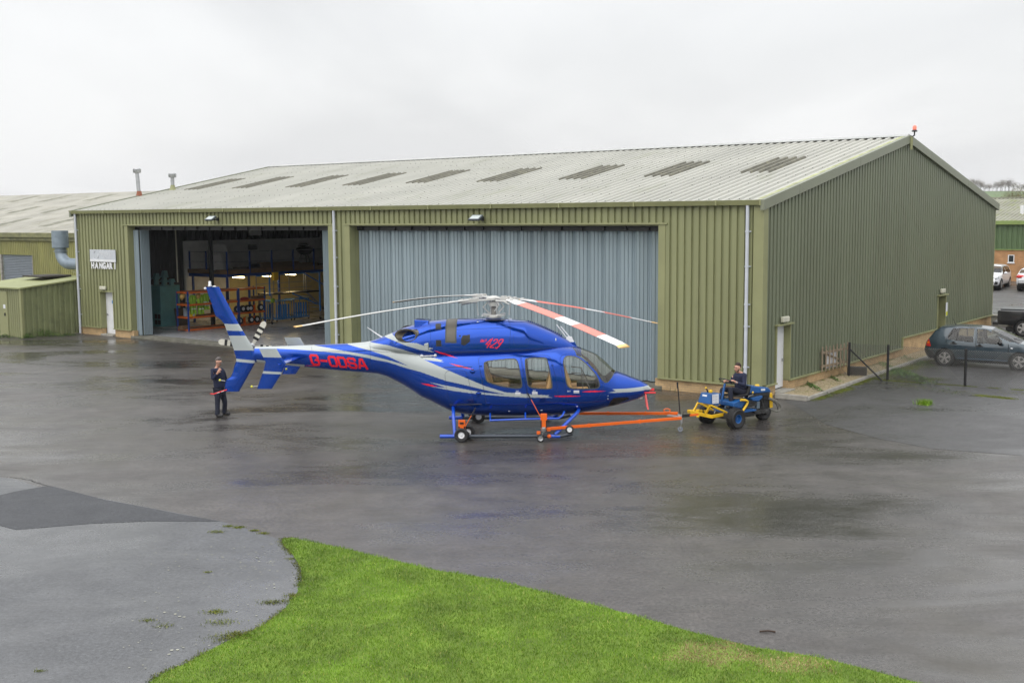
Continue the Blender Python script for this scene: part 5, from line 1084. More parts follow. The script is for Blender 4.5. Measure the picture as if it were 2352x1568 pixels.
# ---------------------------------------------------------------- main rotor
mx,mz_=hp(ZH(1030,800)); _,hz_=hp(ZH(1030,250)); sxp,szp=hp(ZH(1020,690))
b=MB(); b.lathe([(.36,0),(.38,.012),(.3,.02)],(mx,0,mz_-.02),n=40); b.v=[(v[0]+0,v[1],v[2]) for v in b.v]; b.build('mast_opening',M['black'],heli)
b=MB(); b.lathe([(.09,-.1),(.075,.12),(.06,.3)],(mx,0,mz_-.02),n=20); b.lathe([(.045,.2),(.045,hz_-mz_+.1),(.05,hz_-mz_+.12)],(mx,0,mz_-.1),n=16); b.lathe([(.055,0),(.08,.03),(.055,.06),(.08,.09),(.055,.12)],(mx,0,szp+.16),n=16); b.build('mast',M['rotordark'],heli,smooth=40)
b=MB(); b.lathe([(.1,-.11),(.2,-.06),(.215,-.03),(.21,0),(.12,.03)],(mx,0,szp-.02),n=32); 
for k in range(4): a=PI/4+k*PI/2; b.bar((mx+.15*math.cos(a),.15*math.sin(a),szp),(mx+.42*math.cos(a),.42*math.sin(a),szp+.01),.07,.03)
b.build('swashplate',M['rotor'],heli,smooth=40)
tips=[((678,751),-2.33,207),((908,694),4.55,122),((1501,741),2.65,29),((1439,797),-4.45,305)]
RB=5.49
for k,(tp,yy,an) in enumerate(tips):
    q=HF.pl(tp,yy); d=np.array([q[0]-mx,yy]); R_=np.linalg.norm(d); d/=R_; n_=np.array([-d[1],d[0]]); zt0=hz_+(.03 if k%2 else -.03); zt1=q[2]
    f3=lambda r,h,dz=0:(mx+d[0]*r+n_[0]*h,d[1]*r+n_[1]*h,zt0+(zt1-zt0)*max(0,(r-.5)/(R_-.5))**1.0+(.0 if True else 0)+math.sin(PI*min(1,r/R_))*.07+dz)
    red=k>=2
    Rs=np.concatenate([np.linspace(.75,1.35,8),np.linspace(1.4,R_-.32,40),np.linspace(R_-.28,R_,8)])
    def chord(r):
        if r<1.35: return .085+(.185-.085)*max(0,(r-.75)/.6)**1.3, .03
        if r>R_-.3: t=(r-(R_-.3))/.3; return .155-.04*t, .12*t**1.5
        return .165,0
    lead=1 if True else -1
    G=[]
    for r in Rs:
        c,sw=chord(r); ring=[]; th=.022 if r>1.3 else .03
        pit=-.10+.06*(r/R_)
        for u,t in ((-1,0),(-.9,.6),(-.5,1),(.2,.8),(1,.1),(1,-.1),(.2,-.5),(-.5,-.7),(-.9,-.5)):
            hh=-u*c*.88*1+(-sw if u<0 else 0)*1; ring.append(f3(r,-(u*c)-(sw if u>0 else sw*.1),t*th+u*c*pit))
        G.append(ring)
    G=np.array(G); nx_,nt2,_=G.shape
    fr_=(Rs-Rs[0])/(Rs[-1]-Rs[0]); mm=np.zeros((nx_-1,nt2),int)
    L0=(Rs[:-1]+Rs[1:])/2/R_
    if red:
        mm[:]=1
        for a_,c_2 in ((.245,.535),(.665,.83)):
            mm[(L0>a_)&(L0<c_2),:]=2
        mm[L0>.972,:]=3
    else: mm[L0>.972,:]=3
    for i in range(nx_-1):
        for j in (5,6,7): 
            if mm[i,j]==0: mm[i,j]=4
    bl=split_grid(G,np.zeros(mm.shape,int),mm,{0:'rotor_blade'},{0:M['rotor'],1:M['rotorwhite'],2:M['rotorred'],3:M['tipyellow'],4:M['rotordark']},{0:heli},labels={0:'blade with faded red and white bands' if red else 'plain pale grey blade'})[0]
    bl.data.set_sharp_from_angle(angle=math.radians(50))
    b=MB(); b.add([tuple(v) for v in G[0]],[tuple(range(nt2))]); b.add([tuple(v) for v in G[-1]],[tuple(range(nt2))]); b.build('blade_end',M['tipyellow'],bl)
    # yoke arm, cuff, damper, pitch horn and link
    b=MB(); b.hexa([f3(.0,-.09,-.02),f3(.62,-.07,-.03),f3(.62,.07,-.03),f3(.0,.09,-.02)],[f3(.0,-.09,.02),f3(.62,-.07,.01),f3(.62,.07,.01),f3(.0,.09,.02)])
    b.hexa([f3(.45,-.075,-.055),f3(1.0,-.07,-.05),f3(1.0,-.045,-.05),f3(.45,-.05,-.055)],[f3(.45,-.075,.05),f3(1.0,-.07,.04),f3(1.0,-.045,.04),f3(.45,-.05,.05)])
    b.hexa([f3(.45,.05,-.055),f3(1.0,.045,-.05),f3(1.0,.07,-.05),f3(.45,.075,-.055)],[f3(.45,.05,.05),f3(1.0,.045,.04),f3(1.0,.07,.04),f3(.45,.075,.05)])
    for r_ in (.5,.66,.9): b.bar(f3(r_,-.075,.045),f3(r_,.075,.045),.04,.02); b.bar(f3(r_,-.075,-.05),f3(r_,.075,-.05),.04,.02)
    b.build('blade_grip',M['rotor'],heli,bev=.008)
    b=MB(); p0_=f3(.42,-.2,-.07); p1_=f3(.75,-.06,-.06); b.tube([p1_,p0_],.028,8); a=math.atan2(d[1],d[0])-.35; pl_=(mx+.42*math.cos(a),.42*math.sin(a),szp+.01); b.tube([p0_,pl_],.011,8); b.ball(p0_,.025,6); b.ball(pl_,.025,6); b.build('pitch_link',M['rotor'],heli,smooth=50)
    b=MB(); b.tube([f3(.16,0,-.06),f3(.3,-.03,-.2),f3(.12,-.05,-.36)],.018,8); b.build('drive_link',M['rotor'],heli,smooth=50); b=MB(); b.tube([f3(.55,-.1,-.07),f3(.9,-.09,-.1)],.02,8); b.build('damper',M['rotor'],heli,smooth=50)
b=MB(); b.lathe([(.16,-.05),(.2,-.03),(.2,.03),(.14,.05),(.1,.07),(.05,.08)],(mx,0,hz_),n=24); b.lathe([(.12,-.2),(.13,-.12),(.1,-.08)],(mx,0,hz_),n=20); b.build('rotor_hub',M['rotor'],heli,smooth=40)
# ---------------------------------------------------------------- cabin interior
zf_=float(np.interp(0.5,XS,zb_))+.42
b=MB(); b.box(-1.0,2.3,-.62,.62,zf_-.05,zf_); b.build('cabin_floor',M['cabin'],heli)
b=MB(); b.box(-1.05,-1.0,-.56,.56,zf_,zf_+1.05); b.build('aft_bulkhead',M['tan'],heli)
def seat(x,y,face=1,w_=.46,h_=.95,m='tan'):
    b=MB(); f=face
    b.hexa([(x-.24,y-w_/2,zf_+.22),(x+.26,y-w_/2,zf_+.22),(x+.26,y+w_/2,zf_+.22),(x-.24,y+w_/2,zf_+.22)],[(x-.24,y-w_/2,zf_+.38),(x+.26,y-w_/2,zf_+.40),(x+.26,y+w_/2,zf_+.40),(x-.24,y+w_/2,zf_+.38)])
    o=b.build('seat_cushion',M[m],heli,bev=.05); xb_=x-.24*f
    b=MB(); b.hexa([(xb_-.09,y-w_/2,zf_+.36),(xb_+.07,y-w_/2,zf_+.36),(xb_+.07,y+w_/2,zf_+.36),(xb_-.09,y+w_/2,zf_+.36)],[(xb_-.09-.16*f,y-w_/2*.75,zf_+h_),(xb_+.01-.16*f,y-w_/2*.75,zf_+h_),(xb_+.01-.16*f,y+w_/2*.75,zf_+h_),(xb_-.09-.16*f,y+w_/2*.75,zf_+h_)])
    b.build('seat_back',M[m],heli,bev=.05)
    b=MB(); b.box(x-.2,x+.2,y-.18,y+.18,zf_,zf_+.22); b.build('seat_base',M['cabin'],heli)
wx1=[p[0] for p in W1]; wx2=[p[0] for p in W2]; wx3=[p[0] for p in W3]
for y in (-.48,0,.48): seat(min(wx1)+.35,y)
for y in (-.48,.48): seat(max(wx2)-.32,y,-1)
for y in (-.40,.40): seat(min(wx3)+.40,y,1)
b=MB(); xi=max(wx3)+.02; b.hexa([(xi-.15,-.5,zf_),(xi+.25,-.5,zf_),(xi+.25,.5,zf_),(xi-.15,.5,zf_)],[(xi-.05,-.55,zf_+.62),(xi+.22,-.55,zf_+.55),(xi+.22,.55,zf_+.55),(xi-.05,.55,zf_+.62)]); b.box(xi-.6,xi-.1,-.09,.09,zf_,zf_+.5); b.build('instrument_panel',M['black'],heli,bev=.03)
b=MB(); x0i=min(wx3)+.2; x1i=max(wx3)-.25; zz0=zf_+.38
for y in (-.62,.62): b.tube([(x0i,y,zz0+.45),(x1i-.2,y,zz0+.42),(x1i,y,zz0+.05),(x1i,y,zz0-.08),(x0i,y,zz0-.05)],.016,6); b.tube([(x0i+.3,y,zz0+.43),(x0i+.3,y,zz0-.05)],.012,6)
b.build('door_frame_tube',M['cabin'],heli)
# ================================================================ ground handling wheels
def H3(p,y): q=HF.pl(Z4(*p),y); return np.array([q[0],y,q[2]])
def hroot(name,lp,label,cat,group=None): return empty(name,tuple(HF.tw(lp)),HF.rz,label,cat,group)
def tyre(b,c,ax,R,w_,hub,n=28): b.lathe([(hub,-w_/2*.8),(R*.86,-w_/2),(R*.97,-w_/2*.75),(R,-w_/2*.3),(R,w_/2*.3),(R*.97,w_/2*.75),(R*.86,w_/2),(hub,w_/2*.8)],c,ax,n,cap=False)
def hubd(b,c,ax,R,w_): b.lathe([(R,-w_*.42),(R*.85,-w_*.3),(R*.3,-w_*.25),(R*.28,-w_*.6),(.0,-w_*.62),(0,0),(.0,w_*.62),(R*.28,w_*.6),(R*.3,w_*.25),(R*.85,w_*.3),(R,w_*.42)],c,ax,20,cap=False)
for sd_,lab in ((1,'near'),(-1,'far')):
    y=-1.62*sd_; c=H3((400,660),-1.62) if sd_>0 else H3((570,430),1.62); R=.185; c[2]=R
    t=hroot('ground_handling_wheel',(c[0],y,0),'orange hydraulic wheel unit clamped on the '+lab+' skid, rear one with two fat black tyres','ground wheel','ground handling wheels under the helicopter')
    for yy,dx in ((0,0),(.45*sd_,.14)):
        b=MB(); tyre(b,(dx,yy,R),(0,1,0),R,.12,.085); w_=b.build('tyre',M['dark'],t,smooth=40); b=MB(); hubd(b,(dx,yy,R),(0,1,0),.085,.1); b.build('hub',M['white'],t,smooth=40)
    b=MB(); b.tube([(0,0,R),(0,.3*sd_,R)],.02,8); b.tube([(.14,.45*sd_,R),(.14,.2*sd_,R)],.02,8); b.box(-.06,.2,.15*sd_-.03,.15*sd_+.03,R-.03,R+.03); b.build('axle',M['grime'],t)
    b=MB(); b.box(-.09,.09,.2*sd_-.05,.2*sd_+.05,R+.02,R+.36); b.box(-.075,.075,.2*sd_-.056,.2*sd_-.05,R+.1,R+.16); b.build('jack_body',M['orange'],t,bev=.012)
    b=MB(); b.box(-.085,-.055,.2*sd_-.062,.2*sd_-.05,R+.05,R+.2); b.box(.055,.085,.2*sd_-.062,.2*sd_-.05,R+.05,R+.2); b.box(-.05,.05,.2*sd_-.062,.2*sd_-.05,R+.26,R+.31); b.build('jack_slot',M['black'],t)
    if sd_>0: b=MB(); b.tube([(.1,.1,R+.22),(.26,.1,R+.5)],.010,8); o=b.build('lever',M['orange'],t); b=MB(); b.tube([(.26,.1,R+.5),(.37,.1,R+.70)],.017,8); b.build('lever_grip',M['black'],t)
    c2=H3((1410,695),-1.62) if sd_>0 else H3((1495,430),1.62); R2=.105
    t=hroot('front_castor_unit',(c2[0],y,0),'orange jack with small grey castor clamped on the '+lab+' skid, front one','castor unit','front castor units under the helicopter')
    b=MB(); tyre(b,(0,0,R2),(0,1,0),R2,.05,.06); b.build('tyre',M['dark'],t,smooth=40); b=MB(); hubd(b,(0,0,R2),(0,1,0),.07,.06); b.build('hub',M['steel'],t,smooth=40)
    b=MB(); b.bar((0,.035*sd_,R2),(.08,.035*sd_,R2+.18),.05,.01); b.bar((0,-.035*sd_,R2),(.08,-.035*sd_,R2+.18),.05,.01); b.lathe([(.05,0),(.06,.02),(.06,.1),(.03,.12)],(.08,0,R2+.17)); b.build('castor_fork',M['steel'],t,smooth=30)
    b=MB(); b.box(0,.17,.1*sd_-.06,.1*sd_+.06,R2+.22,R2+.62); b.box(-.1,.0,.1*sd_-.05,.1*sd_+.05,R2+.08,R2+.16); b.box(.16,.26,.12*sd_-.04,.12*sd_+.04,R2+.16,R2+.26); b.ball((.22,.1*sd_,R2+.03),.055,8); b.build('jack_body',M['orange'],t,bev=.01)
    b=MB(); b.box(.0,.03,.1*sd_-.068*1,.1*sd_-.058,R2+.26,R2+.46); b.box(.14,.17,.1*sd_-.068,.1*sd_-.058,R2+.26,R2+.46); b.build('jack_slot',M['black'],t)
    if sd_>0: b=MB(); b.tube([(0,.05,R2+.55),(-.24,.05,R2+1.0)],.010,8); b.build('lever',M['orange'],t); b=MB(); b.tube([(-.24,.05,R2+1.0),(-.34,.05,R2+1.18)],.017,8); b.build('lever_grip',M['black'],t)
# ================================================================ tow bar
zT=.42
hitch=HF.pz(ZT(545,1175),zT); hit=np.array([hitch[0],hitch[1],zT])
pn=HF.pl(Z4(1505,575),-1.5); pf=HF.pl(Z4(1905,367),1.5); en=HF.pl(ZT(585,1215),hit[1]-.12); ef=HF.pl(ZT(510,1118),hit[1]+.18)
tb=hroot('tow_bar',(0,0,0),'orange A-shaped tow bar between the helicopter skids and the little blue tractor','tow bar')
for pa,pb,nm in ((pn,en,'n'),(pf,ef,'f')):
    a=np.array([pa[0],-1.42 if nm=='n' else 1.42,pa[2]]); c=np.array([pb[0],pb[1],pb[2]]); b=MB(); b.bar(a,c,.055,.075,side=(0,1,0)); o=b.build('arm',M['orange'],tb,bev=.006)
    for k in (.30,.68): m_=a+(c-a)*k; d=(c-a)/np.linalg.norm(c-a); b=MB(); b.bar(m_-d*.035,m_+d*.035,.066,.086,side=(0,1,0)); b.tube([m_+V(0,0,.03),m_+V(0,0,.06)],.012,6); b.build('clamp_collar',M['orange'],tb)
wn=H3((1780,580),-1.58); wfar=HF.pl(Z4(1812,378),1.5)
for c in (np.array([wn[0],-1.55,wn[2]]),np.array([wfar[0],1.55,wfar[2]])):
    b=MB(); tyre(b,c,(0,1,0),.108,.05,.065); b.build('jockey_wheel_tyre',M['dark'],tb,smooth=40); b=MB(); hubd(b,c,(0,1,0),.066,.05); b.build('jockey_wheel_hub',M['white'],tb,smooth=40)
b=MB(); b.bar(hit+V(-.30,.16,.0),hit+V(.03,-.05,-.01),.10,.035); b.box(hit[0]-.05,hit[0]+.06,hit[1]-.08,hit[1]+.08,hit[2]-.06,hit[2]+.05); b.build('hitch_plate',M['steel'],tb,bev=.005)
b=MB(); b.tube([hit+V(.02,0,0),hit+V(-.06,.02,.92)],.017,8); b.tube([hit+V(-.055,.02,.76),hit+V(-.062,.02,.93)],.024,8); b.build('hitch_handle',M['black'],tb,smooth=40)
b=MB(); P=[hit+V(-.32+.09*math.cos(a),.18,.13+.045*math.sin(a)) for a in np.linspace(0,2*PI,12)[:-1]]; b.tube(P,.014,6,closed=True); b.build('ring_handle',M['orange'],tb,smooth=40)
kh=HF.pz(ZT(925,1140),.42); b=MB(); mid_=hit+(np.array([kh[0],kh[1],.42])-hit)*.52; b.bar(hit,mid_,.06,.075); b.tube([hit+V(.1,0,.05),hit+V(.1,0,.12),hit+V(.28,0,.12),hit+V(.28,0,.05)],.008,6); b.build('drawbar',M['black'],tb,bev=.005)
b=MB(); b.bar(mid_,np.array([kh[0],kh[1],.42]),.055,.05); b.build('drawbar_end',M['orange'],tb)
cw0=HF.pl(ZT(550,1310),hit[1]-.05); R_=.068; b=MB(); tyre(b,(hit[0]+.02,hit[1]-.03,R_+.0),(0,1,0),R_,.04,.03); b.build('castor_wheel',mat('grey_castor_tyre',(.22,.24,.30),.5),tb,smooth=40)
b=MB(); b.bar((hit[0]+.02,hit[1]-.055,R_),(hit[0]+.05,hit[1]-.055,.24),.04,.008); b.bar((hit[0]+.02,hit[1]-.005,R_),(hit[0]+.05,hit[1]-.005,.24),.04,.008); b.lathe([(.03,0),(.035,.02),(.035,.14)],(hit[0]+.05,hit[1]-.03,.23)); b.build('castor_fork',M['steel'],tb)
# ================================================================ TRACTOR
KF=Frame((5.80,31.60,0),math.atan2(-.585,-.81))
tr_=empty('tow_tractor',tuple(KF.o),KF.rz,'small blue open tow tractor with yellow front frame and fat tyres','tow tractor')
def kp(p,y): q=KF.pl(Z5(*p),y); return np.array([q[0],y,q[2]])
def kz(p,z): q=KF.pz(Z5(*p),z); return np.array([q[0],q[1],z])
wl=KF.pz(Z5(1190,1440),0); yn=.60
def wheel(parent,c,ax,R,w_,rimm,rr,nm='wheel',block=True):
    w_o=empty(nm,tuple(c),0,parent=parent); b=MB(); tyre(b,(0,0,0),ax,R,w_,rr,36)
    if block:
        a_=np.array(ax,float); a_/=np.linalg.norm(a_); u_,v_=perp(a_)
        for k in range(30):
            t=2*PI*k/30
            for s2_ in (-.5,0,.5):
                tt_=t+(abs(s2_)*.2); cc=(u_*math.cos(tt_)+v_*math.sin(tt_))*(R+.002)+a_*s2_*w_*.62; dd=(-u_*math.sin(tt_)+v_*math.cos(tt_)); b.bar(cc-dd*.018,cc+dd*.018,w_*.22,.016,side=tuple(a_))
    b.build('tyre',M['dark'],w_o,smooth=40); b=MB(); b.lathe([(rr,-w_*.42),(rr*.86,-w_*.38),(rr*.75,-w_*.12),(rr*.3,-w_*.1),(rr*.28,-w_*.2),(0,-w_*.2),(0,w_*.2),(rr*.28,w_*.2),(rr*.3,w_*.1),(rr*.75,w_*.12),(rr*.86,w_*.38),(rr,w_*.42)],(0,0,0),ax,24,cap=False)
    for k in range(5): t=2*PI*k/5; u_,v_=perp(np.array(ax,float)); cc=(u_*math.cos(t)+v_*math.sin(t))*rr*.5; b.lathe([(rr*.07,0),(rr*.07,w_*.16)],tuple(cc),ax,6); b.lathe([(rr*.07,0),(rr*.07,w_*.16)],tuple(cc),tuple(-np.array(ax)),6)
    b.build('rim',rimm,w_o,smooth=40); return w_o
RFW=.275
wheel(tr_,(-.02,.52,RFW),(0,1,0),RFW,.24,M['cartblue'],.125); wheel(tr_,(-.02,-.56,RFW),(0,1,0),RFW,.24,M['cartblue'],.125)
rw=kz((1745,1245),0); wheel(tr_,(rw[0],rw[1]*.3,.24),(0,1,0),.24,.20,M['grime'],.13)
A_=kz((192,1075),.36); B_2=kz((675,1185),.36); C_2=kz((1030,1118),.36); yf_,yb2=A_[1],B_2[1]
A2=np.array([C_2[0],-C_2[1],.36])
D_=kp((402,897),yf_*.75); E_=kp((655,950),yb2*.80); E2=kp((1000,1105),yb2)
b=MB()
b.bar(A_,B_2,.05,.09,side=(1,0,0)); b.bar(B_2,C_2,.05,.09,side=(0,1,0)); b.bar(A_,A2,.05,.09,side=(0,1,0)); b.bar(A2,C_2,.05,.07)
Lf=A_+(B_2-A_)*.22; Ln=A_+(B_2-A_)*.72
b.bar(D_,E_,.045); b.bar(D_,Lf,.045); b.bar(E_,Ln,.055); b.bar(E_,E2,.05); Dr=np.array([E2[0],-E2[1],E2[2]]); b.bar(D_,Dr,.045); b.bar(Lf+V(0,0,.02),Lf+V(-.5,0,.03),.04)
b.box(Lf[0]-.1,Lf[0]-.02,Lf[1]+.1,Lf[1]+.2,.36,.46)
hcp=A_+(B_2-A_)*.5; b.bar(hcp+V(.0,-.06,-.05),hcp+V(.06,0,-.08),.08,.04)
b.build('front_frame',M['yellow'],tr_,bev=.006)
# console
n0=kp((678,722),.20); n1=kp((640,935),.22); n2=kp((875,710),.20); n3=kp((818,955),.22)
zt1=max(n0[2],n2[2]); xF,xFb,xR,xRb=n0[0],n1[0],n2[0],n3[0]; fw=kp((535,697),-.22)
b=MB(); b.hexa([(xRb,-.24,n3[2]),(xFb,-.24,n1[2]),(xFb,.22,n1[2]),(xRb,.22,n3[2])],[(xR,-.20,n2[2]),(xF,-.20,n0[2]),(xF,.20,n0[2]),(xR,.20,n2[2])]); b.build('console',M['cartblue'],tr_,bev=.012)
def onface(p,m,nm,q=None):
    P=[np.array(kp(a,.222))+V(0,.006,0) for a in p]; b=MB(); b.prism(P,0,(0,-.004,0)); return b.build(nm,m,tr_)
o=onface([(688,735),(820,720),(822,910),(692,922)],M['paper'],'instruction_sheet')
for i,yy in enumerate((760,790,835,885)):
    P=[kp(a,.2275)+V(0,.004,0) for a in ((705,yy+7),(800,yy-3),(800,yy+4),(705,yy+14))]; b=MB()
    for k in range(3): a=P[0]+(P[1]-P[0])*(k*.36); c=a+(P[1]-P[0])*.2; b.prism([a,c,c+V(0,0,-.008),a+V(0,0,-.008)],0,(0,-.001,0))
    b.build('printed_line',M['ink'],o)
fx=lambda t:(xF+(xFb-xF)*t, n0[2]+(n1[2]-n0[2])*t)
(x0q,z0q),(x1q,z1q)=fx(.16),fx(.33); b=MB(); b.prism([(x0q+.006,-.12,z0q),(x0q+.006,.05,z0q),(x1q+.006,.05,z1q),(x1q+.006,-.12,z1q)],0,(-.004,0,0)); b.build('front_label',M['paper'],tr_)
b=MB(); b.lathe([(.055,0),(.06,.02),(.055,.06),(.04,.065)],((xF+xR)/2-.0,-.02,zt1),n=14); b.build('filler_cap',M['yellow'],tr_,smooth=40)
lv0=kp((608,690),-.15); lv1=kp((562,600),-.15); b=MB(); b.tube([lv0,lv1],.02,8); b.build('lever',M['black'],tr_); b=MB(); b.ball(lv1,.028,8); b.build('lever_knob',M['yellow'],tr_,smooth=60)
c0=kp((880,712),0.); c1=kp((948,510),0.); b=MB(); b.tube([c0+V(.0,0,-.25),c1],.032,10); b.build('steering_column',M['cartblue'],tr_,smooth=40)
wc=kp((985,462),0.0); ax_=(c1-c0)/np.linalg.norm(c1-c0); u_,v_=perp(ax_)
b=MB(); RS=.215; P=[wc+u_*RS*math.cos(t)+v_*RS*math.sin(t) for t in np.linspace(0,2*PI,28)[:-1]]; b.tube(P,.016,8,closed=True)
for t in (0.3,2.4,4.5): b.tube([c1,wc+u_*RS*math.cos(t)+v_*RS*math.sin(t)],.012,6)
b.build('steering_wheel',M['black'],tr_,smooth=60)
ft=kz((830,960),.42); bt=kz((1290,1030),.42)
b=MB(); b.box(-.95,.05,-.50,.42,.38,.42); b.box(-.55,-.15,-.45,.40,.421,.427); b.build('foot_plate',M['cartblue'],tr_,bev=.01)
b=MB(); s0k=kp((1140,905),.30); s1k=kp((1290,845),.30); s2k=kp((1400,860),.38); s3k=kp((1305,1010),.42)
b.prism([kp((1135,905),.36),kp((1290,842),.36),kp((1400,860),.36),kp((1300,1020),.36),kp((1130,985),.36)],0,(0,-.70,0)); b.build('seat_pedestal',M['cartblue'],tr_,bev=.02)
for y_ in (.42,-.46):
    P=[kp((1275,845),.42),kp((1395,850),.42),kp((1422,905),.42),kp((1312,1070),.42)]; P=[V(p[0],y_,p[2]) for p in P]; b=MB(); b.tube(chaikin(np.array(P),1,False).tolist(),.033,8); b.build('guard_hoop',M['yellow'],tr_,smooth=50)
# seat
b=MB(); b.prism([kp((1130,768),.24),kp((1400,722),.24),kp((1452,560),.24),kp((1482,552),.24),kp((1470,700),.24),kp((1415,765),.24),kp((1140,795),.24)],0,(0,-.48,0)); b.build('seat',M['black'],tr_,bev=.03)
# rear hood
yh=.24
P=[kp(p,yh) for p in ((1495,552),(1535,560),(1840,592),(1905,658),(1880,688),(1452,722))]
b=MB(); b.prism(P,0,(0,-.55,0)); b.build('engine_hood',M['cartblue'],tr_,bev=.035)
P=[kp(p,yh)+V(0,.01,0) for p in ((1680,618),(1765,612),(1767,650),(1684,657))]; b=MB(); b.prism(P,0,(0,-.006,0)); b.build('side_label',M['paper'],tr_)
b=MB(); q=kp((1608,545),-.02); b.lathe([(.07,0),(.075,.015),(.05,.045),(.01,.05)],(q[0],-.02,q[2]-.02),n=16); b.build('hood_cap',M['yellow'],tr_,smooth=60)
b=MB(); b.prism([kp(p,.30) for p in ((1500,812),(1720,755),(1722,800),(1640,872),(1520,862))],0,(0,-.3,0)); b.build('side_panel',M['cartblue'],tr_,bev=.015)
q0=kp((1518,760),.27); q1=kp((1518,690),.27); b=MB(); b.tube([q0,q1],.01,6); b.tube([kp((1430,800),.27),kp((1440,760),.27),kp((1500,750),.27)],.008,6); b.build('throttle_lever',M['steel'],tr_); b=MB(); b.ball(q1,.03,8); b.build('throttle_knob',M['yellow'],tr_,smooth=60)
def kbox(p0,p1,y0_,y1_,m,nm,bv=.012):
    a=kp(p0,y1_);c=kp(p1,y1_); b=MB(); b.box(min(a[0],c[0]),max(a[0],c[0]),y0_,y1_,min(a[2],c[2]),max(a[2],c[2])); return b.build(nm,m,tr_,bev=bv)
kbox((1420,860),(1600,960),-.2,.25,M['grime'],'engine_block'); kbox((1440,880),(1560,915),.1,.28,M['black'],'air_filter'); kbox((1380,1000),(1560,1170),-.25,.2,M['black'],'gearbox')
kbox((1610,880),(1665,1020),.15,.27,mat('grey_oil_tank',(.12,.16,.2),.4),'oil_tank'); kbox((1740,700),(1860,950),-.2,.14,M['black'],'radiator'); kbox((1700,890),(1830,1000),-.15,.12,M['grime'],'transmission')
kbox((1450,730),(1870,740),-.25,.2,M['grime'],'chassis_rail'); b=MB(); b.box(-1.75,-.2,-.22,.22,.22,.34); b.build('chassis',M['grime'],tr_,bev=.01)
for (p,y_,r) in (((1555,1060),.24,.075),((1800,1090),.2,.085)): q=kp(p,y_); b=MB(); b.lathe([(r,-.1),(r,.02),(r*.8,.05),(0,.055)],tuple(q),(0,1,0),16); b.build('pump',M['grime'],tr_,smooth=40)
for pts,r,m,nm in (([(1420,920),(1490,960),(1560,1000)],.013,'steel','strut'),([(1405,990),(1480,1000),(1555,990),(1548,930)],.012,'steel','strut'),([(1690,840),(1730,950),(1735,1120)],.022,'grime','exhaust_stub'),([(1340,1090),(1400,1040),(1430,980)],.012,'black','hose'),([(1380,1140),(1440,1070),(1450,1000)],.012,'black','hose'),([(1720,800),(1850,830),(1980,900),(2020,980),(2030,1060)],.011,'black','hose'),([(1860,800),(1960,840),(2060,920),(2095,1000),(2060,1070),(2010,1090),(1940,1060),(1860,1015)],.02,'hosegrey','hydraulic_hose'),([(1850,820),(1990,870),(2050,960),(2040,1050),(1980,1085),(1900,1050),(1850,1010)],.016,'hosegrey','hydraulic_hose'),([(500,950),(480,1020),(530,1110)],.009,'black','cable'),([(700,1030),(760,1060),(730,1110)],.012,'steel','linkage'),([(1630,920),(1640,1040),(1720,1050)],.016,'black','hose')):
    b=MB(); b.tube(chaikin(np.array([kp(p,.2) for p in pts]),2,False).tolist(),r,8); b.build(nm,M[m],tr_,smooth=60)
b=MB(); b.bar(kp((1880,708),.1),kp((1893,1000),.1),.035,.12); b.build('rear_guard',M['yellow'],tr_,bev=.005)
b=MB(); b.box(-.25,.15,-.42,.40,.24,.40); b.lathe([(.05,-.46),(.05,.44)],(-.02,0,RFW),(0,1,0)); b.build('front_axle',M['grime'],tr_,bev=.01)
# ================================================================ PEOPLE
def skinned(name,V_,E_,m,parent=None,sub=2,root=0):
    me=bpy.data.meshes.new(name); me.from_pydata([tuple(v[:3]) for v in V_],E_,[]); me.materials.append(m); o=bpy.data.objects.new(name,me); C.objects.link(o); o.parent=parent
    s=o.modifiers.new('skin','SKIN'); s.use_smooth_shade=True
    for i,v in enumerate(V_):
        r=v[3]; d=me.skin_vertices[0].data[i]; d.radius=(r,r) if not isinstance(r,tuple) else r; d.use_root=(i==root)
    ss=o.modifiers.new('sub','SUBSURF'); ss.levels=sub; ss.render_levels=sub; return o
class Fig:
    def __init__(s): s.V=[]; s.E=[]; s.n={}
    def p(s,name,pos,r,link=None):
        s.V.append((*[float(c) for c in pos],r)); s.n[name]=len(s.V)-1
        if link is not None: s.E.append((s.n[link],s.n[name]))
        return np.array(pos)
    def chain(s,names,pts,rs,link):
        for n_,p_,r_ in zip(names,pts,rs): s.p(n_,p_,r_,link); link=n_
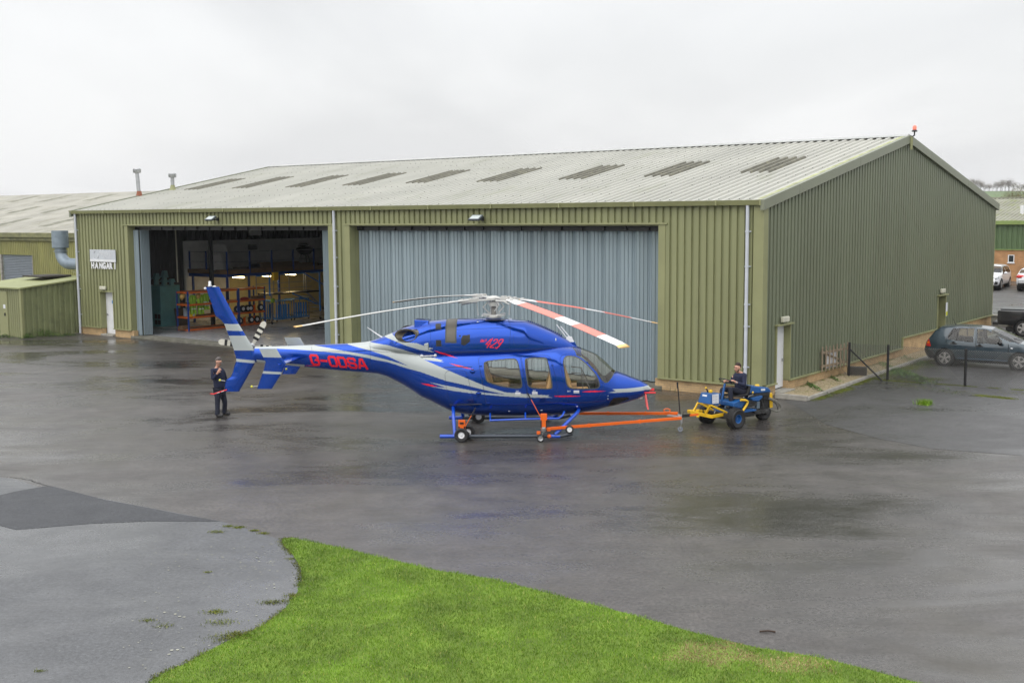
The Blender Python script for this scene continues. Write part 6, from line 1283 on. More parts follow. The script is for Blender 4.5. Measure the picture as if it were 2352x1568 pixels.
def person(o3,J,hair,jacket,trousers,label,glasses=False,face=(1,0,0),beard=False):
    """J: joints in world space; o3 origin"""
    o3=np.array(o3,float); J={k:np.array(v)-o3 for k,v in J.items()}
    root=empty('person',tuple(o3),0,label,'person')
    f=Fig(); mid=(J['hipL']+J['hipR'])/2
    f.p('pel',mid,.105); f.p('waist',mid*.55+J['chest']*.45,.12,'pel'); f.p('chest',J['chest'],.135,'waist'); f.p('uc',J['neck']*.62+J['chest']*.38,.095,'chest'); f.p('nb',J['neck'],.062,'uc')
    hd=J['head']; F_=np.array(face,float); F_/=np.linalg.norm(F_); up=V(0,0,1)-F_*F_[2]; up/=np.linalg.norm(up)
    f.p('nt',J['neck']*.45+(hd-up*.10)*.55,.055,'nb'); f.p('jaw',hd-up*.075+F_*.028,.066,'nt'); f.p('hm',hd+up*.005+F_*.0,.098,'jaw'); f.p('ht',hd+up*.07-F_*.012,.088,'hm')
    for s_ in 'LR':
        f.p('hip'+s_,J['hip'+s_],.095,'pel'); f.p('th'+s_,(J['hip'+s_]+J['knee'+s_])/2,.078,'hip'+s_); f.p('kn'+s_,J['knee'+s_],.06,'th'+s_); f.p('cf'+s_,J['knee'+s_]*.62+J['ank'+s_]*.38,.056,'kn'+s_); f.p('an'+s_,J['ank'+s_],.032,'cf'+s_); f.p('to'+s_,J['toe'+s_],.020,'an'+s_)
        f.p('sh'+s_,J['sh'+s_],.062,'uc'); f.p('ua'+s_,(J['sh'+s_]+J['el'+s_])/2,.052,'sh'+s_); f.p('el'+s_,J['el'+s_],.043,'ua'+s_); f.p('wr'+s_,J['wr'+s_],.028,'el'+s_)
        a=J['hand'+s_]-J['wr'+s_]; L_=np.linalg.norm(a); a/=L_; pn_=J.get('palm'+s_); pn_=(pn_+o3) if pn_ is not None else V(0,0,-1); pn_=pn_-a*(pn_@a); pn_/=np.linalg.norm(pn_); sd_=np.cross(a,pn_)
        w0_=J['wr'+s_]; f.p('pm'+s_,w0_+a*.05,(.036,.022),'wr'+s_)
        for k,(off,ln) in enumerate(((-.03,.068),(-.010,.078),(.010,.073),(.030,.058))):
            b0=w0_+a*.085+sd_*off; b1=b0+a*ln*.45+pn_*.012; b2=b1+a*ln*.22+pn_*.03; b3=b2-a*.008+pn_*.022
            f.chain([f'f{k}{j}{s_}' for j in range(4)],[b0,b1,b2,b3],[.0115,.0095,.0088,.0075],'pm'+s_)
        b0=w0_+a*.035-sd_*.034+pn_*.008; f.chain([f't{j}{s_}' for j in range(3)],[b0,b0+a*.03-sd_*.018+pn_*.012,b0+a*.055-sd_*.012+pn_*.03],[.014,.0115,.009],'pm'+s_)
    body=skinned('body',f.V,f.E,M['skin'],root,2)
    # nose, ears, brow, eyes, mouth
    sx=np.cross(up,F_)
    b=MB(); c=hd+F_*.096-up*.012; b.prism([c+up*.03-F_*.012-sx*.006,c+up*.03-F_*.012+sx*.006,c-up*.018-F_*.008+sx*.016,c-up*.018-F_*.008-sx*.016],0,(0,0,0)); b.v=b.v[:4]+[tuple(c-up*.012+F_*.018)]; b.f=[(0,1,4),(1,2,4),(2,3,4),(3,0,4)]; b.m=[0]*4; b.build('nose',M['skin'],root,smooth=80)
    for q in (-1,1):
        b=MB(); b.ball(tuple(hd+sx*q*.088-up*.012-F_*.008),.02,6,(.8,.8,1.5)); b.build('ear',M['skin'],root,smooth=80)
        b=MB(); b.ball(tuple(hd+F_*.083+sx*q*.031+up*.012),.010,6); b.build('eye',M['black'],root,smooth=80)
        b=MB(); b.tube([hd+F_*.090+sx*q*.018+up*.030,hd+F_*.082+sx*q*.046+up*.030],.0055,6); b.build('eyebrow',hair,root)
    b=MB(); b.tube([hd+F_*.088+sx*.022-up*.056,hd+F_*.094-up*.055,hd+F_*.088-sx*.022-up*.056],.005,6); b.build('mouth',mat('lip',(.30,.10,.09),.5) if 'lip' not in M else M['lip'],root)
    h=Fig(); h.p('a',hd+up*.102+F_*.035,.064); h.p('b',hd+up*.092-F_*.035,.086,'a'); h.p('c',hd+up*.03-F_*.062,.080,'b'); h.p('d',hd-up*.04-F_*.052,.056,'c'); skinned('hair',h.V,h.E,hair,root,2)
    if beard:
        h=Fig(); h.p('a',hd-up*.098+F_*.052,.036); h.p('b',hd-up*.088+F_*.03+sx*.038,.03,'a'); h.p('c',hd-up*.088+F_*.03-sx*.038,.03,'a'); h.p('d',hd-up*.04+F_*.012+sx*.064,.022,'b'); h.p('e',hd-up*.04+F_*.012-sx*.064,.022,'c'); skinned('beard',h.V,h.E,hair,root,2)
    if glasses:
        b=MB()
        for q in (-1,1):
            c=hd+F_*.104+sx*q*.033+up*.008; P=[c+sx*.024*math.cos(t)+up*.018*math.sin(t) for t in np.linspace(0,2*PI,12)[:-1]]; b.tube(P,.0035,5,closed=True); b.tube([c+sx*q*.024,hd+sx*q*.088-up*.0],.003,5)
        b.tube([hd+F_*.106-sx*.01+up*.01,hd+F_*.106+sx*.01+up*.01],.003,5); b.build('glasses',M['steel'],root)
    # clothes
    j=Fig(); low=mid+V(0,0,.02) if not J.get('seated') is not None else mid+V(0,0,.06)
    j.p('lo',low,.182); j.p('wa',mid*.5+J['chest']*.5,.180,'lo'); j.p('ch',J['chest'],.180,'wa'); j.p('uc',J['neck']*.60+J['chest']*.40,.125,'ch'); j.p('co',J['neck']*.98+J['chest']*.02,.078,'uc')
    for s_ in 'LR': j.p('sh'+s_,J['sh'+s_]-V(0,0,.01),.084,'uc'); j.p('ua'+s_,(J['sh'+s_]+J['el'+s_])/2,.070,'sh'+s_); j.p('el'+s_,J['el'+s_],.060,'ua'+s_); j.p('fa'+s_,(J['el'+s_]+J['wr'+s_])/2,.052,'el'+s_); j.p('cu'+s_,J['el'+s_]*.12+J['wr'+s_]*.88,.040,'fa'+s_)
    skinned('jacket',j.V,j.E,jacket,root,2)
    t=Fig(); t.p('pe',mid+V(0,0,.04),.135)
    for s_ in 'LR': t.p('hi'+s_,J['hip'+s_],.110,'pe'); t.p('th'+s_,(J['hip'+s_]+J['knee'+s_])/2,.095,'hi'+s_); t.p('kn'+s_,J['knee'+s_],.078,'th'+s_); t.p('cf'+s_,J['knee'+s_]*.5+J['ank'+s_]*.5,.072,'kn'+s_); t.p('hm'+s_,J['knee'+s_]*.06+J['ank'+s_]*.94,.074,'cf'+s_); t.p('he'+s_,J['ank'+s_]-V(0,0,.035),.070,'hm'+s_)
    skinned('trousers',t.V,t.E,trousers,root,2)
    for s_ in 'LR':
        q=Fig(); a=J['toe'+s_]-J['ank'+s_]; a[2]=0; a/=np.linalg.norm(a); base=J['ank'+s_].copy(); base[2]=J['toe'+s_][2]+.006
        q.p('h',base-a*.05,.056); q.p('m',base+a*.07,.056,'h'); q.p('t',base+a*.19,.050,'m'); skinned('shoe',q.V,q.E,M['shoe'],root,2)
    return root
M['lip']=mat('lip',(.30,.10,.09),.5)
ZM=lambda x,y:((780+x*.2105)*.588,(1350+y*.2105)*.588)
gn=g(*ZM(320,1325)); gf=g(*ZM(470,1288)); Yn,Yf=gn[1],gf[1]; Yc=(Yn+Yf)/2
md=lambda x,y,dy=0: dep(*ZM(x,y),Yc+dy)
ank=lambda p,Y: dep(*ZM(*p),Y)
J=dict(hipL=md(410,850,.09),hipR=md(340,850,-.09),kneeL=md(470,1050,.10),kneeR=md(330,1060,-.12),ankL=ank((455,1240),Yf),ankR=ank((330,1290),Yn),toeL=V(0,0,0),toeR=V(0,0,0),
 chest=md(345,520,0),neck=md(325,405,0),head=md(352,300,-.01),shR=md(245,455,-.14),shL=md(420,450,.15),elR=md(245,625,-.2),elL=md(480,620,.22),wrR=md(335,505,-.26),handR=md(358,455,-.27),wrL=md(470,760,.2),handL=md(455,840,.16))
for s_,Y_ in (('L',Yf),('R',Yn)):
    a=J['ank'+s_]; a[2]=.085; t_=a+V(.16,-.05 if s_=='R' else -.02,0); t_[2]=.048; J['toe'+s_]=t_
J['palmR']=V(.6,.6,.2); J['palmL']=V(0,0,1)
for k in ('palmR','palmL'): pass
person((gn+gf)/2,J,M['hairgrey'],M['navy'],M['navy2'],'man in navy workwear and glasses standing behind the helicopter tail, hand raised to his chest',True,face=(.80,-.42,-.42))
# driver
kd=lambda x,y,dy=0: dep(*Z5(x,y),32.02+dy)
J=dict(hipL=kd(1285,690,-.08),hipR=kd(1255,670,.12),kneeL=kd(1060,615,-.34),kneeR=kd(880,620,-.05),ankL=kd(1085,965,-.40),ankR=kd(905,960,-.10),
 chest=kd(1265,400,-.02),neck=kd(1250,285,-.03),head=kd(1205,185,-.06),shL=kd(1345,345,-.16),shR=kd(1150,340,.13),elL=kd(1345,545,-.30),elR=kd(1090,480,.05),wrL=kd(1170,485,-.42),handL=kd(1095,430,-.45),wrR=kd(1010,465,-.08),handR=kd(930,440,-.14))
for s_ in 'LR': a=J['ank'+s_]; t_=a+V(-.14,-.09,-.03); J['toe'+s_]=t_; 
J['palmL']=V(.3,.3,-1); J['palmR']=V(0,0,-1)
do=KF.tw((-.5,0,0))
dr=person(do,J,M['hair'],M['navy'],M['navy2'],'young bearded man in navy sweater driving the small blue tractor',False,face=(-.85,-.52,-.10),beard=True)
q=J['wrL']-do; b=MB(); d=J['wrL']-J['elL']; b.lathe([(.034,-.012),(.036,0),(.034,.012)],tuple(q-d/np.linalg.norm(d)*.01),tuple(d),14); b.build('wristwatch',M['steel'],dr)
# ================================================================ LEFT HANGAR, DUCT, SHED
HR=dict(loc=tuple(HC),rot=(0,0,RZI))
lh=empty('neighbour_hangar',tuple(HC),RZI,'second olive corrugated hangar with mossy pale roof behind the shed at the far left','hangar')
LE_,LR_,LY=5.02,7.80,4.0
def ls(y): return LE_+.05+(LR_-LE_-.05)*(1-abs(y-LY-13)/13)
sxa,szt=F(*ZL(12,772),LY); sxb,_=F(*ZL(246,772),LY)
b=MB(); corr(b,-92,sxa,0,LE_,lambda s,d,z:(s,LY+d,z),period=.2,pan=.1,bev=.03,depth=.04); corr(b,sxb,-38.9,0,LE_,lambda s,d,z:(s,LY+d,z),period=.2,pan=.1,bev=.03,depth=.04); corr(b,sxa,sxb,szt,LE_,lambda s,d,z:(s,LY+d,z),period=.2,pan=.1,bev=.03,depth=.04)
corr(b,LY,LY+26,0,lambda s:ls(s)-.05,lambda s,d,z:(-38.9-d,s,z),period=.2,pan=.1,bev=.03,depth=.04)
b.build('front_wall',mat('old_olive_cladding',(.25,.245,.085),.6,var=.18,scale=1.2,stretch=(1,1,.3),dirt=((.12,.13,.05),1.4,.52,.6)),lh)
b=MB()
for k in range(2): corr(b,-92,-38.7,LY-.2+k*13.2,LY+13+k*13.2,lambda s,d,z:(s,z,ls(z)+.05-d),period=.25,pan=.07,bev=.04,depth=.05)
b.build('roof',mat('old_roof_sheet',(.40,.39,.345),.85,var=.14,scale=.5,dirt=((.24,.235,.17),.8,.5,.6)),lh)
b=MB(); b.box(-92,-38.75,LY-.25,LY-.02,LE_-.22,LE_+.06); b.box(-92,-38.75,LY-.12,LY-.02,LE_-.42,LE_-.22); b.build('gutter',mat('mossy_gutter',(.19,.19,.09),.6,var=.3,scale=2,dirt=((.10,.11,.06),3,.5,.7)),lh,bev=.01)
M['rl2']=mat('faded_rooflight',(.24,.24,.19),.7,var=.35,scale=2,dirt=((.34,.33,.27),2,.5,.8))
kk=(LR_-LE_-.05)/13
def lroof(p):
    px,py=ZL(*p); d=ray(px,py); O2=np.array(hl(O)); D2=np.array([-(d@HU),d@HW,d[2]]); t=(LE_+.05-O2[2]+kk*(O2[1]-LY))/(D2[2]-kk*D2[1]); return O2+D2*t
for p in ((180,437),(450,432),(95,530),(455,532),(770,340),(430,348),(190,352),(-80,450),(-150,540)):
    q=lroof(p); b=MB(); corr(b,q[0]-.45,q[0]+.45,q[1]-1.2,q[1]+1.2,lambda s,d,z:(s,z,ls(z)+.06-d),period=.25,pan=.07,bev=.04,depth=.05); b.build('roof_light',M['rl2'],lh)
b=MB(); z=.1
while z<szt: b.hexa([(sxa,LY+.1,z),(sxb,LY+.1,z),(sxb,LY+.14,z),(sxa,LY+.14,z)],[(sxa,LY+.075,z+.05),(sxb,LY+.075,z+.05),(sxb,LY+.14,z+.095),(sxa,LY+.14,z+.095)]); z+=.1
b.build('roller_shutter',mat('grey_shutter',(.26,.29,.33),.45,metal=.2,var=.06),lh)
b=MB(); b.box(sxa-.18,sxa,LY-.04,LY+.1,0,szt); b.box(sxb,sxb+.06,LY-.03,LY+.1,0,szt); b.build('shutter_frame',M['conc'],lh)
# duct
xd=(F(*ZL(390,640),1.2)[0]+F(*ZL(530,640),1.2)[0])/2; zt0=F(*ZL(458,590),1.2)[1]; zt1=F(*ZL(458,722),1.2)[1]; ze=F(*ZL(585,815),1.2)[1]
du=empty('extract_duct',hw(xd,1.2,0),RZI,'big galvanised elbow duct with drum cowl beside the left end of the hangar','duct')
b=MB(); b.lathe([(.40,0),(.43,.02),(.43,zt0-zt1-.02),(.43,zt0-zt1),(.40,zt0-zt1),(.38,zt0-zt1-.2),(0,zt0-zt1-.2)],(0,0,zt1),n=36); b.lathe([(.437,.28),(.437,.31)],(0,0,zt1),n=36); b.lathe([(.437,.60),(.437,.63)],(0,0,zt1),n=36); b.build('drum_cowl',M['duct'],du,smooth=30)
b=MB(); R2=.27; pts=[(0,0,zt1+.02),(0,0,zt1-.22)]+[(.85-.85*math.cos(t),0,zt1-.22-.62*math.sin(t)) for t in np.linspace(.3,PI/2,5)]; zend=pts[-1][2]; pts+=[(2.3,0,zend)]
b.tube(pts,R2*1.12,24); b.build('elbow',M['duct'],du,smooth=25)
b=MB(); b.lathe([(.36,-.02),(.36,.02)],(0,0,zt1-.18),n=28); b.build('elbow_flange',M['duct'],du)
b=MB(); b.box(1.2,2.2,-.1,.1,zend-.45,zend-.36); b.box(1.7,1.95,-.15,.1,zend+.55,zend+.85); b.build('duct_bracket',M['clad_trim'],du)
# shed
sx=-38.15; ysn,_=S(*ZL(172,1400),sx); zsn=S(*ZL(158,1037),sx)[1]; ysb,zsb=S(*ZL(598,965),sx); ysn=S(*ZL(165,1200),sx)[0]
sh=empty('corrugated_shed',hw(sx,ysn,0),RZI,'low olive corrugated lean-to shed at the left end of the hangar','shed'); dy_=ysb-ysn; dz_=(zsb-zsn)
b=MB(); corr(b,0.03,dy_+.3,.02,lambda s:zsn+dz_*s/dy_,lambda s,d,z:(-d,s,z),period=.30,pan=.15,bev=.03,depth=.05); b.build('side_wall',mat('shed_cladding',(.185,.205,.10),.55,var=.12,scale=1.2,dirt=((.09,.10,.05),2,.52,.6)),sh)
b=MB(); corr(b,-4.5,-.03,.02,zsn-.02,lambda s,d,z:(s,d,z),period=.19,pan=.08,bev=.03,depth=.04); b.build('front_wall',M['clad_front'],sh)
b=MB(); b.box(-.14,.02,-.02,.12,0,zsn); b.build('corner_trim',M['clad_trim'],sh)
b=MB(); b.hexa([(-4.6,-.25,zsn-.01),(.1,-.1,zsn-.01),(.1,dy_+.9,zsb+.06),(-4.6,dy_+.9,zsb+.06)],[(-4.6,-.25,zsn+.07),(.1,-.1,zsn+.07),(.1,dy_+.9,zsb+.14),(-4.6,dy_+.9,zsb+.14)]); b.build('roof',mat('pale_green_sheet',(.28,.30,.14),.6,var=.1,scale=1,dirt=((.17,.18,.09),2,.55,.6)),sh,bev=.01)
dxs=F(*ZL(40,1200),ysn)[0]-sx; b=MB(); b.box(dxs-.5,dxs+.28,-.035,-.0,.05,zsn-.15); o=b.build('shed_door',M['clad_trim'],sh); b=MB(); b.box(dxs-.1,dxs+.1,-.042,-.036,1.42,1.62); b.build('door_sign',M['paper'],o); b=MB(); b.box(dxs+.0,dxs+.08,-.07,-.036,1.05,1.2); b.build('padlock',M['black'],o)
b=MB(); b.box(-3.2,-1.4,dy_*.62,dy_+.5,zsb+.12,zsb+.2); b.build('felt_hatch',M['felt'],sh)
# ================================================================ RIGHT REAR BUILDING
FY=50.0
fb=empty('brick_workshop',tuple(HC),RZI,'workshop with buff brick base, bright green cladding and mossy grey roof at the far right','building')
fbp=lambda z,y0=FY: z
z0b,zb1,ze_,zr_=.95,3.33,5.18,7.0
wx0,_=F(*ZR(1720,975),FY); wx1_,_=F(*ZR(1763,975),FY); _,wz1=F(*ZR(1740,950),FY); _,wz0=F(*ZR(1740,1003),FY)
wa,wb=min(wx0,wx1_),max(wx0,wx1_)
b=MB(); b.box(-16,wa,FY,FY+.3,z0b,zb1); b.box(wb,60,FY,FY+.3,z0b,zb1); b.box(wa,wb,FY,FY+.3,z0b,wz0); b.box(wa,wb,FY,FY+.3,wz1,zb1); b.build('brick_wall',M['brick2'],fb)
b=MB(); corr(b,-16,60,zb1+.03,ze_,lambda s,d,z:(s,FY+d-.05,z),period=.33,pan=.18,bev=.03,depth=.05); b.build('cladding',M['farbldg'],fb)
b=MB(); b.box(-16,60,FY-.08,FY+.1,zb1-.01,zb1+.05); b.box(-16.1,60,FY-.3,FY-.06,ze_-.12,ze_+.14); b.build('gutter',M['fargutter'],fb)
b=MB(); corr(b,-16.2,60,FY-.25,FY+10,lambda s,d,z:(s,z,ze_+.1+(zr_-ze_-.1)*(z-FY)/10-d),period=.3,pan=.1,bev=.05,depth=.06); corr(b,-16.2,60,FY+10,FY+20,lambda s,d,z:(s,z,zr_-(zr_-ze_-.1)*(z-FY-10)/10-d),period=.3,pan=.1,bev=.05,depth=.06); b.build('roof',M['farroof'],fb)
b=MB(); b.box(-16.2,60,FY+9.8,FY+10.2,zr_-.02,zr_+.06); b.build('ridge_cap',M['farroof'],fb)
b=MB()
for X in (wa,wb-.05): b.box(X,X+.05,FY-.02,FY+.1,wz0,wz1)
for Zz in (wz0,wz1-.05): b.box(wa+.051,wb-.051,FY-.018,FY+.1,Zz,Zz+.05)
b.box(wa-.05,wb+.05,FY-.06,FY-.003,wz0-.05,wz0-.003)
w_=b.build('window_frame',M['white'],fb); b=MB(); b.box(wa+.05,wb-.05,FY+.03,FY+.05,wz0+.05,wz1-.05); b.build('window_pane',mat('dark_pane',(.03,.035,.04),.08,var=0,spec=.8),w_)
vx,vz=F(*ZR(1815,700),FY+3.2); b=MB(); b.tube([(vx,FY+3.2,5.6),(vx,FY+3.2,vz+.9)],.14,12); b.build('roof_vent',M['white'],fb,smooth=40)
# ================================================================ CARS
def car(fr,name,label,P,paint,group=None,scale=1.0):
    root=empty(name,tuple(fr.o),fr.rz,label,'car' if 'pickup' not in name else 'pickup truck',group); root.scale=(scale,)*3
    X=np.unique(np.concatenate([np.arange(P['x'][0],P['x'][1],.018),[P['x'][1]]])); f=lambda k,s=.08: smooth(X,[a for a,_ in P[k]],[c for _,c in P[k]],s)
    zt,zb,w,bl,tw=f('top',.06),f('bot',.05),f('w',.15),f('belt',.1),f('tum',.2); nt_=230; G=np.zeros((len(X),nt_,3))
    for i,x in enumerate(X):
        W=w[i]; t=zt[i]; be=min(bl[i],t-.03); up=t-be; wr=W-.02-tw[i]*up
        half=[(0,zb[i]),(W-.16,zb[i]),(W-.05,zb[i]+.07),(W,zb[i]+.25),(W,(zb[i]+be)/2),(W-.012,be),(wr+.012,t-.10 if up>.2 else t-up*.4),(wr-.06,t-.015),(wr-.25,t+.0),(0,t+.025)]
        H=chaikin(np.array(half),2,False); R=np.vstack([H,H[::-1][1:-1]*[-1,1]]); R=np.vstack([R,R[:1]])
        L_=np.concatenate([[0],np.cumsum(np.hypot(*np.diff(R,axis=0).T))]); t_=np.linspace(0,L_[-1],nt_+1)[:-1]; G[i,:,0]=x; G[i,:,1]=np.interp(t_,L_,R[:,0]); G[i,:,2]=np.interp(t_,L_,R[:,1])
    c=(G[:-1]+G[1:])/2; c=(c+np.roll(c,-1,1))/2; x_,y_,z_=c[...,0],c[...,1],c[...,2]; part=np.zeros(x_.shape,int); mid=np.zeros(x_.shape,int); wi=np.interp(x_,X,w)
    side=np.abs(y_)>np.interp(x_,X,w)-.34
    nm={0:'body'}; par={0:root}; k=1
    for nme,poly,mt in P['polys']:
        poly=np.array(poly); s_=inpoly(x_,z_,poly)&side
        for q in (-1,1):
            m_=s_&(y_*q>0)
            if mt is None: 
                part[m_]=k; nm[k]=nme; par[k]=root; k+=1
            elif mt=='glass':
                ring=inpoly(x_,z_,grow(poly,.022))&side&(y_*q>0); mid[ring]=2; part[m_]=k; mid[m_]=1; nm[k]=nme; par[k]=root; k+=1
            else: mid[m_]=mt
    for nme,x0,x1,mg,mt in P['cross']:                          # windscreens: between two x, inside a margin from the pillars
        zz=(z_>np.interp(x_,X,bl)-.02); ins=(x_>x0)&(x_<x1)&zz&(np.abs(y_)<np.interp(x_,X,w)-.02-np.interp(x_,X,tw)*(z_-np.interp(x_,X,bl))-mg)
        part[ins]=k; mid[ins]=mt; nm[k]=nme; par[k]=root; k+=1
    for wxx in P['wheels']:
        rr=P['r']*1.18; s_=((x_-wxx)**2+(z_-P['r'])**2<rr**2)&(np.abs(y_)>wi-.30); part[s_]=-1
        s2=((x_-wxx)**2+(z_-P['r'])**2<(rr+.03)**2)&(np.abs(y_)>wi-.12)&~s_; mid[s2&(P.get('archdark',0)>0)]=3
    low=z_<P.get('trimz',0); mid[low&(part==0)]=3
    split_grid(G,part,mid,nm,{0:paint,1:M['carglass'],2:M['black'],3:M['black'],4:M['lamp_red'],5:M['lamp_amber'],6:M['chrome'],7:mat('brake_grille',(.02,.02,.02),.5) if 'gr' not in M else M['gr']},par)
    b=MB(); b.add([tuple(v) for v in G[0]],[tuple(range(nt_))]); b.add([tuple(v) for v in G[-1]],[tuple(range(nt_))]); b.build('bumper',M['black'] if P.get('endblack',1) else paint,root)
    for wxx in P['wheels']:
        W=float(np.interp(wxx,X,w))
        for q in (-1,1):
            b=MB(); b.lathe([(P['r']*1.19,0),(P['r']*1.19,.28),(0,.29)],(wxx,q*(W-.30),P['r']),(0,q,0),30); b.v=[(v[0],q*(W-.30) if abs(v[1]-q*(W-.01))>.2 else v[1],v[2]) for v in b.v]
            b=MB(); b.lathe([(P['r']*1.18,0),(0,.002)],(wxx,q*(W-.31),P['r']),(0,q,0),30); b.lathe([(P['r']*1.18,0),(P['r']*1.18,.27)],(wxx,q*(W-.31),P['r']),(0,q,0),30,cap=False); b.f=[x for x in b.f if len(x)<10 or True]; o=b.build('wheel_arch',M['black'],root)
            wo=empty('wheel',(wxx,q*(W-.11),P['r']),0,parent=root); r=P['r']; b=MB(); tyre(b,(0,0,0),(0,1,0),r,.20,r*.66,36); b.build('tyre',M['dark'],wo,smooth=40)
            b=MB(); b.lathe([(r*.67,0),(r*.67,.03),(r*.61,.035),(r*.58,-.02),(.0,-.03)],(0,q*.07,0),(0,q,0),30,cap=False); 
            b.build('rim_barrel',M['gasket'],wo,smooth=40); b=MB(); b.lathe([(r*.66,.02),(r*.67,.036),(r*.62,.04),(r*.60,.02)],(0,q*.07,0),(0,q,0),30,cap=False)
            for i in range(P.get('sp',5)):
                t=2*PI*i/P.get('sp',5)+.3
                for dt in ((-.13,.13) if P.get('sp',5)==5 else (0,)):
                    b.bar((r*.12*math.cos(t+dt*2),q*.10,r*.12*math.sin(t+dt*2)),(r*.62*math.cos(t+dt),q*.105,r*.62*math.sin(t+dt)),r*.13,.02,side=(0,1,0)) if False else b.bar((r*.10*math.cos(t),q*.105,r*.10*math.sin(t)),(r*.63*math.cos(t+dt),q*.10,r*.63*math.sin(t+dt)),.022,r*.15,side=(0,1,0))
            b.lathe([(r*.16,.02),(r*.14,.045),(0,.05)],(0,q*.07,0),(0,q,0),16); b.build('rim',M['alloy'],wo,smooth=30)
    b=MB(); b.box(P['x'][0]+.35,P['x'][1]-.35,-.6,.6,.17,.40); b.build('underbody',M['black'],root)
    return root,G,X,w
M['gr']=mat('brake_grille',(.02,.02,.02),.5)
def inside(root,seats,m,z,parent_name='seat'):
    for x,y in seats:
        b=MB(); b.hexa([(x-.05,y-.22,z+.1),(x+.08,y-.22,z+.1),(x+.08,y+.22,z+.1),(x-.05,y+.22,z+.1)],[(x-.2,y-.18,z+.62),(x-.12,y-.18,z+.62),(x-.12,y+.18,z+.62),(x-.2,y+.18,z+.62)]); b.box(x-.25,x-.12,y-.1,y+.1,z+.64,z+.82); b.build('seat',m,root,bev=.03)
# dark blue hatchback
gw=g(*ZC(700,1062)); CFr=Frame((gw[0],gw[1],0),math.radians(-34.5)); off=CFr.tw((0,.80,0)); CFr=Frame((off[0],off[1],0),math.radians(-34.5)); SC=1.06
def cz(p): q=CFr.pl(ZC(*p),-.84*SC); return (q[0]/SC,q[2]/SC)
def cz2(p): q=CFr.pl(ZC(*p),-.72*SC); return (q[0]/SC,q[2]/SC)
GOLF=dict(x=(-.78,3.37),r=.305,wheels=(0,2.51),
 top=[(-.78,.62),(-.74,.88),(-.62,.98),(-.40,1.30),(-.22,1.41),(.3,1.455),(1.0,1.45),(1.5,1.40),(1.9,1.22),(2.5,.97),(2.7,.93),(3.1,.83),(3.3,.68),(3.37,.5)],
 bot=[(-.78,.38),(-.6,.24),(0,.2),(2.8,.2),(3.37,.3)],w=[(-.78,.60),(-.65,.80),(-.3,.855),(1.2,.868),(2.6,.855),(3.1,.78),(3.37,.45)],
 belt=[(-.78,.60),(-.55,.92),(0,.93),(2.5,.88),(3.37,.45)],tum=[(-.78,.2),(-.3,.42),(1.4,.42),(2.4,.45),(3.37,.2)],
 polys=[('rear_door',[cz((880,262)),cz((1330,262)),cz((1345,700)),cz((1340,880)),cz((960,870)),cz((900,700)),cz((770,600)),cz((730,500)),cz((790,380))],None),
  ('front_door',[cz((1338,262)),cz((1620,285)),cz((1780,380)),cz((1960,540)),cz((2030,620)),cz((2030,780)),cz((2010,930)),cz((1350,890))],None),
  ('quarter_window',[cz2((878,290)),cz2((968,288)),cz2((945,520)),cz2((775,495)),cz2((790,420))],'glass'),
  ('rear_side_window',[cz2((985,288)),cz2((1300,292)),cz2((1295,558)),cz2((962,520))],'glass'),
  ('front_side_window',[cz2((1372,300)),cz2((1560,322)),cz2((1700,395)),cz2((1890,540)),cz2((1890,605)),cz2((1395,570))],'glass'),
  ('tail_lamp',[(-.80,.70),(-.50,.70),(-.56,.90),(-.60,.97),(-.80,.97)],4),('tail_lamp',[(-.80,.80),(-.555,.80),(-.57,.86),(-.80,.86)],5),('headlamp',[(3.0,.60),(3.3,.6),(3.2,.76),(3.05,.76)],6),
  ('bumper',[(-.80,.2),(-.36,.2),(-.40,.56),(-.80,.60)],3),('bumper',[(2.95,.2),(3.4,.2),(3.4,.5),(2.95,.5)],3)],
 cross=[('windscreen',1.52,2.52,.03,1),('rear_window',-.56,-.30,.05,1)],endblack=1)
gc,_,_,_=car(CFr,'parked_hatchback','dark blue five-door hatchback parked behind the chain-link fence','' or GOLF,M['carblue'],scale=SC)
inside(gc,((.1,0),(.1,.4),(.1,-.4),(1.15,.38),(1.15,-.38)),M['cabin'],.38)
for a in (cz((880,590)),cz((1425,645))):
    b=MB(); b.hexa([(a[0]-.11,-.885,a[1]-.02),(a[0]+.11,-.885,a[1]-.02),(a[0]+.11,-.85,a[1]-.02),(a[0]-.11,-.85,a[1]-.02)],[(a[0]-.11,-.885,a[1]+.015),(a[0]+.11,-.885,a[1]+.015),(a[0]+.11,-.85,a[1]+.015),(a[0]-.11,-.85,a[1]+.015)]); b.build('door_handle',M['black'],gc,bev=.008)
    b=MB(); b.lathe([(.055,0),(0,.002)],(a[0],-.866,a[1]+.02),(0,-1,0),14); b.build('handle_recess',M['black'],gc)
a=cz((1865,585)); b=MB(); b.ball((a[0],-.96,a[1]),.10,8,(.8,1.1,.75)); b.tube([(a[0]+.02,-.85,a[1]-.05),(a[0],-.95,a[1]-.03)],.02,6); b.build('wing_mirror',M['black'],gc,smooth=60)
for pts in ([(1335,262),(1345,500),(1350,890)],[(2028,600),(2030,950)],[(725,600),(735,480),(800,370),(880,262)]):
    b=MB(); b.tube([(cz(p)[0],-.862+(.0 if p[1]>450 else .17*(450-p[1])/190),cz(p)[1]) for p in pts],.006,5); b.build('door_gap',M['black'],gc)
b=MB(); q0=cz((960,890)); q1=cz((2010,985)); b.box(q0[0],q1[0],-.885,-.862,.315,.345); b.build('side_trim',mat('bright_blue_sill',(.06,.10,.15),.25),gc,bev=.006)
b=MB(); a=cz((2093,700)); b.ball((a[0],-.862,a[1]),.05,8,(1,.25,.45)); b.build('side_repeater',M['chrome'],gc)
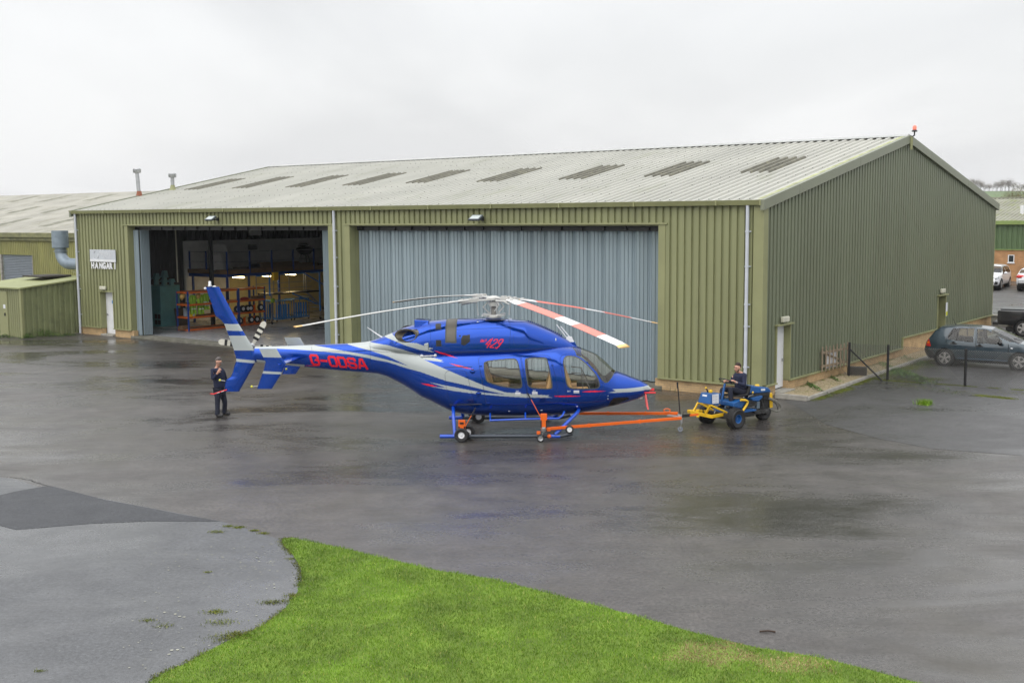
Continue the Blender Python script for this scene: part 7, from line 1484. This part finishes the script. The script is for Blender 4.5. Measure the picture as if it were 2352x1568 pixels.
a=cz2((825,190)); b=MB(); b.tube([(a[0],-.0,1.46),(a[0]-.12,0,1.70)],.007,5); b.lathe([(.03,0),(.02,.04)],(a[0],0,1.455)); b.build('roof_aerial',M['black'],gc)
b=MB(); b.tube([(2.25,-.45,1.09),(2.50,-.1,.985)],.008,5); b.tube([(2.25,.25,1.11),(2.52,.5,.98)],.008,5); b.build('wiper',M['black'],gc)
# white SUV
A1=g(*ZD(1392,585),1.0); A2_=g(*ZD(1527,550),1.0); hd=A1-A2_; rz=math.atan2(hd[1],hd[0]); SF=Frame((A2_[0],A2_[1],1.0),rz); o_=SF.tw((0,-.80,0)); SF=Frame(tuple(o_),rz); SS=np.linalg.norm(hd)/2.6; SS=.96
SUV=dict(x=(-.85,3.55),r=.35,wheels=(0,2.65),top=[(-.85,.8),(-.8,1.08),(-.62,1.2),(-.35,1.5),(0,1.58),(1.1,1.6),(1.5,1.56),(1.95,1.3),(2.4,1.1),(2.6,1.06),(3.2,.98),(3.45,.85),(3.55,.6)],
 bot=[(-.85,.42),(-.6,.28),(3,.25),(3.55,.3)],w=[(-.85,.65),(-.6,.85),(0,.9),(2.6,.9),(3.2,.84),(3.55,.62)],belt=[(-.85,.8),(-.5,1.06),(2.4,1.0),(3.55,.6)],tum=[(-.85,.3),(0,.42),(1.5,.42),(3.5,.2)],
 polys=[('rear_door',[(.35,.4),(1.12,.4),(1.12,1.45),(.0,1.42),(.1,.9)],None),('front_door',[(1.15,.4),(2.15,.4),(2.2,1.0),(1.9,1.2),(1.5,1.45),(1.15,1.47)],None),('side_window',[(-.35,1.1),(.1,1.08),(1.08,1.06),(1.08,1.46),(.0,1.46),(-.2,1.36)],'glass'),('side_window',[(1.18,1.06),(2.15,1.04),(1.95,1.2),(1.5,1.44),(1.18,1.46)],'glass'),('headlamp',[(3.15,.72),(3.5,.66),(3.5,.80),(3.1,.88)],6),('bumper_vent',[(3.25,.36),(3.5,.36),(3.5,.58),(3.3,.55)],3),('tail_lamp',[(-.86,.85),(-.55,.88),(-.6,1.02),(-.86,1.0)],4)],
 cross=[('windscreen',1.58,2.38,.05,1),('rear_window',-.6,-.36,.08,1)],endblack=0,trimz=.0,archdark=0)
sv,_,_,_=car(SF,'parked_suv','white SUV parked nose-on beside the brick workshop, half hidden by the hangar corner',SUV,M['carwhite'],scale=SS,group='white cars by the brick workshop')
b=MB(); b.box(3.42,3.60,-.42,.42,.5,.82); b.build('grille',M['black'],sv,bev=.05)
for q in (-1,1):
    b=MB(); b.ball((2.0,q*1.0,1.08),.11,8,(.7,1.1,.7)); b.build('wing_mirror',M['carwhite'],sv,smooth=60)
    b=MB(); b.box(3.28,3.52,q*.52-.13,q*.52+.13,.38,.56); b.build('bumper_vent',M['black'],sv,bev=.03); b=MB(); b.box(3.28,3.47,q*.58-.16,q*.58+.16,.74,.84); b.build('headlamp',M['chrome'],sv,bev=.03)
# second white car at the edge, seen from behind
W2p=g(*ZD(1745,602),1.0); rz2=math.radians(52); WF=Frame((W2p[0],W2p[1],1.0),rz2); o_=WF.tw((.2,-.62,0)); WF=Frame(tuple(o_),rz2)
HB2=dict(GOLF); s2,_,_,_=car(WF,'parked_white_car','white car at the right edge of the photo with its red tail lamp showing',dict(SUV,top=[(-.85,.7),(-.8,.98),(-.62,1.08),(-.35,1.34),(0,1.45),(1.1,1.47),(1.5,1.43),(1.95,1.2),(2.4,1.02),(2.6,.98),(3.2,.9),(3.45,.8),(3.55,.55)],belt=[(-.85,.7),(-.5,.96),(2.4,.92),(3.55,.55)],r=.32),M['carwhite'],group='white cars by the brick workshop')
for q in (-1,1): b=MB(); b.box(-.88,-.6,q*.62-.16,q*.62+.16,.82,.96); b.build('tail_lamp',M['lamp_red'],s2,bev=.03)
b=MB(); b.box(-.9,-.6,-.7,.7,.3,.52); b.build('lower_bumper',M['black'],s2,bev=.05)
# black pickup
pr0=g(*ZB(2340,455),0); PF=Frame((pr0[0],pr0[1],0),math.radians(-30)); o_=PF.tw((0,.85,0)); PF=Frame(tuple(o_),math.radians(-30))
PK=dict(x=(-1.15,4.1),r=.38,wheels=(0,3.2),top=[(-1.15,1.18),(-1.1,1.24),(1.0,1.24),(1.06,1.3),(1.1,1.78),(1.3,1.84),(2.1,1.82),(2.9,1.28),(3.0,1.22),(3.9,1.1),(4.1,.8)],bot=[(-1.15,.5),(4.1,.4)],w=[(-1.15,.88),(0,.92),(3,.92),(4.1,.75)],belt=[(-1.15,1.16),(1.05,1.2),(3,1.15),(4.1,.8)],tum=[(-1.15,.1),(1.1,.3),(4.1,.2)],
 polys=[('side_window',[(1.3,1.24),(2.7,1.22),(2.3,1.55),(2.0,1.74),(1.3,1.76)],'glass'),('tail_lamp',[(-1.16,.75),(-.98,.75),(-.98,1.12),(-1.16,1.12)],7)],cross=[('windscreen',2.15,2.9,.05,1)],endblack=0,archdark=1)
pk,_,_,_=car(PF,'parked_pickup','black pickup truck with covered bed cut off by the right edge',PK,M['carblack'])
b=MB(); b.box(-1.36,-1.1,-.86,.86,.50,.66); b.build('rear_bumper',M['black'],pk,bev=.03); b=MB(); b.box(-1.05,1.0,-.70,.70,1.245,1.285); b.box(.1,.16,-.78,.78,1.28,1.38); b.build('bed_cover',mat('grey_bed_cover',(.10,.11,.115),.3),pk,bev=.01)
b=MB(); b.box(-.46,-.42,-.95,-.62,.12,.55); b.build('mud_flap',M['dark'],pk)
# ================================================================ SIDE STRIP, KERB, FENCE, GATE
kr=[(1.30,.55),(1.18,3.5),(1.06,6.5),(.98,10),(.9,14.2),(.84,20),(.8,26.2)]
gpoly=[hw(a-.06,c)[:2] for a,c in kr]+[hw(.0,26.2)[:2],hw(.0,2.2)[:2],hw(.35,.75)[:2]]
sheet('gravel_strip',gpoly,.055,M['gravel'])
b=MB()
for i in range(len(kr)-1):
    (xa,ya),(xb,yb_)=kr[i],kr[i+1]; n=max(1,int((yb_-ya)/.92))
    for k in range(n):
        t0,t1=k/n,(k+1)/n-.004; p=(xa+(xb-xa)*t0,ya+(yb_-ya)*t0); q=(xa+(xb-xa)*t1,ya+(yb_-ya)*t1); j_=random.uniform(-.006,.006)
        b.hexa([(p[0]-.06+j_,p[1],0),(p[0]+.065+j_,p[1],0),(q[0]+.065+j_,q[1],0),(q[0]-.06+j_,q[1],0)],[(p[0]-.06+j_,p[1],.10+j_),(p[0]+.055+j_,p[1],.10+j_),(q[0]+.055+j_,q[1],.10+j_),(q[0]-.06+j_,q[1],.10+j_)])
tag(b.build('kerb',M['conc'],bev=.008,**HR),kind='structure')
b=MB(); b.box(.30,1.36,.40,.54,0,.17); tag(b.build('kerb_stone',M['conc'],bev=.02,**HR),'pale concrete edging stone at the near end of the gravel strip beside the doorstep','kerb stone')
b=MB()
for i in range(3600):
    k=random.random()**.8; y=.6+k*20; x=random.uniform(.02,max(.2,np.interp(y,[c for _,c in kr],[a for a,_ in kr])-.07))
    if y<2.3 and x<.36: continue
    r=random.uniform(.008,.018); c=(x,y,.055+r*.4); d=[(r*random.uniform(.7,1.3))for _ in range(3)]
    b.add([(c[0]+d[0],c[1],c[2]),(c[0],c[1]+d[1],c[2]),(c[0]-d[0],c[1],c[2]),(c[0],c[1]-d[1],c[2]),(c[0],c[1],c[2]+d[2]*.7),(c[0],c[1],c[2]-d[2]*.6)],[(0,1,4),(1,2,4),(2,3,4),(3,0,4),(1,0,5),(2,1,5),(3,2,5),(0,3,5)])
pm=bpy.data.materials.new('pebbles'); pm.use_nodes=True; N=pm.node_tree.nodes; ge=N.new('ShaderNodeNewGeometry'); rp=N.new('ShaderNodeValToRGB'); rp.color_ramp.elements[0].color=(.20,.15,.09,1); rp.color_ramp.elements[1].color=(.52,.46,.34,1); pm.node_tree.links.new(ge.outputs['Random Per Island'],rp.inputs[0]); pm.node_tree.links.new(rp.outputs[0],N['Principled BSDF'].inputs['Base Color']); N['Principled BSDF'].inputs['Roughness'].default_value=.8
tag(b.build('loose_gravel',pm,**HR),kind='stuff')
def post(p,h,label,mesh_only=False):
    q=g(*ZB(*p)); return q
FP=[g(*ZB(458,895)),g(*ZB(875,930)),g(*ZB(1712,990))]; d_=FP[2]-FP[1]; FP+=[FP[2]+d_,FP[2]+d_*2]; FHt=1.24
fe=empty('chain_link_fence',tuple(FP[0]),0,'low chain-link fence on black posts with a diagonal brace, in front of the blue hatchback','fence')
for i,p in enumerate(FP):
    b=MB(); q=p-FP[0]; b.box(q[0]-.035,q[0]+.035,q[1]-.035,q[1]+.035,0,FHt+.03); b.build('post',M['black'],fe,bev=.006)
br=g(*ZB(815,935))-FP[0]; b=MB(); b.tube([(.02,0,FHt-.22),(br[0],br[1],.02)],.03,8); b.build('brace',M['black'],fe,smooth=40)
wirem=mat('galvanised_wire',(.13,.13,.125),.6,metal=.0,var=0); b=MB(); wr_=MB()
for i in range(len(FP)-1):
    a,c=FP[i]-FP[0],FP[i+1]-FP[0]; L_=np.linalg.norm(c-a); u=(c-a)/L_; nrm=np.array([-u[1],u[0],0]); pit=.075; z0_,z1_=.04,FHt-.02
    nn=int(L_/pit)+int((z1_-z0_)/pit)+2
    for s_ in (1,-1):
        for k in range(-int((z1_-z0_)/pit)-1,nn):
            x0_=k*pit; x1_=x0_+(z1_-z0_)*s_; za_,zb_2=z0_,z1_
            if s_<0: x0_+= (z1_-z0_); x1_=x0_-(z1_-z0_)
            lo,hi=(x0_,x1_); t0,t1=0,1
            if min(lo,hi)<0: 
                t=(0-x0_)/(x1_-x0_); 
                if x0_<0: t0=t
                else: t1=t
            if max(lo,hi)>L_:
                t=(L_-x0_)/(x1_-x0_)
                if x0_>L_: t0=max(t0,t)
                else: t1=min(t1,t)
            if t1<=t0+.01: continue
            P=[a+u*(x0_+(x1_-x0_)*t)+np.array([0,0,za_+(zb_2-za_)*t])+nrm*.003*s_ for t in (t0,t1)]; b.tube(P,.0050,3,caps=False)
    for zz in (.05,.62,FHt-.02): wr_.tube([a+V(0,0,zz),c+V(0,0,zz)],.003,4)
    for k in range(int(L_/pit)): p=a+u*(k+.5)*pit; wr_.tube([p+V(0,0,FHt-.05)-u*.02,p+V(0,0,FHt+.02),p+V(0,0,FHt-.05)+u*.02],.002,3)
b.build('wire_mesh',wirem,fe); wr_.build('line_wire',wirem,fe)
y_a,z_a=S(*ZB(172,842),.12); y_b,z_b=S(*ZB(443,862),.30); ga=np.array(hw(.12,y_a,max(.0,z_a-.06))); gb=np.array(hw(.30,y_b,max(.0,z_a-.06))); print('gate',y_a,z_a,y_b,z_b); gt=empty('picket_gate',tuple(ga),math.atan2(gb[1]-ga[1],gb[0]-ga[0]),'small weathered wooden picket gate between the hangar wall and the black fence post','gate'); L_=np.linalg.norm(gb-ga)
for i in range(8):
    x=L_*i/7; b=MB(); P=[(x-.04,0,.08),(x+.04,0,.08),(x+.04,0,.90+.02*math.sin(i*2.)),(x,0,.97+.02*math.sin(i*2.)),(x-.04,0,.90+.02*math.sin(i*2.))]; b.prism(P,0,(0,.02,0)); b.build('picket',M['wood_grey'],gt)
b=MB(); b.box(-.03,L_+.03,.021,.055,.22,.30); b.box(-.03,L_+.03,.021,.055,.70,.78); b.build('rail',M['wood_grey'],gt); b=MB(); b.bar((L_*.06,.072,.74),(L_*.94,.072,.27),.03,.07); b.build('diagonal_brace',M['wood_grey'],gt)
pw=g(*ZB(310,800)); b=MB(); b.box(-.42,.42,-.02,.02,.15,.75); q=gt; 
o=b.build('white_board',M['white'],loc=tuple(np.array(gb)*.45+np.array(ga)*.55+HU*.10),rot=(0,0,math.atan2(gb[1]-ga[1],gb[0]-ga[0]))); tag(o,'white board standing behind the picket gate against the plinth','board')
q=g(*ZB(560,890)); b=MB(); b.box(-.34,.34,-.14,.14,0,.30); tag(b.build('concrete_block',mat('dark_damp_concrete',(.085,.08,.07),.9,var=.25,scale=5,bump=.4),loc=(q[0],q[1]+.15,.05),rot=(0,0,-.35),bev=.02),'dark damp concrete block lying on the gravel inside the fence corner','block')
# signs by the far side door
y,z=S(*ZB(1514,160),.06); b=MB(); b.box(0,.012,-.12,.12,-.3,.3); o=b.build('safety_notice',M['paper'],loc=hw(.06,y,z),rot=(0,0,RZI)); tag(o,'small white and yellow notice beside the far side door','notice'); b=MB(); b.box(.013,.016,-.11,.11,-.28,-.10); b.build('yellow_panel',mat('yellow_print',(.6,.6,.03),.5),o)
# ================================================================ PLANTS
def blades(name,pts,hmin,hmax,wd,m,lean=.5,kind='stuff',seg=2,parent=None,loc=None):
    n=len(pts); P=np.array(pts,float); rng=np.random.default_rng(len(pts)%9973); a=rng.uniform(0,2*PI,n); h=rng.uniform(hmin,hmax,n); ln=rng.uniform(.1,lean,n); a2=rng.uniform(0,2*PI,n)
    dx,dy=np.cos(a)*wd/2,np.sin(a)*wd/2; lx,ly=np.cos(a2)*h*ln,np.sin(a2)*h*ln; Vv=np.zeros((n,5,3))
    Vv[:,0]=P+np.stack([dx,dy,0*h],1); Vv[:,1]=P-np.stack([dx,dy,0*h],1); Vv[:,2]=P+np.stack([lx*.4+dx*.7,ly*.4+dy*.7,h*.6],1); Vv[:,3]=P+np.stack([lx*.4-dx*.7,ly*.4-dy*.7,h*.6],1); Vv[:,4]=P+np.stack([lx,ly,h*.92],1)
    me=bpy.data.meshes.new(name); me.vertices.add(n*5); me.vertices.foreach_set('co',Vv.ravel()); base=np.arange(n)[:,None]*5
    q=np.concatenate([base+np.array([[0,1,3,2]])],1); t=base+np.array([[2,3,4]]); idx=np.concatenate([q,t],1).ravel(); me.loops.add(len(idx)); me.loops.foreach_set('vertex_index',idx.astype(np.int32))
    ls_=np.stack([np.arange(n)*7,np.arange(n)*7+4],1).ravel(); me.polygons.add(2*n); me.polygons.foreach_set('loop_start',ls_.astype(np.int32)); me.update(calc_edges=True); me.materials.append(m); o=bpy.data.objects.new(name,me); C.objects.link(o)
    if parent: o.parent=parent
    if kind: o['kind']=kind
    return o
def leafmat(name,c0,c1,c2,ns=.7):
    m=bpy.data.materials.new(name); m.use_nodes=True; t=m.node_tree; N=t.nodes; L=t.links; b=N['Principled BSDF']; b.inputs['Roughness'].default_value=.45; b.inputs['Specular IOR Level'].default_value=.3
    ge=N.new('ShaderNodeNewGeometry'); r=N.new('ShaderNodeValToRGB'); r.color_ramp.elements[0].color=c0+(1,); r.color_ramp.elements[1].color=c1+(1,); e=r.color_ramp.elements.new(.93); e.color=c1+(1,); r.color_ramp.elements[-1].color=c2+(1,); L.new(ge.outputs['Random Per Island'],r.inputs[0])
    tcn=N.new('ShaderNodeTexCoord'); n=N.new('ShaderNodeTexNoise'); n.inputs['Scale'].default_value=ns; n.inputs['Detail'].default_value=5; L.new(tcn.outputs['Object'],n.inputs[0]); mr=N.new('ShaderNodeMapRange'); mr.inputs[1].default_value=.3; mr.inputs[2].default_value=.7; mr.inputs[3].default_value=.55; mr.inputs[4].default_value=1.40; L.new(n.outputs[0],mr.inputs[0])
    v=N.new('ShaderNodeVectorMath'); v.operation='SCALE'; L.new(r.outputs[0],v.inputs[0]); L.new(mr.outputs[0],v.inputs['Scale']); L.new(v.outputs[0],b.inputs['Base Color'])
    b.inputs['Subsurface Weight'].default_value=0
    return m
gm=leafmat('grass_blade',(.085,.185,.010),(.195,.325,.022),(.46,.42,.12)); strawm=leafmat('dead_grass',(.17,.10,.04),(.48,.36,.19),(.34,.28,.1)); mossm=leafmat('moss_blade',(.07,.10,.008),(.17,.19,.02),(.25,.22,.05)); weedm=leafmat('weed_leaf',(.035,.08,.012),(.09,.17,.03),(.2,.2,.05))
edge=[Z6(*p) for p in [(1000,1568),(1100,1500),(1250,1440),(1350,1380),(1500,1300),(1700,1220),(1800,1160),(1900,1080),(1980,980),(2018,880),(2008,800),(1960,720),(1905,650),(1885,610),(1950,598),(2052,622)]]+[(800,1262),(870,1280),(1000,1310),(1130,1330),(1320,1378),(1450,1412),(1600,1455),(1740,1488),(1880,1510),(2000,1540),(2120,1572)]
lawn=[g(*p)[:2] for p in edge]; LW=[tuple(p) for p in lawn]+[(9,12.2),(9,3),(-6,3),(LW0:=(lawn[0][0]-1.2,11))]
sheet('lawn_soil',LW,.012,M['soil'])
P_=np.array(LW); N_=420000; rng=np.random.default_rng(3); cand=np.stack([rng.uniform(-7,8.5,N_),rng.uniform(11.5,20.5,N_)],1)
ok=inpoly(cand[:,0],cand[:,1],P_+0)
en=(np.sin(cand[:,0]*9)+np.sin(cand[:,1]*7+cand[:,0]*5))*.02; ok|=inpoly(cand[:,0]+en,cand[:,1]+en,P_)
cand=cand[ok&(np.abs(cand[:,0])<cand[:,1]*.46+.4)]
ZG=zoomf(2500,1850,1500/2352); d1_=g(*ZG(440,1105))[:2]; d2_=g(*ZG(930,1172))[:2]
ang=np.arctan2(cand[:,1]-d1_[1],cand[:,0]-d1_[0]); ra=np.hypot((cand[:,0]-d1_[0])/.50,(cand[:,1]-d1_[1])/.36)+.18*np.sin(ang*5)+rng.normal(0,.18,len(cand)); rb=np.hypot((cand[:,0]-d2_[0])/.42,(cand[:,1]-d2_[1])/.26)+rng.normal(0,.25,len(cand)); dead=(ra<1.15)|(rb<1.1)
lp=cand[~dead]; blades('lawn_grass',np.c_[lp,np.full(len(lp),.012)],.018,.048,.0065,gm,1.1)
dp=cand[dead]; blades('dead_grass',np.c_[dp,np.full(len(dp),.012)],.012,.035,.007,strawm,1.6)
# moss: on the pavement, along the kerb and the foot of the fence
mp_=[]
def mossline(P,wid,n,brk=.0):
    P=np.array(P,float); seg=np.linalg.norm(np.diff(P,axis=0),axis=1); cum=np.concatenate([[0],np.cumsum(seg)])
    for _ in range(n):
        t=rng.uniform(0,cum[-1]); i=min(np.searchsorted(cum,t)-1,len(seg)-1) if t>0 else 0; q=P[i]+(P[i+1]-P[i])*((t-cum[i])/seg[i]); 
        if brk and math.sin(t*3.1)+math.sin(t*7.3+1)<brk-1: continue
        mp_.append((q[0]+rng.normal(0,wid),q[1]+rng.normal(0,wid),.006))
mossline([hw(a+.16,c)[:2] for a,c in kr[:4]],.10,5200,.6); mossline([hw(1.22,4.5)[:2],g(*ZB(700,905))[:2],FP[1][:2]],.09,3200); mossline([FP[1][:2],FP[2][:2],FP[3][:2]],.045,5000,.5)
mossline([hw(1.5,6.9)[:2],hw(1.35,9.5)[:2],hw(1.2,13)[:2]],.28,7000); mossline([g(*ZB(1850,1090))[:2],g(*ZB(2352,1140))[:2]],.10,2600,.7); mossline([g(*ZB(950,960))[:2],g(*ZB(1600,1060))[:2],g(*ZB(2300,1060))[:2]],.28,1500,1.2)
mossline([FP[1][:2]+np.array([.3,.25]),FP[1][:2]+np.array([1.9,.2])],.25,2500)
for (p,r,n) in (((1450,560),.06,160),((1530,522),.04,160),((1595,530),.045,260),((1700,552),.035,160),((1762,570),.04,160),((1390,829),.03,60),((1450,1095),.07,260),((1480,1165),.10,200),((1830,1028),.08,300),((1540,1270),.13,700),((1600,1240),.08,300),((990,1152),.05,90),((1100,1185),.07,90),((265,1490),.03,50),((1960,985),.06,180),((1960,740),.05,100)):
    q=g(*Z6(*p)); 
    for _ in range(n): mp_.append((q[0]+rng.normal(0,r*1.3),q[1]+rng.normal(0,r*.8),.008))
mossline([tuple(p) for p in lawn[:15]],.05,5200,.4)
mossline([hw(.12,1.2)[:2],hw(.1,6)[:2],hw(.1,12)[:2]],.05,2600,.3)
mossline([hw(.75,1.5)[:2],hw(.6,6)[:2],hw(.5,14)[:2]],.2,2600,.9)
mossline([hw(1.5,.9)[:2],hw(1.45,4)[:2]],.10,2600,.4)
mp_=[(x,y,.062 if (lambda q:(-.02<q[0]<1.0 and 1<q[1]<25))(hl((x,y,0))) else z) for x,y,z in mp_]
blades('moss',mp_,.006,.022,.012,mossm,1.5)
# pale lichen spots and litter on the tarmac
b=MB()
def spot(x,y,r,z=.0105):
    n=8; P=[(x+r*random.uniform(.6,1.1)*math.cos(2*PI*k/n),y+r*.9*random.uniform(.6,1.1)*math.sin(2*PI*k/n),z) for k in range(n)]; b.add(P,[tuple(range(n))])
for _ in range(150):
    k=random.random(); q=g(*Z6(*( (random.gauss(1750,120),random.gauss(790,90)) if k<.45 else (random.uniform(800,1900),random.uniform(650,1500))))); spot(q[0],q[1],random.uniform(.008,.022))
for p in ((1148,1350),(1185,1348),(1130,1378),(1200,1125),(1170,1110),(1230,1130),(1100,1098)): q=g(*Z6(*p)); spot(q[0],q[1],.03)
for _ in range(420): x,y=random.uniform(-12,14),random.uniform(15,36); spot(x,y,random.uniform(.004,.010),.0048)
tag(b.build('lichen_spots',mat('pale_lichen',(.36,.36,.30),.9,var=.2)),kind='stuff')
q=g(*ZG(785,969)); b=MB(); b.tube([(-.12,0,.015),(0,.01,.02),(.1,-.01,.012)],.012,6); tag(b.build('twig',mat('dark_twig',(.05,.03,.02),.8),loc=(q[0],q[1],0)),'short dark twig lying on the tarmac beyond the lawn','twig')
def tuft(q,n,r,h,m,label,name='weed'):
    t=empty(name,(q[0],q[1],q[2]),0,label,'weed'); P=[(random.gauss(0,r),random.gauss(0,r),0) for _ in range(n)]; o=blades('leaves',P,h*.4,h,.012,m,1.0,kind=None,parent=t); return t
tuft(g(*ZB(1280,1190)),420,.10,.22,gm,'bright green grass tuft alone on the tarmac in front of the fence'); tuft(g(*ZT(525,645)),260,.09,.24,weedm,'dark weed growing at the foot of the brick plinth near the helicopter nose')
def shrub(q,r,h,n,label,m=None,nm='weed_clump'):
    t=empty(nm,tuple(q),0,label,'weeds'); b=MB()
    for _ in range(n):
        x,y=random.gauss(0,r[0]),random.gauss(0,r[1]); z=random.uniform(.02,h)*max(.2,1-abs(x)/(2.4*r[0])); s=random.uniform(.02,.05); a=random.uniform(0,6.28); e=random.uniform(-.6,.6); d=np.array([math.cos(a),math.sin(a),e])*s; w__=np.array([-math.sin(a),math.cos(a),.3])*s*.5; c=V(x,y,z); b.add([c-d,c+w__,c+d,c-w__],[(0,1,2,3)])
    for _ in range(12): x,y=random.gauss(0,r[0]*.6),random.gauss(0,r[1]*.6); b.tube([(x,y,0),(x*1.1,y*1.1,h*.6)],.004,4)
    b.build('foliage',m or weedm,t); return t
q=hw(sx+.35,ysn+1.0); shrub(g(*ZL(330,1400)),(.55,.25),.42,900,'low green bramble clump at the foot of the shed wall'); shrub(g(*ZL(205,1412)),(.16,.14),.28,240,'small green weed at the near corner of the shed'); shrub(g(*ZL(40,1408)),(.2,.1),.2,200,'yellowish weed at the foot of the shed door'); shrub(g(*ZL(525,1392)),(.2,.1),.15,160,'small weed by the base of the left downpipe')
shrub(hw(.22,3.4),(.10,.9),.16,900,'weeds along the side plinth just beyond the doorstep'); shrub(hw(.15,5.5),(.08,.5),.15,300,'weeds at the plinth in front of the picket gate'); shrub(hw(.5,12.5),(.25,1.6),.12,500,'sparse weeds on the gravel strip near the hatchback bumper'); shrub(hw(1.35,8.8),(.25,1.6),.12,2200,'creeping weeds beside the kerb inside the fence')
b=MB()
# ---- trees far off
def tree(q,h,r,nleaf,bark,leaf,label,group,tw=1.0,seed=0):
    rd=random.Random(seed); t=empty('bare_tree',tuple(q),0,label,'tree',group); b=MB(); tips=[]
    def grow_(p,d,l,r_,lv):
        e=p+d*l; b.tube([p,(p+e)/2+V(rd.uniform(-.05,.05)*l,rd.uniform(-.05,.05)*l,0),e],[r_,r_*.8,r_*.6],5,caps=False)
        if lv==0: tips.append(e); return
        for _ in range(3 if lv>1 else 3):
            nd=d+V(rd.gauss(0,.55),rd.gauss(0,.55),rd.gauss(.05,.25)); nd/=np.linalg.norm(nd); grow_(e,nd,l*.68,r_*.55,lv-1)
    grow_(V(0,0,0),V(0,0,1),h*.28,h*.025,4); b.build('trunk',bark,t)
    b=MB(); c=h*.62
    for _ in range(nleaf):
        e=tips[rd.randrange(len(tips))]; p=e+V(rd.gauss(0,r*.12),rd.gauss(0,r*.12),rd.gauss(0,r*.10)); s=rd.uniform(.15,.5)*tw*h/10; d=V(rd.gauss(0,1),rd.gauss(0,1),rd.gauss(.4,.8)); d/=np.linalg.norm(d); w__=np.cross(d,V(0,0,1)); w__/=np.linalg.norm(w__)+1e-6; b.add([p-w__*s*.10,p+w__*s*.10,p+d*s],[(0,1,2)])
    b.keep=1; b.build('crown',leaf,t); return t
barkm=mat('tree_bark',(.07,.055,.04),.9,var=.2); twigm=leafmat('bare_twigs',(.07,.05,.03),(.15,.115,.06),(.13,.13,.05)); twig2=leafmat('olive_twigs',(.10,.08,.03),(.20,.17,.06),(.16,.18,.05))
for i in range(30):
    px=2205+i*5.6+(i*37%5); Y=990+(i%4)*9; hh_=8.5+(i*53%7)*.5+2.5*math.sin(i*.5); X=(px-1176)/CF*Y*1.005; z=land(X,Y); tree((X,Y,z-.5),hh_,hh_*.9,420,barkm,twigm,'hazy bare tree in the distant hilltop row','distant hilltop trees',2.6,seed=i)
for i,(px,py,Y,hh_) in enumerate([(2338,484,135,7.2),(2352,480,128,8.2),(2318,478,140,4.6),(2368,480,130,8)]):
    p=dep(px,455,Y); tree((p[0],p[1],p[2]-.62*hh_-1.2*0),hh_,hh_*.6,1500,barkm,twig2,['brownish bare tree just behind the workshop roof','taller bare tree at the right edge behind the workshop roof','low olive shrubby tree at the left of those behind the workshop roof','bare tree cut off by the right edge behind the workshop'][i],'trees behind the brick workshop',.9,seed=40+i)
# ================================================================ AIR
hz_m=bpy.data.materials.new('haze_air'); hz_m.use_nodes=True; t=hz_m.node_tree; t.nodes.clear(); o_=t.nodes.new('ShaderNodeOutputMaterial'); pv=t.nodes.new('ShaderNodeVolumePrincipled'); pv.inputs['Density'].default_value=.0002; pv.inputs['Color'].default_value=(.95,.96,.98,1); pv.inputs['Anisotropy'].default_value=.3; t.links.new(pv.outputs[0],o_.inputs['Volume'])
b=MB(); b.box(-650,1200,-80,1320,-2,60); tag(b.build('haze',hz_m),kind='stuff')

# thin joints and cracks in the tarmac
jm=mat('tar_joint',(.018,.017,.017),.5,var=.2)
def joint(P,w_=.018):
    P=[g(*p)[:2] for p in P]; Q=[]
    for i in range(len(P)-1):
        n=max(2,int(np.linalg.norm(P[i+1]-P[i])/.15))
        for k in range(n): Q.append(P[i]+(P[i+1]-P[i])*k/n+rng.normal(0,.012,2))
    b=MB(); vs=[]
    for i,q in enumerate(Q):
        d=Q[min(i+1,len(Q)-1)]-Q[max(i-1,0)]; d/=np.linalg.norm(d); n_=np.array([-d[1],d[0]])*w_*rng.uniform(.3,.8); vs+=[(*(q+n_),.0065),(*(q-n_),.0065)]
    b.add(vs,[(2*i,2*i+1,2*i+3,2*i+2) for i in range(len(Q)-1)]); o=b.build('tarmac_joint',jm)
    for p in o.data.polygons:
        if p.normal.z<0: o.data.flip_normals(); break
    tag(o,kind='structure')
joint([Z1(0,965),Z1(150,975),Z1(420,985)]); joint([Z1(950,1045),Z1(1150,1080),Z1(1400,1118)]); joint([ZL(40,1432),ZL(350,1475),ZL(650,1502)]); joint([(1640,975),(1760,985),(1880,962),(1960,930)],.012); joint([(0,1093),(60,1100),(115,1117),(140,1128)],.02)
